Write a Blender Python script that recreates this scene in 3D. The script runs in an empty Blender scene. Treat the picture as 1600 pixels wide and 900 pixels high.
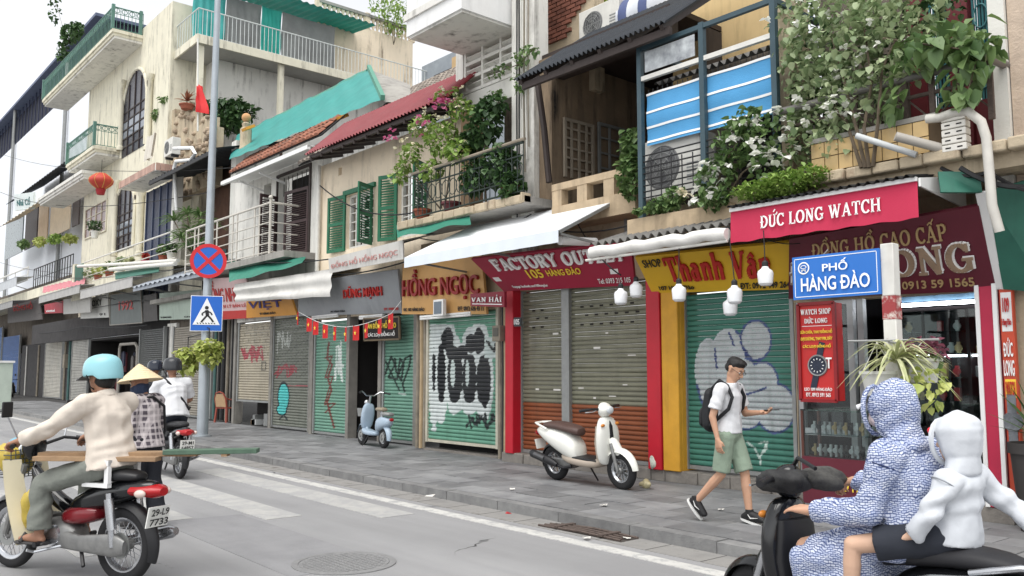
import bpy, bmesh, math, random
import numpy as np
from mathutils import Vector as V, Matrix, Euler, noise as mnoise
R = math.radians
random.seed(7)
SC = bpy.context.scene
COL = SC.collection
# camera
CAMH = 1.55; FPX = 1328.0; HEAD = R(40.75); PITCH = math.atan(131/1328.0)
cam = bpy.data.cameras.new('camera'); camo = bpy.data.objects.new('camera', cam); COL.objects.link(camo)
cam.sensor_width = 36; cam.lens = 36*FPX/1600; cam.clip_end = 2000; cam.clip_start = .05
camo.location = (0, 0, CAMH); camo.rotation_euler = (R(90)+PITCH, 0, R(90)-HEAD)
SC.camera = camo
# overcast sky, soft sun, exposure
w = bpy.data.worlds.new('World'); SC.world = w; w.use_nodes = True
nt = w.node_tree; bgn = nt.nodes['Background']
sky = nt.nodes.new('ShaderNodeTexSky'); sky.sky_type = 'NISHITA'; sky.sun_disc = False
sky.sun_elevation = R(66); sky.sun_rotation = R(150); sky.dust_density = 1.0; sky.air_density = 1.0; sky.ozone_density = 1.0
hs = nt.nodes.new('ShaderNodeHueSaturation'); hs.inputs['Saturation'].default_value = .09
nt.links.new(sky.outputs[0], hs.inputs['Color']); nt.links.new(hs.outputs[0], bgn.inputs[0])
bgn.inputs[1].default_value = .15
sl = bpy.data.lights.new('sun', 'SUN'); sl.energy = 1.5; sl.angle = R(50); sl.color = (1, .97, .92)
so = bpy.data.objects.new('sun', sl); COL.objects.link(so); so.location = (0, -20, 40)
so.rotation_euler = V((-.15, .38, -.92)).to_track_quat('-Z', 'Y').to_euler()
SC.view_settings.view_transform = 'Standard'; SC.view_settings.look = 'None'
SC.view_settings.exposure = 0.9; SC.view_settings.gamma = 1
# picture point -> place on a known plane
_h = V((-math.cos(HEAD), math.sin(HEAD), 0)); _r = V((math.sin(HEAD), math.cos(HEAD), 0)); _z = V((0, 0, 1))
_fw = _h*math.cos(PITCH)+_z*math.sin(PITCH); _cu = _z*math.cos(PITCH)-_h*math.sin(PITCH); CAM = V((0, 0, CAMH))
def _ray(x, y): return _fw*FPX+_r*(x-800)-_cu*(y-450)
def P(x, y, Y): d = _ray(x, y); return CAM+d*(Y/d.y)
def G(x, y, Z=0.): d = _ray(x, y); return CAM+d*((Z-CAMH)/d.z)
def proj(p):
 v = V(p)-CAM; z = v.dot(_fw); return 800+FPX*v.dot(_r)/z, 450-FPX*v.dot(_cu)/z
# materials
MATS = {}
def srgb(r, g, b):
 y = .3*r+.59*g+.11*b; r, g, b = [y+(c-y)*.87 for c in (r, g, b)]
 return tuple(((c/255)/12.92 if c/255 <= .04045 else ((c/255+.055)/1.055)**2.4) for c in (r, g, b))
def mat(name, col, rough=.7, metal=0., var=.25, scale=3., bump=.0, bscale=40., stain=0., stcol=(.05, .045, .04), coords='pos', spec=.4, sheen=0., trans=0., emit=0., attr=None, wear=None, island=0., speck=0):
 """principled with noise-varied colour, vertical streak stains, fine relief; col is linear"""
 if name in MATS: return MATS[name]
 m = bpy.data.materials.new(name); m.use_nodes = True; MATS[name] = m
 n = m.node_tree.nodes; l = m.node_tree.links; b = n['Principled BSDF']
 b.inputs['Roughness'].default_value = rough; b.inputs['Metallic'].default_value = metal
 b.inputs['Specular IOR Level'].default_value = spec
 if sheen: b.inputs['Sheen Weight'].default_value = sheen
 if trans: b.inputs['Transmission Weight'].default_value = trans
 if coords == 'pos': src = n.new('ShaderNodeNewGeometry').outputs['Position']
 else: src = n.new('ShaderNodeTexCoord').outputs['Object']
 def mixc(fac, a, bb, mode='MIX'):
  x = n.new('ShaderNodeMix'); x.data_type = 'RGBA'; x.blend_type = mode
  for k, val in ((0, fac), (6, a), (7, bb)):
   if hasattr(val, 'links') : l.new(val, x.inputs[k])
   elif k == 0: x.inputs[0].default_value = val
   else: x.inputs[k].default_value = (*val, 1) if len(val) == 3 else val
  return x.outputs[2]
 def noise(sc, det=5, ro=.6, vec=None):
  t = n.new('ShaderNodeTexNoise'); t.inputs['Scale'].default_value = sc; t.inputs['Detail'].default_value = det; t.inputs['Roughness'].default_value = ro
  l.new(vec or src, t.inputs['Vector']); return t.outputs[0]
 def ramp(fac, a, bb):
  t = n.new('ShaderNodeMapRange'); t.inputs[1].default_value = a; t.inputs[2].default_value = bb; l.new(fac, t.inputs[0]); return t.outputs[0]
 def ramp2(fac, a, bb, c, d):
  t = n.new('ShaderNodeMapRange'); l.new(fac, t.inputs[0])
  for k, v_ in enumerate((a, bb, c, d)): t.inputs[k+1].default_value = v_
  return t.outputs[0]
 if attr:
  at = n.new('ShaderNodeAttribute'); at.attribute_name = attr; base = at.outputs['Color']
 else:
  rg = n.new('ShaderNodeRGB'); rg.outputs[0].default_value = (*col, 1); base = rg.outputs[0]
 out = base
 if island:
  gi = n.new('ShaderNodeNewGeometry'); ob = n.new('ShaderNodeObjectInfo')
  ad = n.new('ShaderNodeMath'); ad.operation = 'ADD'; l.new(gi.outputs['Random Per Island'], ad.inputs[0]); l.new(ob.outputs['Random'], ad.inputs[1])
  fr = n.new('ShaderNodeMath'); fr.operation = 'FRACT'; l.new(ad.outputs[0], fr.inputs[0])
  mr = n.new('ShaderNodeMapRange'); mr.inputs[3].default_value = 1-island; mr.inputs[4].default_value = 1+island; l.new(fr.outputs[0], mr.inputs[0])
  out = mixc(1., out, mr.outputs[0], 'MULTIPLY')
 if var:
  f = ramp(noise(scale), .3, .7)
  dark = n.new('ShaderNodeMix'); dark.data_type = 'RGBA'; dark.blend_type = 'MULTIPLY'; dark.inputs[0].default_value = 1
  l.new(out, dark.inputs[6]); dark.inputs[7].default_value = (1-var, 1-var, 1-var*.95, 1)
  out = mixc(f, dark.outputs[2], out)
 if stain:
  mp = n.new('ShaderNodeMapping'); mp.inputs['Scale'].default_value = (5., 5., .55); l.new(src, mp.inputs[0])
  f1 = ramp(noise(1., 6, .65, mp.outputs[0]), .5, .72); f2 = ramp(noise(1.3, 5, .7), .38, .62)
  mu = n.new('ShaderNodeMath'); mu.operation = 'MULTIPLY'; l.new(f1, mu.inputs[0]); l.new(f2, mu.inputs[1])
  m2 = n.new('ShaderNodeMath'); m2.operation = 'MULTIPLY'; l.new(mu.outputs[0], m2.inputs[0]); m2.inputs[1].default_value = stain
  out = mixc(m2.outputs[0], out, stcol)
 if speck:
  out = mixc(1., out, ramp2(noise(240, 2, .5), .3, .7, .8, 1.16), 'MULTIPLY')
  mp = n.new('ShaderNodeMapping'); mp.inputs['Scale'].default_value = (.12, 1.6, 1); l.new(src, mp.inputs[0])
  out = mixc(1., out, ramp2(noise(1., 4, .6, mp.outputs[0]), .3, .7, .86, 1.1), 'MULTIPLY')
  vo = n.new('ShaderNodeTexVoronoi'); vo.feature = 'DISTANCE_TO_EDGE'; vo.inputs['Scale'].default_value = .55
  ad = n.new('ShaderNodeMix'); ad.data_type = 'VECTOR'; ad.inputs[0].default_value = .3; l.new(src, ad.inputs[4]); tn = n.new('ShaderNodeTexNoise'); tn.inputs['Scale'].default_value = 2.5; l.new(src, tn.inputs[0]); l.new(tn.outputs['Color'], ad.inputs[5]); l.new(ad.outputs[1], vo.inputs['Vector'])
  ck = n.new('ShaderNodeMath'); ck.operation = 'MULTIPLY'; l.new(ramp(vo.outputs['Distance'], .006, .002), ck.inputs[0]); l.new(ramp(noise(.7), .6, .68), ck.inputs[1]); out = mixc(ck.outputs[0], out, (.03, .03, .03))
 if wear:
  wc, amt, wsc = wear
  f = ramp(noise(wsc, 8, .75), 1-amt-.06, 1-amt+.06)
  out = mixc(f, out, wc)
 l.new(out, b.inputs['Base Color'])
 if emit:
  l.new(out, b.inputs['Emission Color']); b.inputs['Emission Strength'].default_value = emit
 if rough > .2 and var:
  rr = n.new('ShaderNodeMapRange'); rr.inputs[3].default_value = max(.05, rough-.12); rr.inputs[4].default_value = min(1, rough+.12)
  l.new(noise(scale*2.3), rr.inputs[0]); l.new(rr.outputs[0], b.inputs['Roughness'])
 if bump:
  bm = n.new('ShaderNodeBump'); bm.inputs['Strength'].default_value = min(1, bump); bm.inputs['Distance'].default_value = .02
  l.new(noise(bscale, 6, .65), bm.inputs['Height']); l.new(bm.outputs[0], b.inputs['Normal'])
 return m
def S(name, rgb, **k): return mat(name, srgb(*rgb), **k)
def glass(name='glass', tint=(.9, .95, .95), alpha=.18, rough=.03):
 if name in MATS: return MATS[name]
 m = bpy.data.materials.new(name); m.use_nodes = True; MATS[name] = m
 n = m.node_tree.nodes; l = m.node_tree.links; o = n['Material Output']; n.remove(n['Principled BSDF'])
 t = n.new('ShaderNodeBsdfTransparent'); t.inputs[0].default_value = (*tint, 1)
 g = n.new('ShaderNodeBsdfGlossy'); g.inputs['Roughness'].default_value = rough
 fr = n.new('ShaderNodeFresnel'); fr.inputs[0].default_value = 1.5
 ad = n.new('ShaderNodeMath'); ad.inputs[1].default_value = alpha*.05; l.new(fr.outputs[0], ad.inputs[0])
 x = n.new('ShaderNodeMixShader'); l.new(ad.outputs[0], x.inputs[0]); l.new(t.outputs[0], x.inputs[1]); l.new(g.outputs[0], x.inputs[2]); l.new(x.outputs[0], o.inputs[0])
 return m
def leafmat(name, c1, c2, trans=.25):
 if name in MATS: return MATS[name]
 m = bpy.data.materials.new(name); m.use_nodes = True; MATS[name] = m
 n = m.node_tree.nodes; l = m.node_tree.links; o = n['Material Output']; b = n['Principled BSDF']
 gi = n.new('ShaderNodeNewGeometry'); mx = n.new('ShaderNodeMix'); mx.data_type = 'RGBA'
 l.new(gi.outputs['Random Per Island'], mx.inputs[0]); mx.inputs[6].default_value = (*c1, 1); mx.inputs[7].default_value = (*c2, 1)
 l.new(mx.outputs[2], b.inputs['Base Color']); b.inputs['Roughness'].default_value = .5
 t = n.new('ShaderNodeBsdfTranslucent'); l.new(mx.outputs[2], t.inputs[0])
 x = n.new('ShaderNodeMixShader'); x.inputs[0].default_value = trans; l.new(b.outputs[0], x.inputs[1]); l.new(t.outputs[0], x.inputs[2]); l.new(x.outputs[0], o.inputs[0])
 return m
# things, parts
OFF = {}
def thing(name, label, cat, loc=(0, 0, 0), group=None, rot=0., local=False):
 o = bpy.data.objects.new(name, None); COL.objects.link(o); o.location = loc; o.rotation_euler = (0, 0, rot)
 o.empty_display_size = .1
 o['label'] = label; o['category'] = cat
 if group: o['group'] = group
 OFF[o.name] = V((0, 0, 0)) if local else V(loc)
 return o
def tag(o, label, cat, group=None):
 o['label'] = label; o['category'] = cat
 if group: o['group'] = group
 return o
def off(o): return OFF.get(o.name, V((0, 0, 0))) if o else V((0, 0, 0))
def link(name, me, parent=None, loc=None, m=None):
 if m and not me.materials: me.materials.append(m)
 o = bpy.data.objects.new(name, me); COL.objects.link(o)
 d = off(parent); OFF[o.name] = d
 if parent: o.parent = parent
 if loc is not None: o.location = V(loc)-d
 return o
class MB:
 def __init__(s): s.v = []; s.f = []
 def add(s, vs, fs):
  n = len(s.v); s.v += [tuple(p) for p in vs]; s.f += [tuple(i+n for i in f) for f in fs]; return s
 BF = [(0, 3, 2, 1), (4, 5, 6, 7), (0, 1, 5, 4), (1, 2, 6, 5), (2, 3, 7, 6), (3, 0, 4, 7)]
 def box(s, x0, x1, y0, y1, z0, z1):
  if x0 > x1: x0, x1 = x1, x0
  if y0 > y1: y0, y1 = y1, y0
  if z0 > z1: z0, z1 = z1, z0
  return s.add([(x0, y0, z0), (x1, y0, z0), (x1, y1, z0), (x0, y1, z0), (x0, y0, z1), (x1, y0, z1), (x1, y1, z1), (x0, y1, z1)], s.BF)
 def obox(s, c, size, rot=None):
  c = V(c); M = rot.to_matrix() if isinstance(rot, Euler) else (rot or Matrix.Identity(3)); a, b, d = [k/2 for k in size]
  return s.add([c+M@V(p) for p in ((-a, -b, -d), (a, -b, -d), (a, b, -d), (-a, b, -d), (-a, -b, d), (a, -b, d), (a, b, d), (-a, b, d))], s.BF)
 def beam(s, p, q, w, h, up=(0, 0, 1)):
  p = V(p); q = V(q); d = (q-p).normalized(); u = V(up)
  if abs(d.dot(u)) > .95: u = V((0, 1, 0))
  a = d.cross(u).normalized()*w/2; b = a.cross(d).normalized()*h/2
  return s.add([p-a-b, p+a-b, p+a+b, p-a+b, q-a-b, q+a-b, q+a+b, q-a+b], s.BF)
 def tube(s, pts, r, n=8, cap=True, closed=False):
  pts = [V(p) for p in pts]; N = len(pts); rs = r if isinstance(r, (list, tuple)) else [r]*N
  ref = None; rings = []
  for i, p in enumerate(pts):
   if closed: d = pts[(i+1) % N]-pts[i-1]
   else: d = pts[min(i+1, N-1)]-pts[max(i-1, 0)]
   d.normalize()
   if ref is None: ref = d.orthogonal().normalized()
   ref = (ref-d*ref.dot(d)); ref = ref.normalized() if ref.length > 1e-5 else d.orthogonal().normalized()
   b = d.cross(ref)
   rings.append([p+(ref*math.cos(2*math.pi*k/n)+b*math.sin(2*math.pi*k/n))*rs[i] for k in range(n)])
  vs = [p for g in rings for p in g]; fs = []
  for i in range(N if closed else N-1):
   j = (i+1) % N
   for k in range(n): fs.append((i*n+k, i*n+(k+1) % n, j*n+(k+1) % n, j*n+k))
  if cap and not closed: fs += [tuple(range(n))[::-1], tuple((N-1)*n+k for k in range(n))]
  return s.add(vs, fs)
 def quad(s, a, b, c, d): return s.add([a, b, c, d], [(0, 1, 2, 3)])
 def prism(s, pts, vec):
  vec = V(vec); n = len(pts); pts = [V(p) for p in pts]
  return s.add(pts+[p+vec for p in pts], [tuple(range(n))[::-1], tuple(range(n, 2*n))]+[(i, (i+1) % n, n+(i+1) % n, n+i) for i in range(n)])
 def sheet(s, a, b, c, d, t):
  a, b, c, d = V(a), V(b), V(c), V(d); nn = ((b-a).cross(d-a)+(c-b).cross(d-c)).normalized()*t
  return s.prism([a, b, c, d], -nn)
 def grid(s, fn, nu, nv, closeu=False):
  vs = [fn(i/nu, j/nv) for j in range(nv+1) for i in range(nu+1)]
  return s.add(vs, [(j*(nu+1)+i, j*(nu+1)+i+1, (j+1)*(nu+1)+i+1, (j+1)*(nu+1)+i) for j in range(nv) for i in range(nu)])
 def corr(s, a, b, c, d, n, amp, nv=4, sag=0., t=.006, per=6):
  """corrugated sheet a-b front edge, d-c rear edge, n waves along a-b"""
  a, b, c, d = V(a), V(b), V(c), V(d); nn = (b-a).cross(d-a).normalized()
  if nn.z < 0: nn = -nn
  def fn(off_):
   def g(u, v):
    p = (a*(1-u)+b*u)*(1-v)+(d*(1-u)+c*u)*v
    return p+nn*(amp*math.sin(u*n*2*math.pi)-sag*4*v*(1-v)+off_)
   return g
  s.grid(fn(0), n*per, nv); s.grid(fn(-t), n*per, nv); return s
 def sph(s, c, r, nu=16, nv=10, rot=None):
  c = V(c); r = r if isinstance(r, (tuple, list)) else (r, r, r); vs = []; fs = []; M = rot or Matrix.Identity(3)
  for j in range(nv+1):
   t = math.pi*j/nv
   for i in range(nu): a = 2*math.pi*i/nu; vs.append(c+M@V((r[0]*math.sin(t)*math.cos(a), r[1]*math.sin(t)*math.sin(a), r[2]*math.cos(t))))
  for j in range(nv):
   for i in range(nu): fs.append((j*nu+i, (j+1)*nu+i, (j+1)*nu+(i+1) % nu, j*nu+(i+1) % nu))
  return s.add(vs, fs)
 def lathe(s, prof, c=(0, 0, 0), axis='z', n=24):
  """prof: (radius, height) list"""
  c = V(c); vs = []; fs = []
  for r, h in prof:
   for k in range(n):
    a = 2*math.pi*k/n; x, y = r*math.cos(a), r*math.sin(a)
    vs.append(c+(V((x, y, h)) if axis == 'z' else V((x, h, y)) if axis == 'y' else V((h, x, y))))
  for i in range(len(prof)-1):
   for k in range(n): fs.append((i*n+k, i*n+(k+1) % n, (i+1)*n+(k+1) % n, (i+1)*n+k))
  return s.add(vs, fs)
 def loft(s, secs, axis='x', n=24, cap=True):
  """secs: (pos, centre_u, centre_v, half_u, half_v, exponent); axis x -> u=y v=z ; z -> u=x v=y"""
  vs = []; N = len(secs)
  for q in secs:
   p, cu, cv, hu, hv = q[:5]; e = q[5] if len(q) > 5 else 2.
   for k in range(n):
    a = 2*math.pi*k/n; ca, sa = math.cos(a), math.sin(a)
    u = cu+hu*math.copysign(abs(ca)**(2/e), ca); v = cv+hv*math.copysign(abs(sa)**(2/e), sa)
    vs.append((p, u, v) if axis == 'x' else (u, v, p) if axis == 'z' else (u, p, v))
  fs = [(i*n+k, i*n+(k+1) % n, (i+1)*n+(k+1) % n, (i+1)*n+k) for i in range(N-1) for k in range(n)]
  if cap: fs += [tuple(range(n))[::-1], tuple((N-1)*n+k for k in range(n))]
  return s.add(vs, fs)
 def xf(s, M): s.v = [tuple(M@V(p)) for p in s.v]; return s
 def mesh(s, name, m=None, o=V((0, 0, 0)), smooth=False, ang=40):
  me = bpy.data.meshes.new(name); me.from_pydata([(p[0]-o[0], p[1]-o[1], p[2]-o[2]) for p in s.v], [], s.f)
  if m: me.materials.append(m)
  bm = bmesh.new(); bm.from_mesh(me); bmesh.ops.recalc_face_normals(bm, faces=bm.faces); bm.to_mesh(me); bm.free()
  if smooth:
   me.shade_smooth(); me.set_sharp_from_angle(angle=R(ang))
  return me
 def build(s, name, m, parent=None, smooth=False, ang=40, bev=0., sub=0, loc=None):
  """loc: own origin for a top-level single mesh"""
  o_ = off(parent) if parent else V(loc or (0, 0, 0))
  me = s.mesh(name, m, o_, smooth, ang); o = link(name, me, parent)
  if not parent and loc is not None: o.location = loc
  OFF[o.name] = o_
  if sub:
   md = o.modifiers.new('sub', 'SUBSURF'); md.levels = md.render_levels = sub
  if bev:
   md = o.modifiers.new('bev', 'BEVEL'); md.width = bev; md.segments = 2; md.limit_method = 'ANGLE'; md.angle_limit = R(35)
   me.shade_smooth(); me.set_sharp_from_angle(angle=R(ang))
  return o
def struct(o): o['kind'] = 'structure'; return o
def lerp(a, b, t): return V(a)*(1-t)+V(b)*t
# lettering
def text_mesh(s, quad, m, parent, depth=.008, bold=.0, name='lettering', proud=.012, keep=False, shear=0.):
 """fits s into the quad (bottom-left, bottom-right, top-right, top-left)"""
 cu = bpy.data.curves.new('t', 'FONT'); cu.body = s.replace('Đ', 'Ð'); cu.offset = min(bold, .014); cu.resolution_u = 3; cu.extrude = .5; cu.shear = shear
 ob = bpy.data.objects.new('t', cu); COL.objects.link(ob)
 dg = bpy.context.evaluated_depsgraph_get(); me = bpy.data.meshes.new_from_object(ob.evaluated_get(dg))
 bpy.data.objects.remove(ob); bpy.data.curves.remove(cu)
 co = np.zeros(len(me.vertices)*3); me.vertices.foreach_get('co', co); co = co.reshape(-1, 3)
 return fit_quad(me, co, quad, m, parent, depth, name, proud)
def fit_quad(me, co, quad, m, parent, depth, name, proud):
 a, b, c, d = [np.array(q) for q in quad]
 nn = np.cross(b-a, d-a); nn /= np.linalg.norm(nn)
 mn, mx = co.min(0), co.max(0); u = ((co[:, 0]-mn[0])/(mx[0]-mn[0]))[:, None]; v = ((co[:, 1]-mn[1])/(mx[1]-mn[1]))[:, None]
 z = ((co[:, 2]-mn[2])/max(1e-6, mx[2]-mn[2]))[:, None]
 p = (a*(1-u)+b*u)*(1-v)+(d*(1-u)+c*u)*v+nn*(proud+depth*z)-np.array(off(parent))
 me.vertices.foreach_set('co', p.ravel()); me.materials.clear(); me.materials.append(m); me.update()
 return link(name, me, parent)
def qsub(quad, u0, v0, u1, v1):
 a, b, c, d = [V(q) for q in quad]
 f = lambda u, v: (a*(1-u)+b*u)*(1-v)+(d*(1-u)+c*u)*v
 return [f(u0, v0), f(u1, v0), f(u1, v1), f(u0, v1)]
TK, TN = .17, .075
def _arc(cx, cy, rx, ry, a0, a1, n=18): return [(cx+rx*math.cos(R(a0+(a1-a0)*i/n)), cy+ry*math.sin(R(a0+(a1-a0)*i/n))) for i in range(n+1)]
def _sf(x, y, w=.15): return ('l', [(x-w, y), (x+w, y)], TN)
SER = {
'D': (.85, [('l', [(.18, 0), (.18, 1)], TK), ('o', _arc(.3, .5, .46, .46, -90, 90)), ('l', [(.03, .04), (.32, .04)], TN), ('l', [(.03, .96), (.32, .96)], TN)]),
'U': (.9, [('l', [(.2, 1), (.2, .3)], TK), ('o', _arc(.45, .32, .26, .28, 180, 360)), ('l', [(.71, 1), (.71, .3)], .1), _sf(.2, .96), _sf(.71, .96)]),
'C': (.8, [('o', _arc(.45, .5, .35, .46, 40, 320)), ('l', [(.73, .98), (.73, .68)], TN)]),
'L': (.72, [('l', [(.2, 0), (.2, 1)], TK), _sf(.2, .96), ('l', [(.05, .04), (.68, .04)], TN), ('l', [(.66, 0), (.66, .3)], TN)]),
'O': (.92, [('o', _arc(.46, .5, .36, .46, 0, 360, 28))]),
'N': (.95, [('l', [(.2, 0), (.2, 1)], .1), ('l', [(.2, .97), (.75, .03)], TK), ('l', [(.75, 0), (.75, 1)], .1), _sf(.2, .04), _sf(.16, .96, .12), _sf(.75, .96)]),
'G': (.9, [('o', _arc(.45, .5, .35, .46, 40, 330)), ('l', [(.74, .45), (.74, .08)], TK*.9), ('l', [(.52, .45), (.88, .45)], TN), ('l', [(.73, .98), (.73, .7)], TN)]),
'W': (1.25, [('l', [(.15, 1), (.4, 0)], TK), ('l', [(.4, 0), (.62, .85)], .09), ('l', [(.6, .95), (.85, 0)], TK), ('l', [(.85, 0), (1.1, 1)], .09), _sf(.15, .96), _sf(.6, .96, .1), _sf(1.1, .96, .12)]),
'A': (.92, [('l', [(.15, 0), (.45, 1)], .09), ('l', [(.45, 1), (.77, 0)], TK), ('l', [(.28, .33), (.65, .33)], TN), _sf(.14, .04, .13), _sf(.77, .04)]),
'T': (.84, [('l', [(.42, 0), (.42, 1)], TK), ('l', [(.05, .96), (.79, .96)], TN), ('l', [(.07, 1), (.07, .68)], TN), ('l', [(.77, 1), (.77, .68)], TN), _sf(.42, .04)]),
'H': (.98, [('l', [(.2, 0), (.2, 1)], TK), ('l', [(.77, 0), (.77, 1)], TK), ('l', [(.2, .52), (.77, .52)], TN), _sf(.2, .04), _sf(.2, .96), _sf(.77, .04), _sf(.77, .96)]),
'P': (.76, [('l', [(.2, 0), (.2, 1)], TK), ('o', _arc(.36, .73, .32, .25, -90, 90)), _sf(.2, .04), ('l', [(.05, .96), (.38, .96)], TN), ('l', [(.2, .48), (.38, .48)], TN)]),
'F': (.74, [('l', [(.2, 0), (.2, 1)], TK), _sf(.2, .04), ('l', [(.05, .96), (.7, .96)], .09), ('l', [(.2, .52), (.56, .52)], .09), ('l', [(.68, 1), (.68, .74)], TN)]),
'R': (.86, [('l', [(.2, 0), (.2, 1)], TK), ('o', _arc(.36, .73, .3, .25, -90, 90)), ('l', [(.4, .5), (.74, .02)], TK), _sf(.2, .04), ('l', [(.05, .96), (.38, .96)], TN), ('l', [(.2, .48), (.4, .48)], TN), _sf(.76, .04, .09)]),
'Y': (.84, [('l', [(.42, 0), (.42, .48)], TK), ('l', [(.1, 1), (.42, .45)], TK), ('l', [(.42, .45), (.74, 1)], .09), _sf(.42, .04), _sf(.12, .96, .12), _sf(.74, .96, .12)]),
'E': (.74, [('l', [(.2, 0), (.2, 1)], TK), ('l', [(.05, .96), (.68, .96)], .08), ('l', [(.05, .04), (.7, .04)], .08), ('l', [(.2, .5), (.54, .5)], .08), ('l', [(.67, 1), (.67, .76)], TN), ('l', [(.69, 0), (.69, .26)], TN)]),
'S': (.66, [('o', _arc(.33, .73, .23, .24, 30, 270)), ('o', _arc(.33, .26, .25, .24, 90, -150))]),
'V': (.88, [('l', [(.14, 1), (.44, 0)], TK), ('l', [(.44, 0), (.74, 1)], .09), _sf(.14, .96, .14), _sf(.74, .96, .12)]),
'I': (.4, [('l', [(.2, 0), (.2, 1)], TK), _sf(.2, .04), _sf(.2, .96)]),
'h': (.72, [('l', [(.18, 0), (.18, 1.05)], TK*.9), ('o', _arc(.38, .4, .19, .25, 180, 0, 10)), ('l', [(.56, 0), (.56, .42)], TK*.9), _sf(.18, .035, .12), _sf(.56, .035, .12), _sf(.12, 1., .08)]),
'n': (.72, [('l', [(.18, 0), (.18, .66)], TK*.9), ('o', _arc(.38, .4, .19, .25, 180, 0, 10)), ('l', [(.56, 0), (.56, .42)], TK*.9), _sf(.18, .035, .12), _sf(.56, .035, .12), _sf(.12, .62, .08)]),
'a': (.66, [('o', _arc(.28, .22, .18, .2, 0, 360)), ('l', [(.46, .03), (.46, .46)], TK*.85), ('o', _arc(.3, .46, .17, .19, 150, 0, 8)), ('l', [(.46, .04), (.6, .04)], TN)]),
}
_AC = {'Đ': ('D', 'bar'), 'Ứ': ('U', 'horn acute'), 'Ồ': ('O', 'circ grave'), 'Ấ': ('A', 'circ acute'), 'â': ('a', 'lcirc'), 'Ả': ('A', 'hook'), 'Ậ': ('A', 'circ dot'), 'Ò': ('O', 'grave')}
def serif_text(s, quad, m, parent, depth=.01, proud=.012, name='lettering', gap=.06, fat=1.):
 mb = MB(); x = 0
 def rib(pts, wd, cl=False):
  n = len(pts)
  for i in range(n-1):
   (x0, y0), (x1, y1) = pts[i], pts[i+1]; dx, dy = x1-x0, y1-y0; L = math.hypot(dx, dy) or 1; nx, ny = -dy/L, dx/L
   w0 = wd[i]/2*fat if isinstance(wd, list) else wd/2*fat; w1 = wd[i+1]/2*fat if isinstance(wd, list) else wd/2*fat
   q = [(x+x0-nx*w0, y0-ny*w0, 0), (x+x1-nx*w1, y1-ny*w1, 0), (x+x1+nx*w1, y1+ny*w1, 0), (x+x0+nx*w0, y0+ny*w0, 0)]
   mb.prism(q, (0, 0, 1))
 for ch in s:
  if ch == ' ': x += .45; continue
  g, ac = _AC.get(ch, (ch, ''))
  wd, st = SER[g]; cxm = wd/2
  for q in st:
   if q[0] == 'l': rib(q[1], q[2])
   else:
    pts = q[1]; ws = []
    for i in range(len(pts)):
     a, b = pts[max(0, i-1)], pts[min(len(pts)-1, i+1)]; dx, dy = b[0]-a[0], b[1]-a[1]; L = math.hypot(dx, dy) or 1
     ws.append(.075+.11*abs(dy)/L)
    rib(pts, ws)
  if 'bar' in ac: rib([(-.02, .5), (.36, .5)], TN)
  if 'horn' in ac: rib([(.75, .95), (.95, 1.0), (.98, 1.16)], [.08, .1, .06])
  top = 1.08
  if 'lcirc' in ac: rib([(.12, .74), (.3, .9), (.48, .74)], .07)
  elif 'circ' in ac: rib([(cxm-.2, top), (cxm, top+.14), (cxm+.2, top)], .075)
  if 'acute' in ac: rib([(cxm+.12, top+.1), (cxm+.32, top+.3)], .085)
  if 'grave' in ac: rib([(cxm+.1, top+.3), (cxm+.32, top+.12)], .085)
  if 'hook' in ac: rib([(cxm-.06, top+.22), (cxm+.08, top+.26), (cxm+.06, top+.12), (cxm, top+.06)], .07)
  if 'dot' in ac: rib([(cxm-.05, -.17), (cxm+.05, -.17)], .1)
  x += wd+gap
 me = bpy.data.meshes.new(name); me.from_pydata(mb.v, [], mb.f)
 return fit_quad(me, np.array(mb.v, dtype=float), quad, m, parent, depth, name, proud)
# ground
def kerbY(x): return 6.1-.02*x
ASPH = mat('asphalt', srgb(147, 147, 148), rough=.85, speck=1, var=.12, scale=.8, bump=.35, bscale=160, stain=0, wear=(srgb(130, 130, 131), .3, 3.2))
mb = MB().quad((-600, -300, 0), (300, -300, 0), (300, 500, 0), (-600, 500, 0)); o = mb.build('road', ASPH); struct(o)
PAVE = mat('pavement_slab', srgb(130, 131, 132), rough=.62, var=.36, scale=3.2, bump=.25, bscale=60, island=.22, wear=(srgb(152, 150, 147), .34, 5.))
JOINT = S('pavement_joint', (66, 65, 64), rough=.95, var=.3, scale=9, bump=.4, bscale=90)
mb = MB(); xs = [30, 10, -10, -30, -50, -80, -140]
for a, b in zip(xs[:-1], xs[1:]):
 mb.prism([(b, kerbY(b)+.16, -.02), (a, kerbY(a)+.16, -.02), (a, 40, -.02), (b, 40, -.02)], (0, 0, .105))
pave = mb.build('pavement', JOINT); struct(pave)
def slabmesh(nm, w, d):
 mb = MB().box(-w/2, w/2, -d/2, d/2, 0, .02); return mb.mesh(nm, PAVE)
sw, sd = .58, .385
sm = [slabmesh('paving_slab', sw-.008, sd-.008)]
rest = MB(); cells = []
for r in range(8):
 for i in range(-2, 90):
  x = 2-(i+.5*(r % 2))*sw; cells.append((x, kerbY(x)+.19+(r+.5)*sd))
cells.sort(key=lambda c: math.hypot(c[0], c[1])); cnt = 0
for (x, y) in cells:
 px, py = proj((x, y, .1)); dz = random.uniform(-.003, .004); vis = (V((x, y, .1))-CAM).dot(_fw) > 1 and -60 < px < 1660 and py < 960
 if vis and cnt < 298:
  o = link('paving_slab', sm[0], pave, (x, y, .083+dz)); o.rotation_euler = (random.gauss(0, .006), random.gauss(0, .004), -.02+random.gauss(0, .004)); cnt += 1
 elif x > -48:
  rest.box(x-sw/2+.004, x+sw/2-.004, y-sd/2+.004, y+sd/2-.004, .084, .103+dz)
o = rest.build('paving_slab_field', PAVE, pave); o['kind'] = 'stuff'
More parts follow.
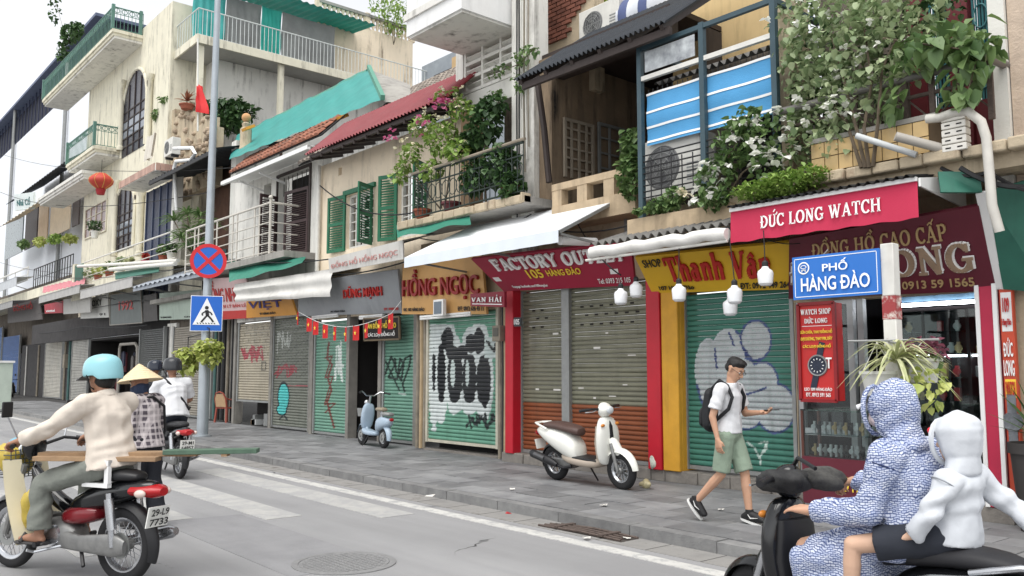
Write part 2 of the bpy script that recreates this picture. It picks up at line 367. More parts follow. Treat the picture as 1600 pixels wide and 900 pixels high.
KERB = S('kerb_stone', (134, 134, 133), rough=.8, var=.35, scale=6, bump=.4, bscale=50, island=.15)
kerb = MB(); kerb.prism([(-140, kerbY(-140)+.02, -.01), (30, kerbY(30)+.02, -.01), (30, kerbY(30)+.158, -.01), (-140, kerbY(-140)+.158, -.01)], (0, 0, .08))
kb = kerb.build('kerb', JOINT); struct(kb)
mb = MB().box(-.495, .495, -.08, .08, -.02, .106); km = mb.mesh('kerb_stone', KERB)
for i in range(70):
 x = 4-i*1.0; o = link('kerb_stone', km, kb, (x, kerbY(x)+.08, random.uniform(-.004, .004))); o.rotation_euler = (random.gauss(0, .012), 0, -.02+random.gauss(0, .004))
 md = None
GUT = S('gutter_concrete', (146, 144, 140), rough=.9, var=.3, scale=3, bump=.3, bscale=60, wear=(srgb(98, 94, 90), .4, 3))
mb = MB().prism([(-120, kerbY(-120)-.36, 0), (30, kerbY(30)-.36, 0), (30, kerbY(30), 0), (-120, kerbY(-120), 0)], (0, 0, .004)); struct(mb.build('gutter', GUT))
mb = MB()
for i in range(90): x = 4-i*.6; mb.box(x-.004, x+.004, kerbY(x)-.36, kerbY(x), .004, .0055)
struct(mb.build('gutter_joints', JOINT))
PAINT = mat('road_paint', srgb(196, 195, 190), rough=.8, var=.15, scale=4, bump=.2, bscale=120, wear=(srgb(158, 158, 158), .46, 6))
PAINT2 = mat('road_paint_worn', srgb(176, 175, 171), rough=.8, var=.15, scale=4, bump=.2, bscale=120, wear=(srgb(156, 156, 156), .5, 3.))
mb = MB().prism([(-120, kerbY(-120)-.66, .0), (-2.6, kerbY(-2.6)-.66, .0), (-2.6, kerbY(-2.6)-.5, .0), (-120, kerbY(-120)-.5, .0)], (0, 0, .006)); struct(mb.build('edge_line', PAINT))
for (xa, xb, y0) in ((-13.6, -7.9, 5.02), (-13.6, -8.6, 4.02), (-14.2, -9.2, 3.05), (-13, -7.9, 2.05), (-13, -8.2, 1.0)):
 mb = MB().prism([(xa, y0-.02*(xa+10), 0), (xb, y0-.02*(xb+10), 0), (xb, y0+.42-.02*(xb+10), 0), (xa, y0+.42-.02*(xa+10), 0)], (0, 0, .005)); struct(mb.build('crosswalk_bar', PAINT2))
c = G(538, 880); mh = thing('manhole_cover', 'round cast iron manhole cover set in the grey road', 'manhole', (c.x, c.y, 0))
IRON = S('cast_iron', (138, 138, 138), rough=.75, metal=.1, var=.25, scale=20, bump=.3, bscale=120)
MB().lathe([(.42, 0), (.42, .008), (.37, .01), (.365, .002)], c, n=48).build('frame', IRON, mh, smooth=True)
mb = MB().lathe([(.36, .0), (.36, .007), (0, .007)], c, n=48)
for i in range(-7, 8):
 h = math.sqrt(max(0, .33**2-(i*.046)**2))
 mb.box(c.x-h, c.x+h, c.y+i*.046-.008, c.y+i*.046+.008, .006, .0105)
 mb.box(c.x+i*.046-.008, c.x+i*.046+.008, c.y-h, c.y+h, .006, .0103)
mb.build('lid', IRON, mh)
a = G(842, 826); b = G(952, 847); cx_, cy_ = (a.x+b.x)/2, kerbY((a.x+b.x)/2)-.17
RUST = S('rusty_iron', (104, 90, 82), rough=.9, metal=.2, var=.4, scale=25, bump=.5, bscale=80)
dg = thing('drain_grate', 'rusty brown drain grate in the gutter below the kerb', 'drain grate', (cx_, cy_, 0))
MB().box(cx_-.55, cx_+.55, cy_-.12, cy_+.12, .001, .007).build('drain_pit', S('pit', (70, 64, 60), rough=1), dg)
for k in range(4):
 mb = MB(); y = cy_-.11+k*.07; mb.tube([(cx_-.5+random.uniform(-.06, .06), y-.012, .012), (cx_, y+random.uniform(-.01, .01), .026), (cx_+.5+random.uniform(-.04, .06), y+.012, .014)], .014, 6).build('bar', RUST, dg)
for q in (-.3, .3): MB().beam((cx_+q, cy_-.13, .03), (cx_+q, cy_+.13, .03), .05, .02).build('cross_bar', RUST, dg)
LW = S('litter_paper', (225, 222, 214), rough=.9)
def litter(px, py, s, lab, m, z=.1):
 c = G(px, py, z); mb = MB()
 for k in range(3):
  a = random.uniform(0, 6.28); d = V((math.cos(a), math.sin(a), 0))*s; e = V((-d.y, d.x, 0))*.6
  p = c+V((random.uniform(-.3, .3)*s, random.uniform(-.3, .3)*s, .006))
  mb.prism([p-d-e, p+d-e*.8, p+d*.9+e+V((0, 0, .3*s)), p-d*.8+e], (0, 0, .004))
 tag(mb.build('litter_scrap', m, loc=c), lab, 'litter')
RED = S('red_plastic', (196, 30, 40), rough=.5)
for px, py, s, lab, m, z in [(672, 776, .05, 'scrap of white paper against the kerb edge', LW, .12), (795, 803, .03, 'tiny red and white sweet wrapper on the kerb', RED, .12), (918, 842, .035, 'crumpled white scrap beside the drain grate', LW, .01), (980, 842, .03, 'bit of white litter in gutter past the drain grate', LW, .01),
(943, 790, .04, 'pale paper scrap on the paving slabs behind the white scooter', LW, .11), (1126, 797, .03, 'small white litter between the walking man and the kerb', LW, .11), (800, 765, .03, 'small white speck of litter left of the white scooter', LW, .11)]:
 litter(px, py, s, lab, m, z)
PATCH = mat('asphalt_patch', srgb(138, 138, 140), rough=.9, speck=1, var=.15)
for (xa, xb, ya, yb_) in ((-9.2, -6.1, 3.1, 3.9), (-26, -16, 4.3, 4.9), (-5.2, -3.9, 1.9, 3.2)): mb = MB().prism([(xa, ya, 0), (xb, ya-.05, 0), (xb-.05, yb_, 0), (xa+.08, yb_+.04, 0)], (0, 0, .003)); struct(mb.build('road_patch', PATCH))
# shop houses: shared builders
PLW = S('plaster_white', (222, 220, 212), rough=.9, var=.12, scale=1.5, bump=.25, bscale=30, stain=1., stcol=srgb(84, 80, 74))
PLC = S('plaster_cream', (236, 218, 190), rough=.9, var=.1, scale=1.2, bump=.25, bscale=30, stain=.9, stcol=srgb(112, 96, 78), wear=(srgb(214, 198, 172), .4, 1.2))
PLY = S('plaster_yellow', (226, 220, 196), rough=.9, var=.16, scale=1.2, bump=.25, bscale=30, stain=1., stcol=srgb(92, 86, 76), wear=(srgb(196, 190, 172), .36, 1.4))
PLO = S('plaster_old', (196, 178, 148), rough=.95, var=.3, scale=2.2, bump=.6, bscale=18, stain=1., stcol=srgb(58, 52, 46), wear=(srgb(146, 118, 96), .36, 1.6))
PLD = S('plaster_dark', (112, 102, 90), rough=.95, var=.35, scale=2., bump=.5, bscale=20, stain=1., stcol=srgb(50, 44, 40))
CONC = S('concrete', (164, 160, 152), rough=.95, var=.3, scale=2, bump=.4, bscale=30, stain=.8, stcol=srgb(70, 66, 60))
STONE = S('step_stone', (136, 130, 122), rough=.9, var=.35, scale=6, bump=.6, bscale=25)
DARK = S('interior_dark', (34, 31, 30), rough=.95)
STEEL = S('painted_steel_grey', (150, 152, 150), rough=.5, metal=.4, var=.2, scale=8)
WSTEEL = S('white_steel', (216, 214, 206), rough=.5, var=.15, scale=10)
BLK = S('black_iron', (40, 40, 42), rough=.6, var=.2)
WOODD = S('dark_wood', (58, 46, 42), rough=.6, var=.3, scale=6)
def ZX(px, py, Y): p = P(px, py, Y); return p.x, p.z
def wall(parent, x0, x1, z0, z1, Y, ops, m, th=.22, name='wall'):
 if x0 > x1: x0, x1 = x1, x0
 ops = [(max(x0, min(a, b)), min(x1, max(a, b)), max(z0, min(c, d)), min(z1, max(c, d))) for a, b, c, d in ops]
 xs = sorted({x0, x1, *[q for o_ in ops for q in o_[:2]]}); zs = sorted({z0, z1, *[q for o_ in ops for q in o_[2:]]}); mb = MB()
 for i in range(len(xs)-1):
  run = None
  for j in range(len(zs)-1):
   cx_, cz_ = (xs[i]+xs[i+1])/2, (zs[j]+zs[j+1])/2
   hole = any(o_[0] < cx_ < o_[1] and o_[2] < cz_ < o_[3] for o_ in ops)
   if hole:
    if run is not None: mb.box(xs[i], xs[i+1], Y, Y+th, run, zs[j]); run = None
   elif run is None: run = zs[j]
  if run is not None: mb.box(xs[i], xs[i+1], Y, Y+th, run, z1)
 return mb.build(name, m, parent)
def shutter_mat(name, rgb, rgb2=None): return S(name, rgb, rough=.55, metal=.15, var=.22, scale=3.5, bump=.1, bscale=30, stain=.5, stcol=srgb(50, 50, 44), spec=.4)
GRAF = None
def slat_profile(h):
 return [(.006, 0), (-.012, .1*h), (-.02, .35*h), (-.02, .65*h), (-.012, .9*h), (.006, .985*h)]
def shutter(parent, x0, x1, Y, z0, z1, m, graf=None, h=.07, rail=True, m2=None, split=None, railmat=None, bottom=None):
 if x0 > x1: x0, x1 = x1, x0
 rb = MB()
 for xx in (x0-.03, x1+.03): rb.box(xx-.03, xx+.03, Y-.05, Y+.06, z0-.02, z1)
 rb.box(x0, x1, Y-.028, Y+.03, z0-.015, z0+.035)
 ro = rb.build('roller_shutter', railmat or STEEL, parent)
 n = max(1, int((z1-z0-.035)/h)); pr = slat_profile(h); ncol = 1 if not graf else max(8, int((x1-x0)/.013)); sub = 1 if not graf else 1
 if not graf:
  mb = MB(); vs = [(x, y, z) for (y, z) in pr for x in (-(x1-x0)/2, (x1-x0)/2)]
  mb.add(vs, [(2*i, 2*i+1, 2*i+3, 2*i+2) for i in range(len(pr)-1)])
  me = mb.mesh('slat', m, smooth=True, ang=60); me_b = None
  if m2: me_b = me.copy(); me_b.materials.clear(); me_b.materials.append(m2)
 for k in range(n):
  z = z0+.035+k*h
  if graf:
   prg = [(.006, 0), (-.012, .1*h), (-.02, .3*h), (-.021, .5*h), (-.02, .7*h), (-.012, .9*h), (.006, .985*h)]
   npn = len(prg); vs = []; cols = []; mb = MB(); dn = random.gauss(0, .0025)
   dx, dy = random.gauss(0, .001), 0
   for (y, zz) in prg:
    for i in range(ncol+1):
     x = x0+(x1-x0)*i/ncol; vs.append((x, Y+y+dn, z+zz)); cols.append(graf(*proj((x, Y, z+zz))))
   mb.add(vs, [(a*(ncol+1)+i, a*(ncol+1)+i+1, (a+1)*(ncol+1)+i+1, (a+1)*(ncol+1)+i) for a in range(npn-1) for i in range(ncol)])
   me = bpy.data.meshes.new('slat'); oo = off(parent); me.from_pydata([(p[0]-oo[0], p[1]-oo[1], p[2]-oo[2]) for p in mb.v], [], mb.f)
   at = me.color_attributes.new('Col', 'FLOAT_COLOR', 'POINT'); at.data.foreach_set('color', np.array([(*c, 1) for c in cols], dtype=np.float32).ravel())
   me.materials.append(m); me.shade_smooth(); link('slat', me, ro)
  else:
   use = me_b if (m2 and split and z < split) else me
   o = link('slat', use, ro, ((x0+x1)/2, Y+random.gauss(0, .0025), z)); o.rotation_euler = (random.gauss(0, .03), random.gauss(0, .0012), 0)
 return ro
def stroke_d(px, py, pts):
 best = 1e9
 for (x0, y0), (x1, y1) in zip(pts[:-1], pts[1:]):
  dx, dy = x1-x0, y1-y0; t = max(0, min(1, ((px-x0)*dx+(py-y0)*dy)/(dx*dx+dy*dy+1e-9)))
  d = math.hypot(px-x0-t*dx, py-y0-t*dy)
  if d < best: best = d
 return best
def ell(px, py, e):
 cx_, cy_, rx, ry = e[:4]; a = R(e[4]) if len(e) > 4 else 0; dx, dy = px-cx_, py-cy_
 x = dx*math.cos(a)+dy*math.sin(a); y = -dx*math.sin(a)+dy*math.cos(a)
 d = math.hypot(x/rx, y/ry); return (d-1)*min(rx, ry)
def scrawl(x, y, w, h, n, seed):
 r = random.Random(seed); return [(x+w*(i/(n-1))+r.uniform(-.1, .1)*w, y+h*r.random()) for i in range(n)]
def sign_board(name, label, quad, m, cat='sign', th=.06, frame=None, group=None):
 """quad bl, br, tr, tl; a boxed panel whose face is the quad"""
 c = (V(quad[0])+V(quad[1]))/2; t = thing(name, label, cat, c, group)
 a, b, cc, d = [V(q) for q in quad]; MB().sheet(a, b, cc, d, th).build('panel', m, t)
 if frame:
  mb = MB(); nn = (b-a).cross(d-a).normalized()*.006
  for p, q in ((a, b), (b, cc), (cc, d), (d, a)): mb.beam(p+nn, q+nn, .035, .035, nn)
  mb.build('frame', frame, t)
 return t
def Q(bl, br, tr, tl, Yb, Yt=None):
 Yt = Yb if Yt is None else Yt; return [P(*bl, Yb), P(*br, Yb), P(*tr, Yt), P(*tl, Yt)]
def bulb(px, py, Y, cord_top, lab):
 c = P(px, py, Y); t = thing('hanging_lamp', lab, 'lamp', c, 'unlit white bulbs hanging in front of the signs')
 MB().lathe([(0, -.1), (.05, -.098), (.075, -.075), (.085, .03), (.075, .06), (.04, .085), (.03, .11)], c, n=20).build('bulb', S('bulb_white', (236, 238, 240), rough=.35), t, smooth=True)
 MB().lathe([(.032, .1), (.034, .15), (.018, .17), (0, .172)], c, n=14).build('socket', BLK, t, smooth=True)
 MB().tube([c+V((0, 0, .16)), P(*cord_top, Y)], .006, 5).build('cord', BLK, t)
# 109 watch shop (ground floor)
MAG = S('magenta_red_paint', (192, 28, 66), rough=.5, var=.12, scale=4, stain=.25, stcol=srgb(110, 20, 40))
MAROON = S('maroon_panel', (104, 30, 46), rough=.45, var=.12, scale=3, stain=.2, stcol=srgb(50, 14, 22))
WHT = S('white_panel', (232, 232, 230), rough=.6, var=.1, scale=3, stain=.4, stcol=srgb(140, 138, 132))
GRN = S('green_sheet', (44, 110, 92), rough=.55, var=.2, scale=3, stain=.4, stcol=srgb(24, 60, 52))
SREDM = S('sign_red', (206, 36, 34), rough=.45, var=.1)
YELT = S('sign_yellow', (244, 208, 48), rough=.5, var=.05)
WHTT = S('letter_white', (240, 240, 238), rough=.5, var=.04)
GOLD = S('letter_gold', (196, 164, 110), rough=.4, metal=.3, var=.2, scale=12)
Y9 = 9.15
X9l = P(1244, 640, Y9).x; X9r = P(1552, 640, Y9).x; X7l = P(1072, 640, Y9).x; XEND = X9r+2.2
z9t = P(1450, 459, Y9).z; F1 = 3.95
h109 = thing('watch_shop_house', 'shop house over the open watch shop with vine-covered tiled balcony', 'house', (X9l, Y9, .1))
wall(h109, X9l, XEND, .1, F1-.1, Y9, [(X9l+.02, X9r, .1, z9t)], PLO)
MB().box(X9l-.02, X9r+.1, Y9+.2, Y9+3.4, .1, .19).build('floor', S('shop_floor', (92, 82, 74), rough=.5), h109)
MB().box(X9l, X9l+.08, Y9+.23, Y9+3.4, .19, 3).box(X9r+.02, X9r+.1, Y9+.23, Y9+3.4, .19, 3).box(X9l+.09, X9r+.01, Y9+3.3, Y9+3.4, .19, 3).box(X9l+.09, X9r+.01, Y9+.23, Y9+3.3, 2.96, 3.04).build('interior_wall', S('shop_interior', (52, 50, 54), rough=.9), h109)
mb = MB(); x = X9l-.05
while x < XEND:
 L = random.uniform(.35, .6); mb.box(x, min(x+L-.012, XEND), Y9-.14-random.uniform(0, .02), Y9+.2, .095, .25+random.uniform(-.01, .01)); x += L
mb.build('doorstep', STONE, h109, bev=.012)
CYG = S('display_box_blue', (120, 176, 190), rough=.5); WB = S('display_box_white', (220, 222, 220), rough=.5); RB = S('display_box_red', (190, 40, 46), rough=.5)
LAMP = S('lit_tube', (245, 248, 255), emit=9., var=0)
sh = thing('display_cabinet', 'glass display cabinet with lit shelves of watches inside the dark shop', 'cabinet', (X9r-1.1, Y9+1.5, .19))
xa, xb, ya, yb = X9l+.45, X9r-.2, Y9+1.3, Y9+1.7
mb = MB().box(xa, xb, yb, yb+.03, .19, 2.32).box(xa, xa+.04, ya, yb, .19, 2.28).box(xb-.04, xb, ya, yb, .19, 2.28).box(xa, xb, ya, yb, 2.28, 2.32).box(xa+.05, xb-.05, ya, yb, .19, .9)
for k in range(1, 3): xm = xa+(xb-xa)*k/3; mb.box(xm-.02, xm+.02, ya, yb, .9, 2.28)
mb.build('carcass', S('cabinet_dark', (40, 34, 36), rough=.5), sh)
for z in (.92, 1.2, 1.48, 1.76, 2.02):
 MB().box(xa+.05, xb-.05, ya+.02, yb-.01, z, z+.012).build('shelf', glass('shelf_glass', (.75, .9, .88)), sh)
rr = random.Random(3)
for z in (.932, 1.212, 1.492, 1.772, 2.032):
 x = xa+.1
 while x < xb-.15:
  wdt = rr.uniform(.05, .13); hh = rr.uniform(.06, .17); mm = rr.choice([CYG, CYG, WB, WB, RB, STEEL, GOLD])
  mb = MB(); yy = rr.uniform(ya+.08, ya+.25)
  if rr.random() < .5: mb.box(x, x+wdt, yy, yy+.06, z, z+hh)
  else:
   mb.lathe([(.0, -.02), (.045, -.02), (.045, .0), (0, .0)], (x+.05, yy, z+.06), 'y', 12).box(x+.03, x+.07, yy-.01, yy+.02, z, z+.13)
  mb.build('watch_box', mm, sh); x += wdt+rr.uniform(.03, .14)
MB().tube([(xa+.2, ya-.02, 2.36), (xb-.1, ya-.02, 2.36)], .022, 8).build('lamp_tube', LAMP, sh)
MB().tube([(xa+.1, ya+.06, 1.74), (xb-.1, ya+.06, 1.74)], .012, 8).build('lamp_tube', LAMP, sh)
MB().box(xa, xb, ya+.02, ya+.05, 2.4, 2.75).build('poster_strip', S('poster_blue', (110, 150, 178), rough=.4, var=.6, scale=6), sh)
MB().sheet((xa+.04, ya-.005, .9), (xb-.04, ya-.005, .9), (xb-.04, ya-.005, 2.28), (xa+.04, ya-.005, 2.28), .006).build('pane', glass(), sh)
ALU = S('aluminium', (176, 178, 178), rough=.4, metal=.6, var=.15, scale=9)
fx = P(1337, 560, Y9).x
gf = thing('glazed_shopfront', 'aluminium and glass shopfront panel behind the red watch sign', 'shopfront', (fx, Y9, .25))
for xx in (X9l+.05, fx-.06, fx+.06):
 MB().box(xx-.035, xx+.035, Y9+.02, Y9+.1, .25, z9t).build('mullion', ALU, gf)
MB().box(X9l+.09, fx-.1, Y9+.055, Y9+.062, .9, z9t-.05).build('pane', glass(), gf)
MB().box(X9l+.09, fx-.1, Y9+.03, Y9+.09, .82, .9).box(X9l+.09, fx-.1, Y9+.03, Y9+.09, z9t-.05, z9t).build('rail', ALU, gf)
ca, cb = P(1252, 690, 8.72).x, P(1400, 690, 8.72).x; cz0 = .11
ct = thing('glass_counter', 'glass watch counter with red lettered base outside the shop', 'counter', (ca, 8.72, .1))
MB().box(ca, cb, 8.72, 9.1, cz0, .62).build('base', MAROON, ct)
FR = S('counter_frame', (96, 52, 40), rough=.5)
for (x, y) in ((ca, 8.72), (cb-.03, 8.72), (ca, 9.07), (cb-.03, 9.07)):
 MB().box(x, x+.03, y, y+.03, .62, 1.12).build('corner_post', FR, ct)
MB().box(ca, cb, 8.72, 9.1, 1.12, 1.135).build('top_glass', glass('counter_glass', (.8, .92, .88)), ct)
MB().box(ca+.03, cb-.03, 8.722, 8.727, .62, 1.12).build('pane', glass(), ct)
MB().box(ca+.03, cb-.03, 8.75, 9.06, .86, .87).build('shelf', glass('shelf_glass'), ct)
for z in (.625, .872):
 for k in range(14):
  x = ca+.1+k*(cb-ca-.2)/14; mb = MB().lathe([(0, -.012), (.028, -.012), (.03, 0), (.024, .01), (0, .01)], (x, 8.82, z+.07), 'y', 14).box(x-.012, x+.012, 8.83, 8.85, z, z+.13)
  mb.build('watch', rr.choice([WB, STEEL, GOLD, BLK]), ct, smooth=True)
text_mesh('BẢO HÀNH', [(ca+.35, 8.72, .28), (cb-.2, 8.72, .28), (cb-.2, 8.72, .5), (ca+.35, 8.72, .5)], YELT, ct, bold=.02)
pr = thing('red_pillar', 'magenta red boxed pillar with white edges right of the open watch shop', 'pillar', (X9r, Y9, .25))
xr2 = P(1566, 640, 9.0).x
MB().box(X9r-.02, xr2, 8.98, Y9+.1, .25, z9t+.1).build('post', MAG, pr)
for xx in (X9r-.03, xr2-.005):
 MB().box(xx-.02, xx+.02, 8.965, 9.0, .25, z9t+.1).build('edge_strip', WHT, pr)
bx0, bx1 = xr2+.03, P(1592, 640, 9.0).x
bq = [V((bx0, 9.0, .3)), V((bx1, 9.0, .3)), V((bx1, 9.0, z9t-.02)), V((bx0, 9.0, z9t-.02))]
sb = sign_board('shop_board', 'tall narrow red and orange shop board numbered 109 beside the pillar', bq, S('board_orange', (208, 70, 40), rough=.5, var=.15, scale=3))
mb = MB(); q = qsub(bq, .1, .8, .9, .985); mb.sheet(*[p+V((0, -.004, 0)) for p in q], .003).build('number_panel', WHT, sb)
text_mesh('109', qsub(bq, .25, .89, .75, .96), SREDM, sb, bold=.03); text_mesh('Hàng Đào', qsub(bq, .15, .82, .85, .86), SREDM, sb, bold=.02)
text_mesh('ĐỨC', qsub(bq, .15, .68, .85, .77), WHTT, sb, bold=.02); text_mesh('LONG', qsub(bq, .1, .59, .9, .665), WHTT, sb, bold=.02)
mb = MB(); q = qsub(bq, .1, .49, .9, .575); mb.sheet(*[p+V((0, -.004, 0)) for p in q], .003).build('yellow_panel', YELT, sb); text_mesh('WATCH', qsub(bq, .15, .5, .85, .565), SREDM, sb, bold=.02, proud=.008)
mb = MB(); cc = (bq[0]+bq[2])/2+V((0, -.012, -.25)); mb.lathe([(.06, 0), (.09, -.005), (.095, .008)], cc, 'y', 24).lathe([(.0, -.002), (.06, -.002)], cc, 'y', 20).box(cc.x-.04, cc.x+.04, cc.y, cc.y+.008, cc.z-.28, cc.z+.26).build('watch_picture', S('watch_grey', (120, 124, 130), rough=.4, var=.4, scale=30), sb)
mq = Q((1232, 467), (1557, 454), (1529, 322), (1233, 374), 9.02, 8.42)
ms = sign_board('fascia_sign', 'dark maroon fascia sign with gold letters leaning over the watch shop', mq, MAROON, th=.05)
serif_text('ĐỒNG HỒ CAO CẤP', qsub(mq, .14, .67, .84, .96), GOLD, ms, depth=.012, fat=1.1)
GOLD2 = S('letter_bronze', (168, 140, 112), rough=.4, metal=.2, var=.3, scale=10)
serif_text('ĐỨC LONG', qsub(mq, .01, .26, .94, .78), WHTT, ms, depth=.015, fat=1.75); serif_text('ĐỨC LONG', qsub(mq, .014, .27, .936, .77), GOLD2, ms, depth=.03, fat=1.15, name='letter_face')
text_mesh('0913 59 1565', qsub(mq, .6, .08, .92, .19), GOLD, ms, bold=.015)
mb = MB().sheet(P(1557, 452, 9.0), P(1568, 452, 9.0), P(1540, 300, 8.35), P(1524, 303, 8.35), .03); ws = mb.build('white_trim_strip', WHT, loc=P(1557, 452, 9.0)); tag(ws, 'white slanting strip at the right end of the maroon fascia', 'trim')
a, b = P(1432, 286, 7.95), P(1140, 326, 7.95); zf = (a.z+b.z)/2; ax0, ax1 = b.x, a.x
aw = thing('red_awning', 'red valance awning lettered in white serif above the watch shop', 'awning', (ax0, 7.95, zf-.3))
vq = [V((ax0, 7.95, zf-.36)), V((ax1+.01, 7.95, zf-.36)), V((ax1, 7.97, zf)), V((ax0, 7.97, zf))]
MB().grid(lambda u, v: lerp(lerp(vq[0], vq[1], u), lerp(vq[3], vq[2], u), v)+V((0, .012*math.sin(u*23)*(1-v), .006*math.sin(u*40)*(1-v))), 60, 6).build('valance', S('valance_red', (204, 36, 74), rough=.7, var=.08, scale=2, bump=.1, bscale=50), aw, smooth=True)
serif_text('ĐỨC LONG WATCH', qsub(vq, .19, .3, .83, .84), WHTT, aw, depth=.006, proud=.02, fat=1.1)
zb = zf+.24
MB().corr((ax0, 7.9, zf+.04), (ax1, 7.9, zf+.04), (ax1, 9.1, zb), (ax0, 9.1, zb), 22, .018).build('roof_sheet', S('black_tin', (46, 48, 50), rough=.6, metal=.3, var=.25), aw, smooth=True)
MB().box(ax0, ax1, 7.94, 7.98, zf-.01, zf+.03).build('front_rail', WHT, aw)
MB().prism([(ax1+.01, 7.97, zf-.06), (ax1+.01, 8.5, zf-.1), (ax1+.01, 9.0, zf-.15), (ax1+.01, 9.0, zb-.05), (ax1+.01, 7.97, zf+.02)], (.02, 0, 0)).build('side_cheek', WHT, aw)
gs = thing('green_metal_hood', 'green sheet metal hood and side cladding at the corner of the watch shop', 'cladding', (ax1, 8.4, zf))
MB().sheet(P(1470, 300, 8.1), P(1535, 300, 8.35), P(1530, 268, 8.4), P(1466, 268, 8.2), .02).build('hood_panel', GRN, gs)
MB().sheet(P(1568, 452, 8.98), P(1640, 458, 8.98), P(1625, 275, 8.75), P(1538, 300, 8.4), .02).build('cladding_panel', GRN, gs)
xa_, xb_ = P(1250, 550, 8.5).x, P(1306, 550, 8.5).x; za_, zb_ = P(1278, 626, 8.5).z, P(1278, 474, 8.5).z
sq_ = [V((xa_, 8.5, za_)), V((xb_, 8.5, za_)), V((xb_, 8.5, zb_)), V((xa_, 8.5, zb_))]
rs = sign_board('hanging_sign', 'upright red box sign with a wristwatch picture hung by the glass counter', sq_, SREDM, th=.16, frame=S('sign_frame_red', (150, 24, 30), rough=.4))
serif_text('WATCH SHOP', qsub(sq_, .08, .885, .92, .945), WHTT, rs); serif_text('ĐỨC LONG', qsub(sq_, .18, .795, .82, .865), WHTT, rs)
mb = MB(); q = qsub(sq_, .08, .765, .92, .77); mb.sheet(*[p+V((0, -.004, 0)) for p in q], .002).build('rule', WHTT, rs)
for k, s_ in enumerate(('SỬA CHỮA, THAY ĐỒNG HỒ', 'ĐẠI DƯƠNG, THAY PIN, DÂY', 'CÁC LOẠI ĐỒNG HỒ')): text_mesh(s_, qsub(sq_, .06+.05*(k == 2), .685-.075*k, .94-.05*(k == 2), .735-.075*k), YELT, rs, bold=.03)
text_mesh('T', qsub(sq_, .74, .33, .9, .44), WHTT, rs, bold=.04); text_mesh('LEO 109 HÀNG ĐÀO', qsub(sq_, .12, .1, .88, .14), WHTT, rs); text_mesh('ĐT. 0913 591 565', qsub(sq_, .16, .04, .84, .08), WHTT, rs)
cc = lerp(lerp(sq_[0], sq_[1], .5), lerp(sq_[3], sq_[2], .5), .36)+V((0, -.012, 0))
MB().lathe([(.0, .0), (.085, .0), (.1, -.006), (.11, .006)], cc, 'y', 28).obox(cc+V((.04, .006, .17)), (.07, .008, .16), Euler((0, .25, 0))).obox(cc+V((-.04, .006, -.17)), (.07, .008, .16), Euler((0, .25, 0))).build('watch_picture', S('watch_blue', (40, 48, 70), rough=.4, var=.5, scale=40), rs)
MB().lathe([(.1, -.006), (.112, -.008), (.118, .004)], cc, 'y', 28).build('watch_rim', STEEL, rs)
for k in range(12): mb = MB(); a = k*.5236; mb.obox(cc+V((.07*math.sin(a), -.008, .07*math.cos(a))), (.008, .003, .018), Euler((0, a, 0))).build('dial_mark', WHTT, rs)
MB().tube([lerp(lerp(mq[0], mq[1], u), lerp(mq[3], mq[2], u), v)+V((0, -.02, 0)) for u, v in ((.535, .2), (.54, .14), (.555, .1), (.575, .1))], [.022, .012, .012, .022], 6).build('phone_icon', GOLD, ms)
MB().beam((xa_-.0, 8.62, zb_-.2), (xa_, Y9, zb_-.2), .03, .03).beam((xa_, 8.62, za_+.3), (xa_, Y9, za_+.3), .03, .03).build('bracket', BLK, rs)
# 107
YEL = S('yellow_pillar_paint', (222, 158, 34), rough=.6, var=.2, scale=4, stain=.5, stcol=srgb(140, 92, 30), wear=(srgb(160, 110, 40), .3, 5))
X5r = P(1024, 640, Y9).x; X7p = P(1046, 640, Y9).x; z7t = P(1150, 456, Y9).z+.05
h107 = thing('shop_house', 'narrow shop house with green shutter, yellow pillar and steel balcony cage', 'house', (X7l, Y9, .1), 'old shop houses')
wall(h107, X7p+.012, X9l-.01, z7t, 3.8, Y9, [], PLO, th=.25)
MB().box(X7p, P(1060, 600, 9.0).x, 9.0, Y9+.3, .25, z7t+.1).box(P(1060, 600, 9.0).x+.003, X7l-.03, 9.06, Y9+.28, .25, z7t+.08).build('pillar', YEL, h107, bev=.012)
def graf107(px, py, base=srgb(64, 128, 110)):
 x, y = 750+0*px+px-750, py
 E = [(1139, 555, 26, 40), (1182, 532, 23, 30), (1108, 577, 20, 46), (1160, 590, 26, 30), (1192, 597, 24, 30), (1213, 638, 30, 37), (1165, 640, 30, 30), (1115, 610, 20, 30)]
 d = min(ell(px, py, e) for e in E)
 n = .5+.5*math.sin(px*.9+py*2.1)*math.sin(py*.35)
 c = base
 if d < 0: c = srgb(186, 192, 194) if (n > .12) else srgb(150, 184, 176)
 lines = [[(1118, 545), (1121, 575)], [(1155, 505), (1160, 540), (1168, 556)], [(1160, 540), (1180, 566), (1190, 560)], [(1150, 622), (1188, 610), (1198, 606)], [(1140, 520), (1148, 540)]]
 if (-.5 < d < 2.6 and (px > 1150 or py > 600)): c = srgb(70, 88, 140)
 elif -.3 < d < 1.2: c = srgb(196, 204, 208)
 if d < 2 and min(stroke_d(px, py, l_) for l_ in lines) < 1.6: c = srgb(58, 72, 128)
 if stroke_d(px, py, [(1168, 690), (1180, 700), (1188, 716), (1200, 690), (1196, 706)]) < 1.3 or stroke_d(px, py, [(1187, 693), (1196, 690), (1200, 700), (1190, 710), (1189, 726)]) < 1.3: c = srgb(190, 210, 200)
 return c
SG = mat('shutter_graffiti', (1, 1, 1), rough=.55, metal=.1, var=.2, scale=3.5, attr='Col', stain=.4, stcol=srgb(40, 60, 50))
shutter(h107, X7l+.02, X9l-.05, Y9+.05, .3, z7t, SG, graf107)
mb = MB(); x = X7p
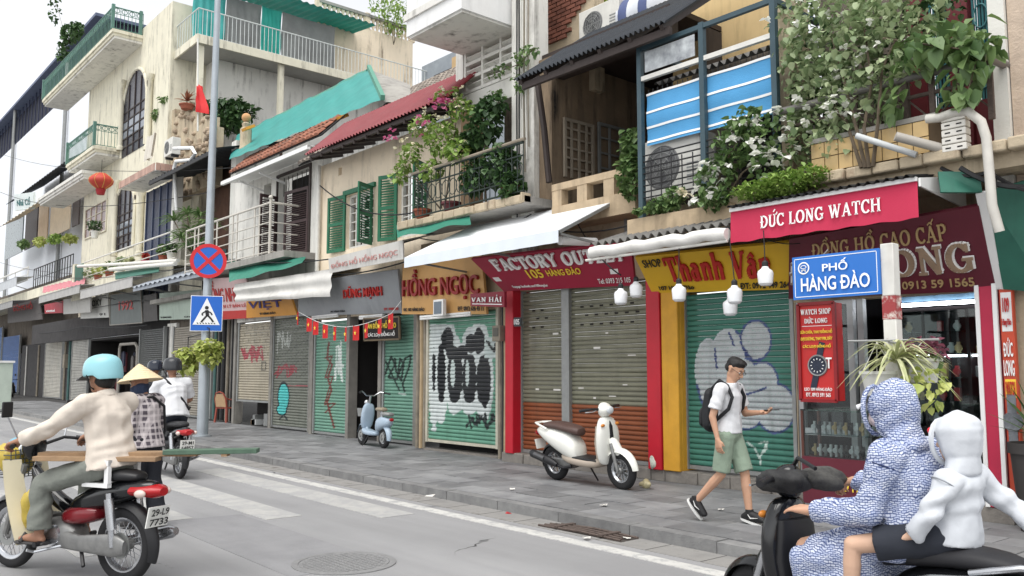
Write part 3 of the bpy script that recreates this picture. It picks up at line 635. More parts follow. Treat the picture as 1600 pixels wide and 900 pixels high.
while x < X9l-.06:
 L = random.uniform(.4, .7); mb.box(x, min(x+L-.012, X9l-.06), Y9-.1-random.uniform(0, .02), Y9+.3, .095, .262+random.uniform(-.01, .01)); x += L
mb.build('doorstep', STONE, h107, bev=.012)
vq7 = Q((1019, 458), (1243, 452), (1243, 378), (992, 402), 9.0, 8.55)
YSG = S('sign_panel_yellow', (228, 178, 24), rough=.5, var=.1, scale=2, stain=.25, stcol=srgb(140, 110, 20))
ts = sign_board('fascia_sign', 'yellow fascia sign with big red serif lettering above the green shutter', vq7, YSG, th=.05)
REDL = S('letter_red', (200, 34, 28), rough=.5, var=.1)
serif_text('Thanh Vân', qsub(vq7, .19, .3, .86, .96), REDL, ts, depth=.02, fat=1.35)
text_mesh('SHOP', qsub(vq7, .04, .72, .17, .92), BLK, ts); text_mesh('107 Hàng Đào', qsub(vq7, .08, .06, .34, .2), BLK, ts, bold=.01); text_mesh('ĐT: 0912 449 2646', qsub(vq7, .66, .06, .99, .2), BLK, ts, bold=.01)
a, b = P(930, 386, 8.0), P(1142, 360, 8.0); z_ = (a.z+b.z)/2
cn = thing('corrugated_canopy', 'grey corrugated canopy with rolled white fabric over the yellow sign', 'canopy', (a.x, 8, z_))
MB().corr((a.x-.05, 7.95, z_+.05), (b.x, 7.95, z_+.05), (b.x, 9.1, z_+.42), (a.x-.05, 9.1, z_+.42), 17, .03).build('roof_sheet', S('fibro_cement', (128, 126, 122), rough=.9, var=.35, scale=6, bump=.3, bscale=30), cn, smooth=True)
MB().tube([(a.x+(b.x-a.x)*i/14, 7.93+.01*math.sin(i*2), z_-.06+.012*math.sin(i*1.7)) for i in range(15)], [.075+.008*math.sin(i*3) for i in range(15)], 10).build('rolled_fabric', S('white_tarp', (222, 220, 214), rough=.8, var=.15, scale=5, bump=.4, bscale=12), cn, smooth=True)
MB().tube([(a.x-.1, 7.93, z_-.15), (b.x, 7.93, z_-.15)], .018, 8).build('rail', WSTEEL, cn); MB().box(a.x, b.x, 7.98, 8.02, z_-.04, z_+.02).build('fascia_batten', BLK, cn)
for (px, py, Y, ct_, lab) in [(970, 464, 7.9, (970, 440), 'white bulb hanging before the right end of the crimson sign'), (994, 453, 8.2, (994, 430), 'white bulb hanging between the crimson and yellow signs'), (1061, 458, 7.9, (1061, 388), 'white bulb on a long cord before the letters Th'), (1148, 461, 7.9, (1140, 372), 'white bulb hanging below the letter V of the yellow sign'), (1196, 432, 7.9, (1193, 360), 'white bulb hanging high before the right end of the yellow sign'), (1141, 480, 8.3, (1139, 462), 'lowest white bulb in front of the green shutter')]:
 bulb(px, py, Y, ct_, lab)
# 105
X5l = P(813, 640, Y9).x; X5w = P(800, 640, Y9).x; z5t = P(915, 455, Y9).z+.1
h105 = thing('shop_house', 'shop house with red pillars and olive shutters under the white awning', 'house', (X5l, Y9, .1), 'old shop houses')
wall(h105, X5w+.012, X7p, z5t, 3.75, Y9, [], PLO, th=.25)
RPP = S('pillar_red', (204, 18, 40), rough=.45, var=.12, scale=4, stain=.25, stcol=srgb(120, 20, 24))
MB().box(X5w+.01, X5l, 8.99, Y9+.2, .25, z5t+.12).build('pillar', RPP, h105, bev=.01)
MB().box(X5r, X7p-.012, 8.98, Y9+.2, .25, z5t+.12).build('pillar', RPP, h105, bev=.01)
OLV = shutter_mat('shutter_olive', (128, 127, 106)); BRN = shutter_mat('shutter_brown', (148, 78, 42))
xm0, xm1 = P(879, 560, Y9).x, P(890, 560, Y9).x; zsp = P(918, 634, Y9).z
shutter(h105, X5l+.02, xm0, Y9+.06, .28, z5t, OLV, None, .068, m2=BRN, split=zsp); shutter(h105, xm1, X5r-.02, Y9+.06, .28, z5t, OLV, None, .068, m2=BRN, split=zsp)
MB().box(xm0-.005, xm1+.005, Y9-.02, Y9+.1, .27, z5t).build('centre_post', STEEL, h105)
for xa_, xb_ in ((X5l+.25, xm0-.2), (xm1+.2, X5r-.2)):
 for r_, zz in enumerate((z5t-.33, z5t-.46, z5t-.6)):
  n = int((xb_-xa_)/.2); mb = MB()
  for k in range(n):
   x = xa_+k*.2+.1*(r_ % 2); mb.box(x, x+.07, Y9+.036, Y9+.039, zz-.012, zz+.014)
  o = mb.build('vent_slots', DARK, h105); o['kind'] = 'stuff'
mb = MB(); rr = random.Random(5)
for k in range(11): x = rr.uniform(X5l+.3, X5r-.4); z = rr.uniform(1.0, 2.2); wd = rr.uniform(.05, .16); mb.box(x, x+wd, Y9+.037, Y9+.0385, z, z+rr.uniform(.012, .03))
mb.build('sticker_remnant', LW, h105)
mb = MB(); x = X5w-.1
while x < X7p:
 L = random.uniform(.3, .55); mb.box(x, min(x+L-.012, X7p-.005), Y9-.12-random.uniform(0, .04), Y9+.3, .095, .255+random.uniform(-.012, .008)); x += L
mb.build('doorstep', STONE, h105, bev=.015)
CRIM = S('sign_crimson', (176, 26, 60), rough=.45, var=.1, scale=2, stain=.2, stcol=srgb(90, 14, 30))
fq = Q((787, 455), (992, 446), (985, 378), (736, 405), 8.98, 8.45)
fs = sign_board('fascia_sign', 'crimson fascia sign with white and yellow lettering above the olive shutters', fq, CRIM, th=.05)
serif_text('FACTORY OUTLET', qsub(fq, .13, .62, .97, .97), WHTT, fs, depth=.03, fat=1.3)
text_mesh('105', qsub(fq, .31, .34, .42, .58), YELT, fs, bold=.04); text_mesh('HÀNG ĐÀO', qsub(fq, .45, .37, .68, .57), YELT, fs, bold=.03)
text_mesh('Fanpage: facebook.com/105hangdao', qsub(fq, .12, .08, .4, .17), WHTT, fs); text_mesh('Tel: 0393 215 105', qsub(fq, .77, .1, .98, .22), WHTT, fs)
for u in (.02, .86): mb = MB(); q = qsub(fq, u, .3, u+.05, .42); mb.sheet(*[p+V((0, -.004, 0)) for p in q], .002).build('emblem', WHTT, fs)
nq = [P(803, 510, 8.98), P(814, 510, 8.98), P(814, 496, 8.98), P(803, 496, 8.98)]
npl = sign_board('house_number_plate', 'small black house number plate reading 105 on the red pillar', nq, S('plate_grey', (52, 56, 62), rough=.4), th=.012); text_mesh('105', qsub(nq, .12, .2, .88, .8), WHTT, npl, bold=.01)
fl, fr_ = P(632, 404, 7.75), P(873, 357, 7.75); zw = (fl.z+fr_.z)/2
rl, rr_ = P(760, 350, 9.1), P(955, 308, 9.1)
wa = thing('white_awning', 'large white sheet awning sloping over the crimson sign', 'awning', (fl.x, 7.75, zw))
TARP = S('white_sheet', (236, 238, 240), rough=.6, var=.05, scale=1.2, stain=.12, stcol=srgb(170, 170, 168))
xr_ = fr_.x; rz = rr_.z
MB().sheet((fl.x, 7.75, zw), (xr_, 7.75, zw), (xr_, 9.1, rz), (fl.x, 9.1, rz), .012).build('top_sheet', TARP, wa)
MB().grid(lambda u, v: V((fl.x+(xr_-fl.x)*u, 7.745+.006*math.sin(u*60), zw-.17*(1-v))), 60, 2).build('valance', S('valance_white', (214, 222, 230), rough=.6, var=.06, scale=2), wa, smooth=True)
for x in (fl.x+.02, (fl.x+xr_)/2, xr_-.02):
 MB().beam((x, 7.77, zw-.03), (x, 9.1, rz-.03), .04, .04).build('rafter', STEEL, wa)
 MB().beam((x, 7.8, zw-.05), (x, 9.12, zw-.15), .03, .03).build('arm', STEEL, wa)
MB().beam((xr_, 9.08, rz), (xr_, 9.12, zw-.3), .05, .05).build('post', STEEL, wa)
mb = MB(); p = P(875, 376, 7.9); mb.tube([p, P(930, 378, 8.6)], .06, 14); aw_ = mb.build('drain_pipe_stub', WHT, loc=p, smooth=True); tag(aw_, 'short white plastic pipe poking out beneath the white awning', 'pipe')
# 103 with the big black graffiti
Y3 = 9.3; x3l, x3r = P(667, 600, Y3).x, P(776, 600, Y3).x; z3t = P(720, 492, Y3).z+.06; x3L = P(655, 600, Y3).x
h103 = thing('shop_house', 'shop house with pale green shutter covered in black bubble graffiti', 'house', (x3l, Y3, .1), 'old shop houses')
wall(h103, x3L+.01, X5w, z3t, 4.0, Y3, [], PLO, th=.25)
BK = [(1050, 240, 28, 55), (1086, 410, 36, 134), (1154, 425, 32, 124), (1221, 435, 33, 127), (1200, 250, 28, 62), (1160, 262, 24, 50), (1024, 400, 20, 138), (987, 390, 9, 112), (1120, 300, 30, 30), (1060, 290, 20, 40)]
HL = [(1076, 400, 11, 66), (1144, 400, 9, 64)]
def graf103(px, py):
 x, y = (px-350)*3, (py-450)*3; base = srgb(100, 160, 134)
 wob = 4*math.sin(x*.11)+4*math.sin(y*.13); d = min(ell(x, y, e) for e in BK)+wob*.4; h = min(ell(x, y, e) for e in HL); c = base
 if d < 15 and y > 170: c = srgb(206, 214, 212)
 if 490 < y < 575 and 1010 < x < 1230 and (y-490) < 80-abs(x-1120)*.65: c = srgb(206, 214, 212)
 if d < 0: c = srgb(26, 29, 34)
 if h < 0: c = srgb(190, 204, 200)
 k = min(stroke_d(x, y, scrawl(1150, 590, 130, 70, 12, s)) for s in (1, 2))
 if k < 5+2*math.sin(x*.2): c = srgb(34, 44, 44)
 if 1230 < x < 1300 and 235 < y < 320 and stroke_d(x, y, scrawl(1235, 245, 60, 65, 7, 4)) < 6: c = srgb(30, 36, 36)
 elif 1225 < x < 1305 and 228 < y < 328: c = srgb(190, 204, 200)
 return c
shutter(h103, x3l+.02, x3r-.03, Y3+.05, .27, z3t, SG, graf103, railmat=S('rail_cream', (196, 190, 170), rough=.6, var=.25, scale=6))
MB().box(x3l-.05, x3r+.05, Y3-.02, Y3+.3, .095, .13).build('threshold', STONE, h103)
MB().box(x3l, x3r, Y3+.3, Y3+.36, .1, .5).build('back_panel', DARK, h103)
PIPES = S('pipe_grey', (150, 140, 122), rough=.7, var=.4, scale=5, stain=.6)
for k, (px, rr_, mm) in enumerate([(781, .03, PIPES), (786, .022, BLK), (790, .035, S('bamboo', (190, 168, 128), rough=.7, var=.3, scale=4)), (795, .025, PIPES), (652, .035, PIPES), (658, .04, S('bamboo2', (186, 160, 120), rough=.7, var=.3, scale=4)), (663, .03, PIPES)]):
 p = P(px, 640, 9.16 if px > 700 else 9.3); mb = MB().tube([(p.x, p.y, .12), (p.x+.01, p.y, 1.5), (p.x-.01, p.y, z3t+.2)], rr_, 8)
 tag(mb.build('standing_pipe', mm, loc=(p.x, p.y, .1), smooth=True), ['grey pipe right against the black graffiti shutter', 'thin black cable pipe between graffiti shutter and red pillar', 'tan bamboo pole between graffiti shutter and red pillar', 'dirty grey pipe against the red pillar', 'grey pipe against the shutter right of the dark doorway', 'tan pole left of the black graffiti shutter', 'grey pipe touching the left rail of the black graffiti shutter'][k], 'pipe')
mbx = thing('meter_box', 'small weathered grey meter box high beside the graffiti shutter', 'meter box', P(779, 521, 9.0)); c = P(779, 521, 9.05)
MB().obox(c, (.2, .12, .26)).build('case', PIPES, mbx, bev=.01); MB().obox(c+V((0, -.065, .02)), (.13, .012, .14)).build('door', S('box_dark', (100, 98, 90)), mbx)
OCH = S('sign_ochre', (204, 152, 84), rough=.55, var=.12, scale=2, stain=.25, stcol=srgb(120, 84, 40))
hq = Q((628, 491), (760, 491), (752, 398), (629, 412), 9.1, 9.0)
hs_ = sign_board('fascia_sign', 'ochre fascia sign with fat dark red raised letters behind the white awning', hq, OCH, th=.05)
RL2 = S('letter_darkred', (158, 30, 30), rough=.5, var=.2)
text_mesh('HỒNG NGỌC', qsub(hq, .03, .26, .96, .86), RL2, hs_, depth=.05, bold=.06)
text_mesh('ĐC: 103 HÀNG ĐÀO', qsub(hq, .03, .06, .3, .14), BLK, hs_, bold=.02); text_mesh('ĐT: 0912 626 43 11', qsub(hq, .7, .06, .98, .14), BLK, hs_, bold=.02)
c = P(687, 481, 8.95); ld = thing('sign_lamp_box', 'small white framed lamp box on the ochre sign', 'lamp box', c)
MB().obox(c, (.3, .08, .3)).build('frame', WHT, ld, bev=.01); MB().obox(c+V((0, -.045, 0)), (.22, .01, .22)).build('screen', S('screen_grey', (96, 110, 124), rough=.2), ld)
vh = Q((735, 478), (788, 480), (788, 455), (735, 459), 8.6)
vs_ = sign_board('hanging_sign', 'little maroon sign with white serif letters under the white awning', vh, S('sign_wine', (150, 24, 46), rough=.45), th=.05); serif_text('VÂN HẢI'.replace('Â', 'A'), qsub(vh, .06, .3, .94, .8), WHTT, vs_)
mb = MB(); q = qsub(vh, .06, .14, .94, .2); mb.sheet(*[p+V((0, -.005, 0)) for p in q], .003).build('rule', WHTT, vs_)
def tube_lamp(pa, pb, Y, lab):
 a, b = P(*pa, Y), P(*pb, Y); b.z = a.z = (a.z+b.z)/2; t = thing('tube_light', lab, 'lamp', a, 'white tube lights under the shop signs')
 MB().tube([a, b], .022, 8).build('tube', S('tube_white', (240, 240, 236), rough=.3), t, smooth=True); MB().box(a.x, b.x, a.y-.02, a.y+.05, a.z+.025, a.z+.06).build('batten', WHT, t)
tube_lamp((657, 495), (736, 496), 9.1, 'white tube light over the black graffiti shutter'); tube_lamp((488, 495), (528, 497), 9.4, 'white tube light left of the bunting'); tube_lamp((562, 496), (598, 497), 9.4, 'white tube light above the dark doorway')
# 101: green shutters round a dark doorway
Y1 = 9.55; X1 = lambda px, py=600: P(px, py, Y1).x
z1t = P(570, 497, Y1).z+.04
h101 = thing('shop_house', 'cream shop house with green louvred window over the bunting and dark doorway', 'house', (X1(490), Y1, .1), 'old shop houses')
GR1 = srgb(108, 158, 136)
def tagger(base, marks, fade=None):
 def f(px, py):
  c = base
  if fade: c = fade(px, py, c)
  for pts, wd, col in marks:
   x0 = min(p[0] for p in pts)-4; x1 = max(p[0] for p in pts)+4
   if x0 < px < x1 and stroke_d(px, py, pts) < wd: c = col
  return c
 return f
g101a = tagger(GR1, [([(515, 535), (512, 560), (520, 570), (513, 590), (519, 610), (512, 628), (518, 650), (523, 668)], 1.6, srgb(120, 60, 50)), ([(508, 560), (520, 556), (509, 590), (521, 588), (508, 632), (525, 630), (509, 645)], 1.1, srgb(120, 60, 50)), (scrawl(526, 525, 12, 70, 16, 8), 1., srgb(210, 220, 214)), (scrawl(524, 560, 12, 40, 10, 9), 1., srgb(210, 220, 214))])
g101b = tagger(GR1, [([(603, 585), (612, 557), (618, 570), (608, 590), (622, 592), (626, 560), (632, 570), (628, 595), (620, 580), (618, 560)], 1.5, srgb(34, 52, 46)), ([(622, 590), (634, 560), (643, 555), (640, 575), (630, 600), (633, 612)], 1.5, srgb(34, 52, 46)), ([(604, 565), (625, 610)], 1.2, srgb(34, 52, 46)), ([(625, 615), (634, 616)], 1.5, srgb(200, 214, 206))])
shutter(h101, X1(491), X1(540), Y1+.05, .15, z1t, SG, g101a); shutter(h101, X1(599), X1(645), Y1+.05, .15, z1t, SG, g101b)
POG = S('post_grey', (140, 136, 128), rough=.8, var=.3, scale=4, stain=.7)
for px in (487, 544, 594, 650): x = X1(px); MB().box(x-.07, x+.05, Y1-.02, Y1+.2, .1, z1t+.1).build('post', POG, h101)
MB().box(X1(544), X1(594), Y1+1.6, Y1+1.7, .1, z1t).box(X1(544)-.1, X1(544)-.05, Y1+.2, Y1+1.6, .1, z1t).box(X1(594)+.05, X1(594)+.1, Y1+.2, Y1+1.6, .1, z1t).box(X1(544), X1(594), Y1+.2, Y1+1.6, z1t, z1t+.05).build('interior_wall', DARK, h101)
rr = random.Random(11)
for k in range(16):
 mb = MB(); x = X1(546)+rr.random()*(X1(592)-X1(546)); z = .3+rr.random()*2; mb.box(x, x+rr.uniform(.04, .12), Y1+1.5, Y1+1.58, z, z+rr.uniform(.04, .14)).build('hanging_goods', rr.choice([STEEL, BLK, S('goods_blue', (60, 74, 110)), BLK]), h101)
gq = Q((466, 494), (628, 489), (621, 421), (500, 434), 9.4, 9.1); gq[3] = P(466, 442, 9.1)
GRYS = S('sign_grey', (150, 154, 158), rough=.5, var=.12, scale=2, stain=.4, stcol=srgb(90, 92, 94))
gs1 = sign_board('fascia_sign', 'plain grey fascia sign with red condensed letters above the bunting', gq, GRYS, th=.05)
text_mesh('DŨNG MẠNH', qsub(gq, .5, .38, .86, .74), REDL, gs1, depth=.03, bold=.04); text_mesh('Ngọc Sơn', qsub(gq, .03, .55, .22, .85), S('letter_ivory', (190, 184, 160)), gs1, shear=.3)
text_mesh('101 HÀNG ĐÀO', qsub(gq, .36, .08, .5, .14), BLK, gs1); text_mesh('ĐT: 0988 828', qsub(gq, .86, .08, .98, .14), REDL, gs1)
bq_ = Q((570, 532), (625, 530), (624, 495), (569, 498), 9.35)
bs = sign_board('hanging_sign', 'black framed board with gold and white lettering over the dark doorway', bq_, S('board_black', (40, 34, 32)), th=.04, frame=S('board_frame', (120, 104, 80)))
text_mesh('BÁN ĐỒNG HỒ TREO', qsub(bq_, .08, .52, .92, .88), YELT, bs, bold=.04); text_mesh('CÁC LOẠI ĐỒNG HỒ', qsub(bq_, .12, .12, .88, .4), WHTT, bs, bold=.03)
aq = Q((515, 427), (630, 405), (629, 375), (513, 404), 8.5, 8.45)
as_ = sign_board('faded_awning', 'long faded white panel with pale red letters sloping above the grey sign', aq, S('faded_white', (206, 204, 198), rough=.7, var=.15, scale=2, stain=.5, stcol=srgb(130, 126, 118)), cat='awning', th=.03)
text_mesh('ĐỒNG HỒ HỒNG NGỌC', qsub(aq, .04, .2, .94, .72), S('letter_faded', (206, 140, 134), rough=.7), as_)
MB().sheet(aq[3], aq[2], aq[2]+V((0, .9, .25)), aq[3]+V((0, .9, .25)), .015).build('top_sheet', S('grey_sheet', (160, 162, 160), rough=.7, var=.2, scale=2), as_)
FLAG = S('flag_red', (214, 28, 30), rough=.7, var=.1); STAR = YELT
pts = [P(x, y, 9.0) for x, y in ((466, 487), (484, 497), (494, 502), (509, 507), (524, 510), (541, 511), (557, 509), (573, 505), (594, 498), (611, 490), (627, 470))]
bt = thing('flag_bunting', 'string of little red flags strung below the grey sign', 'bunting', pts[5])
MB().tube(pts, .006, 5).build('string', WHTT, bt)
for p in pts[:-1]:
 mb = MB(); w_ = random.uniform(-.4, .4); d = V((math.cos(w_), math.sin(w_), 0))*.1; mb.grid(lambda u, v: p+d*(u-.5)*2+V((0, .02*math.sin(u*5), -.3*v)), 4, 2); fo = mb.build('flag', FLAG, bt)
 mb = MB(); c = p+V((0, -.03, -.15)); mb.prism([c+V((math.cos(a_)*r_, 0, math.sin(a_)*r_)) for k in range(10) for a_, r_ in [(math.pi/2+k*math.pi/5, .05 if k % 2 == 0 else .02)]], (0, -.004, 0)).build('star', STAR, fo)
# 99: grey and tan shutters
Y0_ = 9.8; X0 = lambda px, py=600: P(px, py, Y0_).x; z0t = P(430, 498, Y0_).z
h99 = thing('shop_house', 'white shop house with railed balcony above two graffitied grey and tan shutters', 'house', (X0(368), Y0_, .1), 'old shop houses')
TQ = srgb(70, 200, 196)
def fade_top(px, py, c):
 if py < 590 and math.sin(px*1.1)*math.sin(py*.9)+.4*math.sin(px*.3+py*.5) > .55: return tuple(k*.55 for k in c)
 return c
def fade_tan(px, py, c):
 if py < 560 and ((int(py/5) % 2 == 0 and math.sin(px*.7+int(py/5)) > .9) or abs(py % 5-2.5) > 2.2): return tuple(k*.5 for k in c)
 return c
RT = srgb(168, 60, 70)
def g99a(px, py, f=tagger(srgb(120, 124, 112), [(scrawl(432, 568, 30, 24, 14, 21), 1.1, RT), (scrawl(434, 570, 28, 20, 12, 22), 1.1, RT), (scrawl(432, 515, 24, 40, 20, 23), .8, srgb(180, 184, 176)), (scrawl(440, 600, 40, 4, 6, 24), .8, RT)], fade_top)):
 c = f(px, py)
 d = min(ell(px, py, (444, 620, 8, 20)), ell(px, py, (441, 640, 7, 8)))
 if d < 0: c = TQ
 elif d < 1.6: c = srgb(30, 40, 44)
 if py > 645 and stroke_d(px, py, [(438, 655), (444, 648), (450, 656)]) < 1.2: c = srgb(30, 40, 44)
 return c
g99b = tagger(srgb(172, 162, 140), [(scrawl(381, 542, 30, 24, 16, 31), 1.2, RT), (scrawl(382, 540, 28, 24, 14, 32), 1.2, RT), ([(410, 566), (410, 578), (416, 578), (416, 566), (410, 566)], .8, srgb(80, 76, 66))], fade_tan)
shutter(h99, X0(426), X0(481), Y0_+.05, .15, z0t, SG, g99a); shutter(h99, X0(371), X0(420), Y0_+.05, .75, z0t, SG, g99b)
MB().box(X0(371), X0(420), Y0_+.6, Y0_+.65, .1, 1.2).build('back_panel', DARK, h99)
for px in (366, 423, 485): x = X0(px); MB().box(x-.08, x+.06, Y0_-.02, Y0_+.2, .1, z0t+.1).build('post', POG, h99)
rr = random.Random(4)
for k in range(9):
 x = X0(374)+rr.random()*(X0(416)-X0(374)); mb = MB(); h_ = rr.uniform(.12, .4); mb.box(x, x+rr.uniform(.1, .25), Y0_+.25, Y0_+.5, .1, .1+h_); ci = k % 4; tag(mb.build('stored_box', [WB, S('card', (150, 120, 88)), RB, STEEL][ci], loc=(x, Y0_+.3, .1)), ['white', 'brown cardboard', 'red', 'grey metal'][ci]+' box stored in the gap below the raised tan shutter', 'box', ['white', 'brown', 'red', 'grey'][ci]+' boxes under the tan shutter')
wall(h99, X0(366), X1(488), z0t, 3.6, Y0_, [], PLW, th=.25)
oq = Q((385, 497), (464, 492), (455, 466), (385, 470), 9.5, 9.35)
os_ = sign_board('fascia_sign', 'orange fascia sign with violet letters under the white tarpaulin', oq, S('sign_orange', (224, 150, 46), rough=.5, var=.1), th=.05)
text_mesh('VIỆT', qsub(oq, .05, .42, .8, 1.1), S('letter_violet', (74, 60, 130)), os_, bold=.06); text_mesh('97 HÀNG ĐÀO', qsub(oq, .3, .14, .62, .3), BLK, os_, bold=.03)
pq_ = Q((326, 500), (396, 497), (384, 432), (322, 436), 9.6, 9.3)
ps = sign_board('fascia_sign', 'pale pink fascia sign with tall red letters behind the lamp post', pq_, S('sign_pink', (214, 180, 178), rough=.5, var=.1), th=.05)
text_mesh('HỒNG NHUNG', qsub(pq_, .02, .42, .98, .95), REDL, ps, bold=.03); mb = MB(); q = qsub(pq_, .0, .0, 1, .2); mb.sheet(*[p+V((0, -.004, 0)) for p in q], .003).build('red_band', REDL, ps)
text_mesh('ĐẠI LÝ BÁN LẺ', qsub(pq_, .3, .26, .9, .38), REDL, ps)
ta = thing('tarpaulin_awning', 'sagging white tarpaulin awning hanging below the railed balcony', 'awning', P(366, 455, 8.9))
A_, B_, C_, D_ = P(369, 472, 8.8), P(517, 463, 8.8), P(519, 420, 8.85), P(365, 444, 8.85)
def tarp(u, v):
 p = lerp(lerp(A_, B_, u), lerp(D_, C_, u), v); return p+V((0, -.045*math.sin(v*12)*(.7+.3*math.sin(u*5))-.01*math.sin(u*26+v*3), .008*math.sin(u*17)*(1-v)))
MB().grid(tarp, 50, 14).build('valance', S('white_tarp2', (206, 204, 198), rough=.8, var=.12, scale=4, bump=.3, bscale=14, stain=.4, stcol=srgb(120, 118, 112)), ta, smooth=True)
MB().grid(lambda u, v: lerp(lerp(D_, C_, u), lerp(D_, C_, u)+V((0, .95, .12)), v)+V((0, 0, -.03*math.sin(u*12)*v)), 20, 6).build('top_sheet', MATS['white_tarp2'], ta, smooth=True)
mb = MB(); a, b = P(358, 441, 8.75), P(472, 412, 8.75); c_, d_ = P(478, 400, 9.4), P(358, 408, 9.4); mb.grid(lambda u, v: lerp(lerp(a, b, u), lerp(d_, c_, u), v)+V((0, 0, .02*math.sin(u*14+v*4))), 24, 6)
GT = S('green_tarp', (40, 132, 108), rough=.5, var=.25, scale=2.5, bump=.3, bscale=10); tag(mb.build('green_tarpaulin', GT, smooth=True, loc=a), 'green tarpaulin strip lying between balcony floor and white tarpaulin', 'tarpaulin')
# farther shops to the left
def farshop(px0, px1, py, Y, col, label, ztop_py, z0=.14, h=.075, gm=None):
 x0, x1 = P(px0, py, Y).x, P(px1, py, Y).x; zt = P((px0+px1)/2, ztop_py, Y).z
 t = thing('shop_shutter', label, 'shutter', (x0, Y, .1)); shutter(t, x0, x1, Y, z0, zt, gm or shutter_mat('shutter_%d_%d_%d' % col, col), None, h); return t, x0, x1, zt
Y97, Y95, Y93 = 10.1, 10.5, 11.3
farshop(272, 332, 560, Y97, (150, 142, 128), 'dull beige roller shutter behind the hanging flower pots', 508)
farshop(219, 256, 560, Y97+.2, (84, 86, 84), 'dark grey roller shutter beyond the two helmeted riders', 512)
farshop(113, 138, 570, Y95+.3, (168, 166, 158), 'grey roller shutter with black scrawl beside the clothes shop', 505)
farshop(71, 97, 570, Y93+.2, (190, 186, 174), 'pale ribbed roller shutter right of the blue shutters', 506)
farshop(4, 30, 560, Y93+.5, (62, 104, 168), 'bright blue roller shutter at the end of the row', 525)
farshop(-40, 2, 560, Y93+.6, (70, 110, 170), 'second blue roller shutter cut by the picture edge', 515)
xa_, xb_ = P(141, 570, Y95).x, P(216, 570, Y95).x
cs = thing('clothes_shop_front', 'dark open clothes shop front with a pale arched frame', 'shopfront', (xa_, Y95, .1))
MB().box(xa_, xb_, Y95+1.5, Y95+1.6, .1, 3).box(xa_, xb_, Y95, Y95+1.5, 2.9, 3).box(xa_-.1, xa_, Y95, Y95+1.6, .1, 3).build('interior_wall', DARK, cs)
mb = MB(); fx0, fx1 = P(186, 570, Y95).x, P(214, 570, Y95).x; mb.tube([(fx0, Y95, .1), (fx0, Y95, 2.5), (fx0+.1, Y95, 2.65), (fx1-.3, Y95, 2.65), (fx1-.05, Y95, 2.5), (fx1, Y95, 2.2), (fx1, Y95, .1)], .06, 8).build('arch_frame', S('frame_pale', (160, 154, 144), rough=.7, var=.2), cs)
rr = random.Random(9)
for k in range(20):
 x = xa_+.1+rr.random()*(xb_-xa_-.2); z = rr.choice([2.2, 2.4, 1.3]); L = rr.uniform(.5, .9); y = Y95+rr.uniform(.3, 1.2)
 mb = MB().prism([(x-.16, y, z-L), (x+.16, y, z-L), (x+.15, y, z-.1), (x+.04, y, z), (x-.04, y, z), (x-.15, y, z-.1)], (0, .06, 0)); ci = k % 5; cn_ = ['navy', 'grey', 'dark red', 'black', 'tan'][ci]; tag(mb.build('hanging_garment', [S('garm_navy', (40, 46, 70)), S('garm_grey', (96, 92, 90)), S('garm_red', (104, 44, 52)), BLK, S('garm_tan', (130, 110, 96))][ci], loc=(x, y, z)), cn_+' garment on a hanger inside the dark clothes shop', 'garment', cn_+' garments in the clothes shop')
PDK = S('pier_shade', (66, 64, 64), rough=.9, var=.4, scale=3)  # shade under the awnings is put into this dark colour
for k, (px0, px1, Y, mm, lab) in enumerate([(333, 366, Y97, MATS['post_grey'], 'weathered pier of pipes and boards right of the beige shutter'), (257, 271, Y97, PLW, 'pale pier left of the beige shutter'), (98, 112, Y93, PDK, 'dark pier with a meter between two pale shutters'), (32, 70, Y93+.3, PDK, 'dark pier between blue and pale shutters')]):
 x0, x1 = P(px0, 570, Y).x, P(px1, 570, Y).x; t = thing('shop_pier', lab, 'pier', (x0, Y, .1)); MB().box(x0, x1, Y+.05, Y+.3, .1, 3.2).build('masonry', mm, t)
 n = 5 if k == 0 else 2
 for j in range(n):
  x = x0+(x1-x0)*(j+.5)/n; MB().tube([(x, Y, .12), (x, Y, 3.1)], random.uniform(.03, .07), 8).build('pipe', random.choice([PIPES, BLK, WSTEEL, S('pipe_teal', (70, 110, 106), rough=.6)]), t)
 if k == 2: MB().obox(((x0+x1)/2, Y-.08, 2.1), (.35, .2, .7)).build('meter_box', PIPES, t)
def far_sign(quad, col, texts, lab, th=.06, frame=None, cat='sign'):
 t = sign_board('shop_sign', lab, quad, S('fs_%d_%d_%d' % col, col, rough=.55, var=.15, scale=2, stain=.35, stcol=srgb(70, 70, 66)), cat, th, frame)
 for s_, u0, v0, u1, v1, m_ in texts: text_mesh(s_, qsub(quad, u0, v0, u1, v1), m_, t, bold=.02)
 return t
far_sign(Q((249, 500), (318, 498), (316, 452), (249, 458), 9.9, 9.8), (172, 190, 174), [('NGỌC', .06, .62, .26, .82, REDL), ('93 HÀNG ĐÀO', .04, .06, .3, .14, BLK), ('CHẤT', .6, .06, .85, .14, BLK)], 'pale green shop sign with a small red word')
far_sign(Q((224, 503), (246, 501), (244, 458), (224, 462), 10, 9.9), (70, 66, 64), [], 'dark narrow signboard left of the pale green sign')
far_sign(Q((172, 508), (223, 504), (220, 455), (173, 461), 10.0, 9.9), (104, 112, 110), [('1992', .3, .45, .75, .75, REDL)], 'dark glass signboard in a thick pale frame', .08, S('frame_pale'  , (160, 154, 144)))
far_sign(Q((126, 498), (170, 496), (168, 458), (126, 470), 10.2, 10.1), (206, 206, 200), [('ROXY', .35, .55, .8, .85, BLK), ('91', .7, .1, .9, .2, BLK)], 'white box sign next to the dark glass signboard')
far_sign(Q((99, 491), (141, 488), (141, 462), (99, 468), 9.8, 9.7), (200, 198, 192), [], 'blank off-white cloth banner by the red banner')
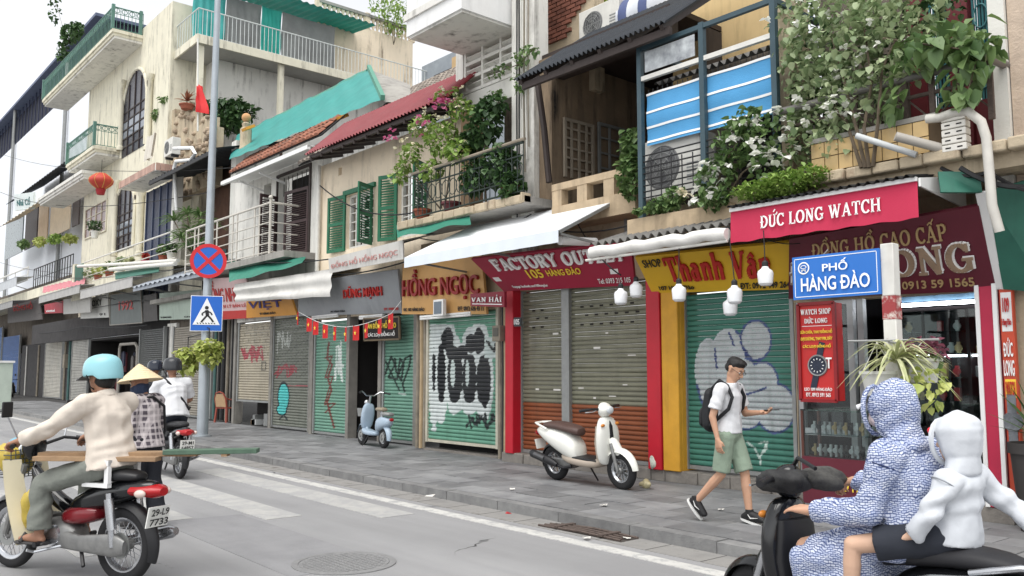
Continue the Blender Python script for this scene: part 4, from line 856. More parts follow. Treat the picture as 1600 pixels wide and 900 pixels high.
far_sign(Q((70, 490), (98, 489), (98, 470), (69, 476), 9.8, 9.7), (190, 40, 56), [('viettel', .1, .15, .6, .4, WHTT)], 'small red banner hanging under the grey metal awning')
far_sign(Q((12, 505), (66, 499), (58, 455), (12, 462), 10.9, 10.7), (84, 78, 76), [('ĐỒNG HỒ', .2, .4, .8, .7, REDL)], 'dim brownish signboard in shade above the blue shutter')
def metal_awning(pl, pr, h, Y, depth, rise, col, lab, corr=0):
 a, b = P(*pl, Y), P(*pr, Y); z = (a.z+b.z)/2; t = thing('metal_awning', lab, 'awning', (a.x, Y, z))
 m_ = S('aw_%d_%d_%d' % col, col, rough=.6, metal=.2, var=.2, scale=2.5, stain=.4, stcol=srgb(90, 88, 84))
 MB().box(a.x, b.x, Y, Y+.03, z-h, z).build('fascia', m_, t)
 mb = MB()
 if corr: mb.corr((a.x, Y-.05, z), (b.x, Y-.05, z), (b.x, Y+depth, z+rise), (a.x, Y+depth, z+rise), corr, .03)
 else: mb.sheet((a.x, Y-.02, z+.01), (b.x, Y-.02, z+.01), (b.x, Y+depth, z+rise), (a.x, Y+depth, z+rise), .02)
 mb.build('top_sheet', m_, t, smooth=bool(corr))
 for k in range(3): x = a.x+(b.x-a.x)*(.1+.4*k); MB().beam((x, Y+.03, z-h*.5), (x, Y+depth, z-h), .04, .04).build('arm', STEEL, t)
metal_awning((61, 461), (124, 448), .32, 8.9, 1.2, .15, (176, 174, 170), 'grey box awning with dents over the red banner'); metal_awning((126, 450), (206, 437), .34, 8.8, 1.2, .18, (184, 182, 178), 'long pale grey box awning over the dark glass signboard')
metal_awning((208, 447), (318, 428), .12, 8.8, 1.1, .5, (158, 166, 176), 'bluish corrugated awning behind the no stopping sign', 14)
metal_awning((-60, 470), (26, 428), .5, 10.0, .9, .1, (196, 200, 204), 'white box awning at the far left of the row'); metal_awning((-60, 505), (20, 455), .35, 9.6, .9, .1, (150, 150, 148), 'lower grey awning at the far left of the row')
p = P(95, 455, 9.0); mb = MB().corr(P(66, 458, 9.1), P(132, 443, 9.1), P(134, 433, 9.7), P(68, 448, 9.7), 10, .02); tag(mb.build('pink_awning_sheet', S('pink_sheet', (200, 120, 128), rough=.7, var=.2), loc=p, smooth=True), 'faded pink corrugated sheet behind the grey box awning', 'awning')
# upper storeys
def PX(x, y, X): d = _ray(x, y); return CAM+d*(X/d.x)
def railing(parent, a, b, h, n, m, rb=.009, rt=.02, name='railing', mids=(), flat=False):
 """rails from a to b (floor points) with n upright bars, each its own piece"""
 a, b = V(a), V(b); up = V((0, 0, h)); mb = MB()
 mb.tube([a+up, b+up], rt, 8)
 ro = mb.build(name, m, parent, smooth=True)
 MB().tube([a+V((0, 0, .06)), b+V((0, 0, .06))], rt*.6, 6).build('bottom_rail', m, parent if False else ro)
 for f in mids: MB().tube([a+up*f, b+up*f], rt*.55, 6).build('rail', m, ro)
 if n:
  mb = MB().tube([(0, 0, .05), (0, 0, h)], rb, 6); me = mb.mesh('bar', m, smooth=True)
  for k in range(n+1): link('bar', me, ro, lerp(a, b, k/n))
 return ro
def ac_unit(c, lab, w=.8, h=.55, d=.3, ang=0, group='air conditioners'):
 c = V(c); t = thing('air_conditioner', lab, 'air conditioner', c, group, rot=ang, local=True); W_ = S('ac_white', (216, 214, 206), rough=.5, var=.15, scale=6, stain=.4, stcol=srgb(130, 124, 112))
 MB().box(-w/2, w/2, 0, d, 0, h).build('case', W_, t, bev=.015)
 fx = -w*.14; MB().lathe([(.0, -.004), (h*.34, -.004), (h*.35, -.012), (h*.37, -.002)], (fx, 0, h/2), 'y', 28).build('fan_well', S('fan_dark', (120, 120, 120), rough=.7), t)
 for k in range(3):
  mb = MB(); a = k*2.094; mb.add([V((fx, -.006, h/2))+V((math.cos(a+s_)*r_*h, 0, math.sin(a+s_)*r_*h)) for s_, r_ in ((0, .06), (.3, .31), (.95, .31), (.9, .06))], [(0, 1, 2, 3)]).build('fan_blade', S('fan_blade', (96, 96, 98)), t)
 mb = MB()
 for r_ in (.09, .17, .25, .33): mb.tube([(fx+math.cos(q*.3927)*r_*h, -.02, h/2+math.sin(q*.3927)*r_*h) for q in range(16)], .005, 4, closed=True)
 for k in range(8): a = k*.785; mb.tube([(fx, -.02, h/2), (fx+math.cos(a)*h*.36, -.02, h/2+math.sin(a)*h*.36)], .005, 4)
 mb.build('fan_guard', STEEL, t)
 mb = MB()
 for k in range(5): mb.box(w*.28, w*.46, -.006, .0, h*.2+k*.05, h*.2+k*.05+.02)
 mb.build('side_panel', STEEL, t)
 for q in (-.4, .3): MB().box(w*q, w*(q+.1), .02, d-.02, -.08, 0).build('foot', BLK, t)
 return t
def louvre_leaf(parent, hinge, dirv, w, z0, z1, m, name='window_shutter'):
 """louvred leaf from hinge along dirv"""
 d = V(dirv).normalized(); n_ = V((-d.y, d.x, 0)); h = V((hinge[0], hinge[1], 0)); mb = MB(); t = .035
 for u0, u1 in ((0, .07), (w-.07, w)): mb.beam(h+d*((u0+u1)/2)+V((0, 0, z0)), h+d*((u0+u1)/2)+V((0, 0, z1)), .07, t, up=n_)
 for z in (z0+.04, (z0+z1)/2, z1-.04): mb.beam(h+d*.07+V((0, 0, z)), h+d*(w-.07)+V((0, 0, z)), t, .08)
 lo = mb.build(name, m, parent); k = z0+.11
 sm = MB(); sm.beam(d*-(w/2-.07), d*(w/2-.07), .045, .01, up=(n_+V((0, 0, 1)))); me = sm.mesh('louvre', m)
 while k < z1-.1:
  if abs(k-(z0+z1)/2) > .06: link('louvre', me, lo, h+d*(w/2)+V((0, 0, k)))
  k += .055
 return lo
GSH = S('shutter_green_wood', (28, 112, 76), rough=.55, var=.2, scale=6, stain=.3, stcol=srgb(16, 50, 36))
def window_grille(parent, x0, x1, z0, z1, Y, nv, nh, m, name='window', dark=True):
 if x0 > x1: x0, x1 = x1, x0
 mb = MB()
 for a, b, c, d in ((x0, x0+.06, z0, z1), (x1-.06, x1, z0, z1), (x0+.06, x1-.06, z0, z0+.06), (x0+.06, x1-.06, z1-.06, z1)): mb.box(a, b, Y, Y+.08, c, d)
 wo = mb.build(name, m, parent)
 for k in range(1, nv): x = x0+(x1-x0)*k/nv; MB().box(x-.018, x+.018, Y+.01, Y+.05, z0+.06, z1-.06).build('bar', m, wo)
 for k in range(1, nh): z = z0+(z1-z0)*k/nh; MB().box(x0+.06, x1-.06, Y+.02, Y+.045, z-.012, z+.012).build('bar', m, wo)
 if dark: MB().box(x0, x1, Y+.3, Y+.32, z0, z1).build('room_dark', DARK, wo)
 return wo
def tile_roof(parent, x0, x1, ye, ze, yr, zr, m, step=.22, rows=None, w=.2):
 """pan tiles as separate rows of pieces; 300 nearest the eave as objects, the rest joined"""
 if x0 > x1: x0, x1 = x1, x0
 L = math.hypot(yr-ye, zr-ze); n = int(L/step); nx = int((x1-x0)/w); ang = math.atan2(zr-ze, yr-ye)
 mb = MB().sheet((x0, ye, ze-.03), (x1, ye, ze-.03), (x1, yr, zr-.03), (x0, yr, zr-.03), .03); base = mb.build('roof', DARK, parent)
 pr = MB(); pr.grid(lambda u, v: V(((u-.5)*w*1.02, v*step*1.2, .05*math.sin(u*math.pi)+.02*(1-v))), 6, 1); pr.grid(lambda u, v: V(((u-.5)*w*1.02, 0, (.05*math.sin(u*math.pi)+.02)*v)), 6, 1)
 me = pr.mesh('roof_tile', m, smooth=True, ang=60); rest = MB(); cnt = 0
 for r_ in range(n):
  for i in range(nx):
   t = (r_)/n; p = V((x0+(i+.5)*w, ye+(yr-ye)*t, ze+(zr-ze)*t))
   M = Matrix.Translation(p) @ Matrix.Rotation(ang, 4, 'X')
   if cnt < 250 and r_ < 4:
    o = link('roof_tile', me, base, p); o.rotation_euler = (ang+random.gauss(0, .02), 0, random.gauss(0, .03)); cnt += 1
   else: rest.add([M@V(q) for q in pr.v], pr.f)
 if rest.v: o = rest.build('roof_tile_field', m, base, smooth=True, ang=60); o['kind'] = 'stuff'
 return base
TILE = S('clay_tile', (158, 98, 74), rough=.9, var=.4, scale=5, bump=.3, bscale=40, island=.3, wear=(srgb(92, 84, 76), .4, 4)); TILEG = S('clay_tile_grey', (150, 138, 126), rough=.95, var=.4, scale=5, bump=.3, bscale=40, island=.3)
# cream house over 101
Xl, Xr = P(501, 300, Y1).x, P(728, 250, Y1).x; ze = P(560, 238, Y1).z
wx0, wx1 = P(541, 345, Y1).x, P(583, 345, Y1).x; wz0, wz1 = P(560, 386, Y1).z, P(560, 300, Y1).z
w2a, w2b = P(622, 330, Y1).x, P(668, 330, Y1).x
z1w = P(570, 421, 9.1).z-.1
wall(h101, Xl, Xr, z1t+.02, ze, Y1+.0, [(wx0, wx1, wz0, wz1), (w2a, w2b, wz0, wz1+.1), (P(529, 268, Y1).x, P(534, 268, Y1).x, P(531, 274, Y1).z, P(531, 262, Y1).z)], PLC, th=.24, name='upper_wall')
window_grille(h101, wx0, wx1, wz0, wz1, Y1+.08, 4, 6, WSTEEL); window_grille(h101, w2a, w2b, wz0, wz1+.1, Y1+.08, 4, 6, WSTEEL)
lw = (wx1-wx0)/2
MB().box(wx0-.08, wx1+.1, Y1-.06, Y1-.002, wz1, wz1+.1).build('window_lintel', GSH, h101)
louvre_leaf(h101, (wx0, Y1-.03), (-1, -.12, 0), lw*1.15, wz0-.03, wz1+.02, GSH); louvre_leaf(h101, (wx1, Y1-.03), (.45, -.9, 0), lw*.95, wz0-.03, wz1+.02, GSH)
louvre_leaf(h101, (w2a, Y1-.03), (-1, -.35, 0), lw*.85, wz0-.03, wz1+.12, GSH); louvre_leaf(h101, (w2b, Y1-.03), (.5, -.9, 0), lw, wz0-.03, wz1+.12, GSH)
mb = MB(); x = P(497, 300, Y1-.1).x; mb.tube([(x, Y1-.08, 3.2), (x, Y1-.08, ze)], .05, 10).build('drain_pipe', WSTEEL, h101, smooth=True)
mb = MB(); p = P(500, 420, Y1-.1); mb.beam((Xl-.02, Y1-.14, p.z), (P(520, 420, Y1).x, Y1-.14, p.z), .25, .3)
ye = Y1-.55; zr1_ = P(590, 162, 12.2).z; tile_roof(h101, Xl-.1, Xr+.1, ye, ze-.02, 12.2, zr1_, TILEG)
ra, rb_ = P(479, 237, ye-.25), P(705, 158, ye-.25); rz_ = (ra.z+rb_.z)/2
RT_ = S('red_tin', (142, 46, 54), rough=.55, var=.2, scale=2, stain=.3, stcol=srgb(90, 30, 34))
rt = thing('red_corrugated_eave', 'red corrugated metal eave sheet under the grey tile roof', 'roof sheet', (ra.x, ye, rz_))
MB().corr((ra.x, ye-.3, rz_), (rb_.x, ye-.3, rz_), (rb_.x, ye+.7, rz_+.92), (ra.x, ye+.7, rz_+.92), 46, .022).build('sheet', RT_, rt, smooth=True)
MB().beam((ra.x+.1, ye-.2, rz_-.06), (rb_.x, ye-.2, rz_-.06), .06, .08).build('purlin', WOODD, rt)
for k in range(12): x = ra.x+.2+(rb_.x-ra.x-.3)*k/11; MB().beam((x, ye-.25, rz_-.12), (x, Y1, rz_+.1), .06, .07).build('rafter', WOODD, rt)
# balcony with iron rail in front of 103
yb = 8.5; bx0, bx1 = P(622, 345, yb).x, P(818, 310, yb).x; bz = P(720, 326, yb).z
bal = thing('iron_balcony', 'old stone balcony with wrought iron rail overgrown by potted plants', 'balcony', (bx0, yb, bz))
MB().box(bx0, bx1, yb+.02, Y3-.002, bz-.14, bz-.02).build('slab', CONC, bal)
x = bx0
while x < bx1:
 L = random.uniform(.18, .4); MB().box(x, min(x+L-.015, bx1), yb-.04+random.uniform(-.02, .02), yb+.16, bz-.13, bz+random.uniform(-.01, .03)).build('edge_stone', PLO, bal, bev=.02); x += L
rh = P(740, 244, yb).z-bz
IRG = S('iron_green_black', (44, 58, 52), rough=.6, var=.3)
ro = railing(bal, (bx0+.45, yb+.04, bz), (bx1-.05, yb+.04, bz), rh, 22, IRG, .008, .025, mids=(.3, .75))
for k in range(14):
 x = bx0+.6+(bx1-bx0-.8)*k/13; mb = MB(); zz = bz+rh*.52
 mb.tube([(x+.11*math.cos(q*.449), yb+.03, zz+.14*math.sin(q*.449)) for q in range(14)], .008, 5, closed=True).build('scroll', IRG, ro)
MB().tube([(bx0+.4, yb+.03, bz+rh+.03), ((bx0+bx1)/2, yb+.03, bz+rh+.02), (bx1, yb+.03, bz+rh+.04)], .03, 8).build('hand_rail', S('old_wood_rail', (150, 138, 120), rough=.8, var=.3), bal, smooth=True)
mb = MB(); a, b, c_, d_ = P(621, 372, 8.3), P(736, 348, 8.3), P(732, 328, 8.75), P(619, 352, 8.75); mb.grid(lambda u, v: lerp(lerp(a, b, u), lerp(d_, c_, u), v)+V((0, 0, .03*math.sin(u*11)*(1-v))), 24, 6); tag(mb.build('green_tarpaulin', GT, smooth=True, loc=a), 'teal tarpaulin strip hanging below the iron balcony', 'tarpaulin')
# white vent-block building behind the balcony
yv = 9.25; vx0, vx1 = P(716, 100, yv).x, P(802, 100, yv).x; px1 = P(836, 200, 9.1).x; pxa = P(801, 200, 9.1).x
vz0, vz1 = P(760, 165, yv).z, P(760, 70, yv).z; TOP = P(760, -60, yv).z
hv = thing('vent_block_building', 'tall white building with ventilation blocks and white corner pillar above the balcony', 'house', (vx0, yv, bz))
MB().box(pxa, px1, 9.08, 9.4, 3.2, TOP).build('corner_pillar', PLW, hv)
mb = MB(); cx0, cx1 = P(720, 240, yv).x, P(735, 240, yv).x; mb.box(cx0, cx1, yv, yv+.3, bz-.1, vz0+.1).build('column', S('plaster_tan', (186, 150, 116), rough=.9, var=.25, scale=3, stain=.6), hv)
MB().box(Xr+.05, pxa, yv+1.2, yv+1.3, bz-.1, TOP).build('back_wall', PLD, hv)
MB().box(vx0-.1, pxa-.01, yv+.02, yv+.25, vz0, vz0+.35).box(vx0-.1, pxa-.01, yv+.02, yv+.25, vz1+.32, TOP).box(vx0-.1, vx0+.12, yv+.02, yv+.25, vz0+.35, vz1+.32).build('upper_wall', PLW, hv)
nv_, nh_ = 3, 4
for i in range(nv_):
 for j in range(nh_):
  xa_, xb_ = vx0+.14+(pxa-vx0-.2)*i/nv_, vx0+.14+(pxa-vx0-.2)*(i+1)/nv_; za_, zb_ = vz0+.37+(vz1-vz0-.07)*j/nh_, vz0+.37+(vz1-vz0-.07)*(j+1)/nh_; mb = MB()
  mb.box(xa_, xa_+.05, yv+.03, yv+.2, za_, zb_).box(xa_+.05, xb_-.01, yv+.03, yv+.2, za_, za_+.06)
  mb.beam(((xa_+.05), yv+.1, za_+.14), ((xb_-.01), yv+.1, za_+.14), .12, .035, up=(0, .6, 1)).build('vent_block', PLW, hv)
for k in range(7):
 x = P(808+k*3, 100, 9.05).x; MB().tube([(x, 9.05, 4+k*.2), (x+.02*math.sin(k), 9.04, 6), (x, 9.05, TOP)], .012, 6).build('cable', random.choice([BLK, PIPES, WSTEEL]), hv)
yc = 8.1; cr = P(722, 14, yc); cl = P(640, 62, yc); zc = (cr.z+cl.z)/2
wc_ = thing('white_cantilever_balcony', 'white concrete box balcony jutting out above the ventilation blocks', 'balcony', (cr.x, yc, zc))
MB().box(cl.x, cr.x, yc, yv+.02, zc-.02, zc+.14).build('slab', PLW, wc_); MB().box(cl.x-.04, cr.x+.04, yc-.04, yc+.1, zc+.02, zc+1.1).box(cr.x-.1, cr.x+.04, yc+.1, yv, zc+.02, zc+1.1).build('parapet', WHT, wc_); MB().box(cl.x-.08, cr.x+.08, yc-.08, yc-.04, zc+.3, zc+.42).build('moulding', PLW, wc_)
# 105 upper floor: dark recess under a black canopy
SHADEW = S('recess_shade_wall', (70, 60, 52), rough=.95, var=.4, scale=2, stain=.8, stcol=srgb(30, 27, 25))  # shade of the canopied recess put into the wall colour, plus stains
ux0, ux1 = px1+.01, P(990, 200, Y9).x; uz0 = 3.75; uz1 = P(860, 100, Y9).z+.15
MB().box(ux0, ux1+.1, Y9+.02, Y9+2.6, uz0, uz0+.1).build('upper_floor', CONC, h105)
MB().box(ux0-.02, ux1+.6, Y9+2.6, Y9+2.7, uz0+.1, uz1+1).build('back_wall', SHADEW, h105); MB().box(ux0, ux1+.6, Y9+.4, Y9+2.6, uz1+.02, uz1+.1).build('ceiling', WOODD, h105); MB().box(ux0, ux1+.6, Y9+.1, Y9+.3, uz1-.35, uz1+.1).build('lintel_beam', WOODD, h105)
MB().box(ux0+.003, ux0+.3, Y9+.03, Y9+2.6, uz0+.1, uz1).build('side_wall', S('plaster_sooty', (150, 128, 102), rough=.95, var=.45, scale=1.3, bump=.4, bscale=20, stain=1., stcol=srgb(34, 30, 28)), h105); MB().box(ux1+.5, ux1+.6, Y9+.9, Y9+2.6, uz0+.1, uz1).build('side_wall', SHADEW, h105)
LX = ux0+.33
def lattice(pa, pb, m, nm, n, k):
 a, b = PX(*pa, LX), PX(*pb, LX); y0, y1, z0, z1 = a.y, b.y, a.z, b.z
 mb = MB().box(LX, LX+.04, y0, y0+.05, z0, z1).box(LX, LX+.04, y1-.05, y1, z0, z1).box(LX, LX+.04, y0+.05, y1-.05, z1-.05, z1); lo = mb.build(nm, m, h105)
 for i in range(1, n): y = y0+(y1-y0)*i/n; MB().box(LX+.005, LX+.035, y-.02, y+.02, z0, z1-.05).build('bar', m, lo)
 for i in range(1, k): z = z0+(z1-z0)*i/k; MB().box(LX+.01, LX+.03, y0+.05, y1-.05, z-.015, z+.015).build('bar', m, lo)
lattice((880, 276), (926, 196), S('lattice_pale', (156, 144, 126), rough=.7), 'lattice_gate', 4, 6); lattice((934, 285), (985, 205), STEEL, 'steel_door', 3, 4)
yq = 8.75; qx0, qx1 = P(862, 300, yq).x, P(992, 285, yq).x; qz0, qz1 = P(920, 312, yq).z, P(920, 275, yq).z
bb = thing('concrete_balustrade', 'tan concrete balustrade with open gaps on the dark recess', 'balustrade', (qx0, yq, qz0)); CT = S('concrete_tan', (196, 172, 138), rough=.9, var=.25, scale=4, stain=.7, stcol=srgb(90, 76, 60), bump=.3, bscale=30)
MB().box(qx0, qx1, yq, yq+.16, qz1-.1, qz1).build('coping', CT, bb); MB().box(qx0, qx1, yq, Y9+.01, qz0-.3, qz0).build('plinth', CT, bb)
for u in (.0, .32, .64, .94): x = qx0+(qx1-qx0)*u; MB().box(x, x+.2, yq+.01, yq+.15, qz0, qz1-.1).build('post', CT, bb)
ka, kb_ = P(803, 111, 8.2), P(1040, 50, 8.2); kz = (ka.z+kb_.z)/2
bc = thing('black_canopy', 'black corrugated canopy over the dark upper recess', 'canopy', (ka.x, 8.2, kz)); BT = S('black_tin2', (52, 58, 66), rough=.6, metal=.2, var=.3, scale=3)
MB().corr((ka.x, 8.2, kz), (kb_.x, 8.2, kz), (kb_.x, 9.9, kz+1.2), (ka.x, 9.9, kz+1.2), 34, .025).build('roof_sheet', BT, bc, smooth=True)
for k in range(6): x = ka.x+.1+(kb_.x-ka.x-.2)*k/5; MB().beam((x, 8.25, kz-.05), (x, 9.9, kz+1.1), .06, .08).build('rafter', WOODD, bc)
MB().beam((ka.x+.1, 8.3, kz-.1), (kb_.x, 8.3, kz-.1), .06, .1).build('purlin', WOODD, bc)
MB().tube([P(838, 115, 8.9), P(850, 200, 8.9), P(858, 285, 8.9)], .05, 8).build('post', WOODD, bc)
ow = thing('old_brick_wall', 'crumbling brick and plaster wall rising behind the black canopy', 'wall', (px1, 10, kz)); a, b = P(832, 60, 10.0), P(925, 60, 10.0)
MB().box(a.x, b.x, 10.05, 10.3, kz+.3, P(830, -5, 10).z).build('masonry', PLO, ow)
BR = S('old_brick', (140, 84, 66), rough=.95, var=.4, scale=8, island=.3, bump=.3, bscale=50); mb = MB().box(-.105, .105, -.03, .03, -.03, .03); me = mb.mesh('brick', BR)
for k in range(230):
 r_ = k % 16; x = a.x+.15+((k//16)*.235+.117*(r_ % 2)); z = P(880, 90, 10).z+r_*.078
 if x < b.x-.1 and mnoise.noise(V((x*1.1, z*1.3, 2))) > -.12: link('brick', me, ow, (x, 10.035, z))
ac_unit(P(935, 62, 9.9), 'white air conditioner standing on the black canopy', .9, .6, .32)
tk = thing('water_tank', 'blue and white round water tank behind the black canopy', 'water tank', P(1012, 30, 10.2)); c = P(1015, 28, 10.3)
MB().lathe([(0, -.52), (.3, -.48), (.42, -.36), (.42, .36), (.3, .48), (0, .52)], c, 'x', 28).build('shell', S('tank_white', (214, 218, 224), rough=.4), tk, smooth=True)
for q in (-.22, .2): MB().lathe([(.424, q-.09), (.43, q-.06), (.43, q+.06), (.424, q+.09)], c, 'x', 28).build('band', S('tank_blue', (78, 92, 140), rough=.4), tk, smooth=True)
def tinwall(x0, x1, Y, z0, z1, m, n, lab):
 t = thing('tin_wall', lab, 'wall', (x0, Y, z0)); MB().grid(lambda u, v: V((x0+(x1-x0)*u, Y+.02*math.sin(u*n*6.283), z0+(z1-z0)*v)), n*6, 1).grid(lambda u, v: V((x0+(x1-x0)*u, Y+.02*math.sin(u*n*6.283)+.008, z0+(z1-z0)*v)), n*6, 1).build('sheet', m, t, smooth=True)
 MB().box(x0, x1, Y+.03, Y+.08, z1-.1, z1-.04).build('purlin', STEEL, t)
tinwall(P(850, 20, 11.5).x, P(920, 20, 11.5).x, 11.5, P(880, 60, 11.5).z-1, P(880, -60, 11.5).z, S('tin_teal', (80, 130, 132), rough=.5, var=.2), 14, 'teal corrugated wall sheet behind the old brick wall'); tinwall(P(921, 20, 11.5).x, P(1062, 20, 11.5).x, 11.55, P(880, 60, 11.5).z-1, P(880, -60, 11.5).z, S('tin_grey', (150, 158, 152), rough=.5, var=.2), 24, 'grey corrugated wall sheet behind the water tank')
# 107 upper: cage, blue awning cloth, AC
yc7 = 8.45; STB = S('steel_blue_grey', (58, 82, 92), rough=.5, var=.2, scale=6)
cg = thing('balcony_cage', 'blue-grey steel balcony cage frame with rails in front of the blue cloth', 'cage', P(1000, 300, yc7))
xA, xB, xC = P(999, 200, yc7).x, P(1097, 180, yc7).x, P(1210, 160, yc7).x; zt7 = (P(1000, 68, yc7).z+P(1205, 0, yc7).z)/2; zb7 = P(1000, 318, yc7).z; zb7 = min(zb7, P(1210, 290, yc7).z)
for x in (xA, xB, xC): MB().box(x-.035, x+.035, yc7, yc7+.07, zb7-.1, zt7+.02).build('post', STB, cg)
for z in (zt7, zt7-.42): MB().box(xA+.036, xC-.036, yc7+.005, yc7+.06, z-.06, z).build('beam', STB if z == zt7 else WSTEEL, cg)
for x in (xA, xC): MB().box(x-.03, x+.03, yc7+.07, 9.5, zt7-.06, zt7).build('beam', STB, cg)
zr0 = P(1050, 300, yc7).z; zr1 = P(1050, 232, yc7).z
for k in range(8): z = zr0+(zr1-zr0)*k/7; MB().tube([(xA, yc7+.03, z), (xC, yc7+.03, z)], .01, 6).build('rail', BLK, cg)
for k in range(1, 12): x = xA+(xC-xA)*k/12; MB().tube([(x, yc7+.02, zr0-.05), (x, yc7+.02, zr1-.1)], .008, 6).build('bar', BLK, cg)
BLU = S('cloth_blue', (72, 156, 214), rough=.75, var=.12, scale=3, bump=.25, bscale=60)
ck = thing('blue_cloth_blind', 'blue awning cloth with white stripes hung inside the steel cage', 'blind', P(1100, 200, 8.52)); zq1 = (P(1000, 147, 8.52).z+P(1205, 88, 8.52).z)/2; zq0 = (P(1000, 232, 8.52).z+P(1205, 176, 8.52).z)/2
fnb = lambda u, v: V((xA+.06+(xC-xA-.12)*u, 8.53+.008*math.sin(u*15+v*3)+.012*math.sin(v*9), zq0+(zq1-zq0)*v))
def band(v0, v1, m, nm, dy): mb = MB(); mb.grid(lambda u, v: fnb(u, v0+(v1-v0)*v)+V((0, dy, 0)), 40, max(2, int(20*(v1-v0)))).build(nm, m, ck, smooth=True)
band(0, 1, BLU, 'cloth', 0)
for v0 in (.05, .32, .61, .955): band(v0, v0+.042, WHTT, 'stripe', -.008)
for k in range(24): u = (k+.5)/24; p = fnb(u, 1); MB().tube([p, p+V((0, 0, .05))], .006, 4).build('hook', BLK, ck)
mb = MB().sheet((xA+.1, 8.46, zt7-.38), (xB-.1, 8.46, zt7-.38), (xB-.1, 8.46, zt7-.1), (xA+.1, 8.46, zt7-.1), .01); tag(mb.build('glass_louvre_panel', S('frosted', (190, 196, 198), rough=.3, var=.6, scale=7), loc=(xA, 8.46, zt7-.4)), 'frosted greyish panel between the top beams of the steel cage', 'panel')
ac_unit(P(1048, 305, 8.62), 'large white air conditioner behind the cage rails', .95, .78, .35)
mb = MB().corr((xA+.1, 8.65, zt7-.5), (xC-.1, 8.65, zt7-.5), (xC-.1, 9.7, zt7-.05), (xA+.1, 9.7, zt7-.05), 16, .03); tag(mb.build('fibro_roof_sheet', MATS['fibro_cement'], loc=(xA, 8.5, zt7-.75), smooth=True), 'old corrugated roof sheet inside the top of the steel cage', 'roof sheet')
zf7 = P(1060, 345, 8.3).z
MB().box(X7p+.0, X9l-.02, 8.4, Y9+.6, zf7-.25, zf7+.0).build('balcony_slab', CT, h107)
MB().box(P(980, 340, 8.3).x, P(1142, 320, 8.3).x, 8.3, 8.395, zf7-.3, zf7+.12).build('parapet', CT, h107)
MB().box(ux1+.61, X9l, Y9+.6, Y9+.8, zf7, zt7).build('back_wall', PLD, h107)
MB().box(P(1120, 250, Y9).x, P(1190, 250, Y9).x, Y9+.56, Y9+.6, zf7+.1, zf7+2.1).build('window', DARK, h107)
MB().box(P(1050, 30, 10.5).x, P(1232, 30, 10.5).x, 10.5, 10.7, zt7-1.2, zt7+4).build('upper_wall', S('plaster_ochre', (222, 190, 132), rough=.9, var=.15, scale=1.5, stain=.6, stcol=srgb(120, 96, 64)), h107)
# 109 upper: tiled balcony, X rails, red door
yb9 = 8.3; tx0, tx1 = P(1268, 240, yb9).x, P(1462, 215, yb9).x; tz0 = (P(1268, 266, yb9).z+P(1455, 246, yb9).z)/2; tz1 = (P(1268, 219, yb9).z+P(1455, 194, yb9).z)/2
pxw0, pxw1 = P(1224, 150, 8.9).x, P(1246, 150, 8.9).x
TOP9 = P(1400, -80, 8.9).z
MB().box(X9l+.01, XEND, yb9+.05, Y9+.6, tz0-.26, tz0-.01).build('balcony_slab', PLO, h109)
MB().box(pxw0, pxw1, 8.75, 9.2, tz0-.02, TOP9).build('column', PLO, h109)
dx = [P(p_, 100, Y9+.3).x for p_ in (1425, 1452, 1488, 1520, 1552)]
MB().box(pxw1+.01, dx[0], Y9+.3, Y9+.5, tz0, TOP9).build('upper_wall', PLD, h109)
RDW = S('door_red_paint', (112, 28, 36), rough=.5, var=.25, scale=4, stain=.3, stcol=srgb(50, 14, 18)); TEAL = S('grille_teal', (60, 128, 134), rough=.5, var=.2)
for k, (a, b) in enumerate(((dx[0], dx[1]), (dx[2], dx[3]))): MB().box(a, b, Y9+.22, Y9+.42, tz0, TOP9).build('door_post', RDW, h109)
for a, b in ((dx[1], dx[2]), (dx[3], dx[4])):
 mb = MB().box(a, b, Y9+.3, Y9+.36, tz0, tz0+.75); po = mb.build('door_panel', RDW, h109)
 MB().box(a, b, Y9+.5, Y9+.55, tz0, TOP9).build('room_dark', S('room_teal', (40, 62, 70)), h109)
 for k in range(6): x = a+(b-a)*(k+.5)/6; MB().tube([(x, Y9+.32, tz0+.75), (x, Y9+.32, TOP9)], .011, 6).build('grille_bar', TEAL, h109)
 for k in range(9):
  z = tz0+1+k*.33; mb = MB(); cx_ = (a+b)/2; mb.tube([(cx_+(b-a)*.36*math.cos(q*.5236), Y9+.3, z+.13*math.sin(q*.5236)) for q in range(12)], .01, 5, closed=True).build('grille_scroll', TEAL, h109)
wx = P(1556, 150, 8.8).x; wx2 = P(1582, 150, 8.8).x
MB().box(wx, wx2, 8.7, Y9+.5, tz0-.5, TOP9).build('side_pier', PLW, h109); MB().box(wx2+.01, XEND+1, 8.75, Y9+.5, tz0-.5, TOP9).build('neighbour_wall', S('plaster_pinkish', (208, 186, 164), rough=.95, var=.3, scale=4, bump=.6, bscale=25, stain=.6, stcol=srgb(110, 84, 66)), h109)
MB().box(X9l+.012, XEND, Y9+.02, Y9+.5, F1-.1, tz0-.28).build('spandrel', PLO, h109)
YT = S('wall_tile_yellow', (206, 172, 112), rough=.35, var=.2, scale=6, island=.14, stain=.4, stcol=srgb(110, 84, 50)); tw = .155; nx = int((tx1-tx0)/tw); nz = max(2, round((tz1-tz0)/tw)); th_ = (tz1-tz0)/nz
pw = thing('tiled_balcony_parapet', 'low balcony parapet faced with small yellow tiles', 'parapet', (tx0, yb9, tz0)); MB().box(tx0, tx1+.05, yb9, yb9+.12, tz0, tz1).build('core', S('grout', (92, 74, 52), rough=.9), pw)
mb = MB().box(-tw/2+.005, tw/2-.005, -.012, 0, -th_/2+.005, th_/2-.005); me = mb.mesh('tile', YT)
for i in range(nx):
 for j in range(nz): link('tile', me, pw, (tx0+(i+.5)*tw, yb9, tz0+(j+.5)*th_))
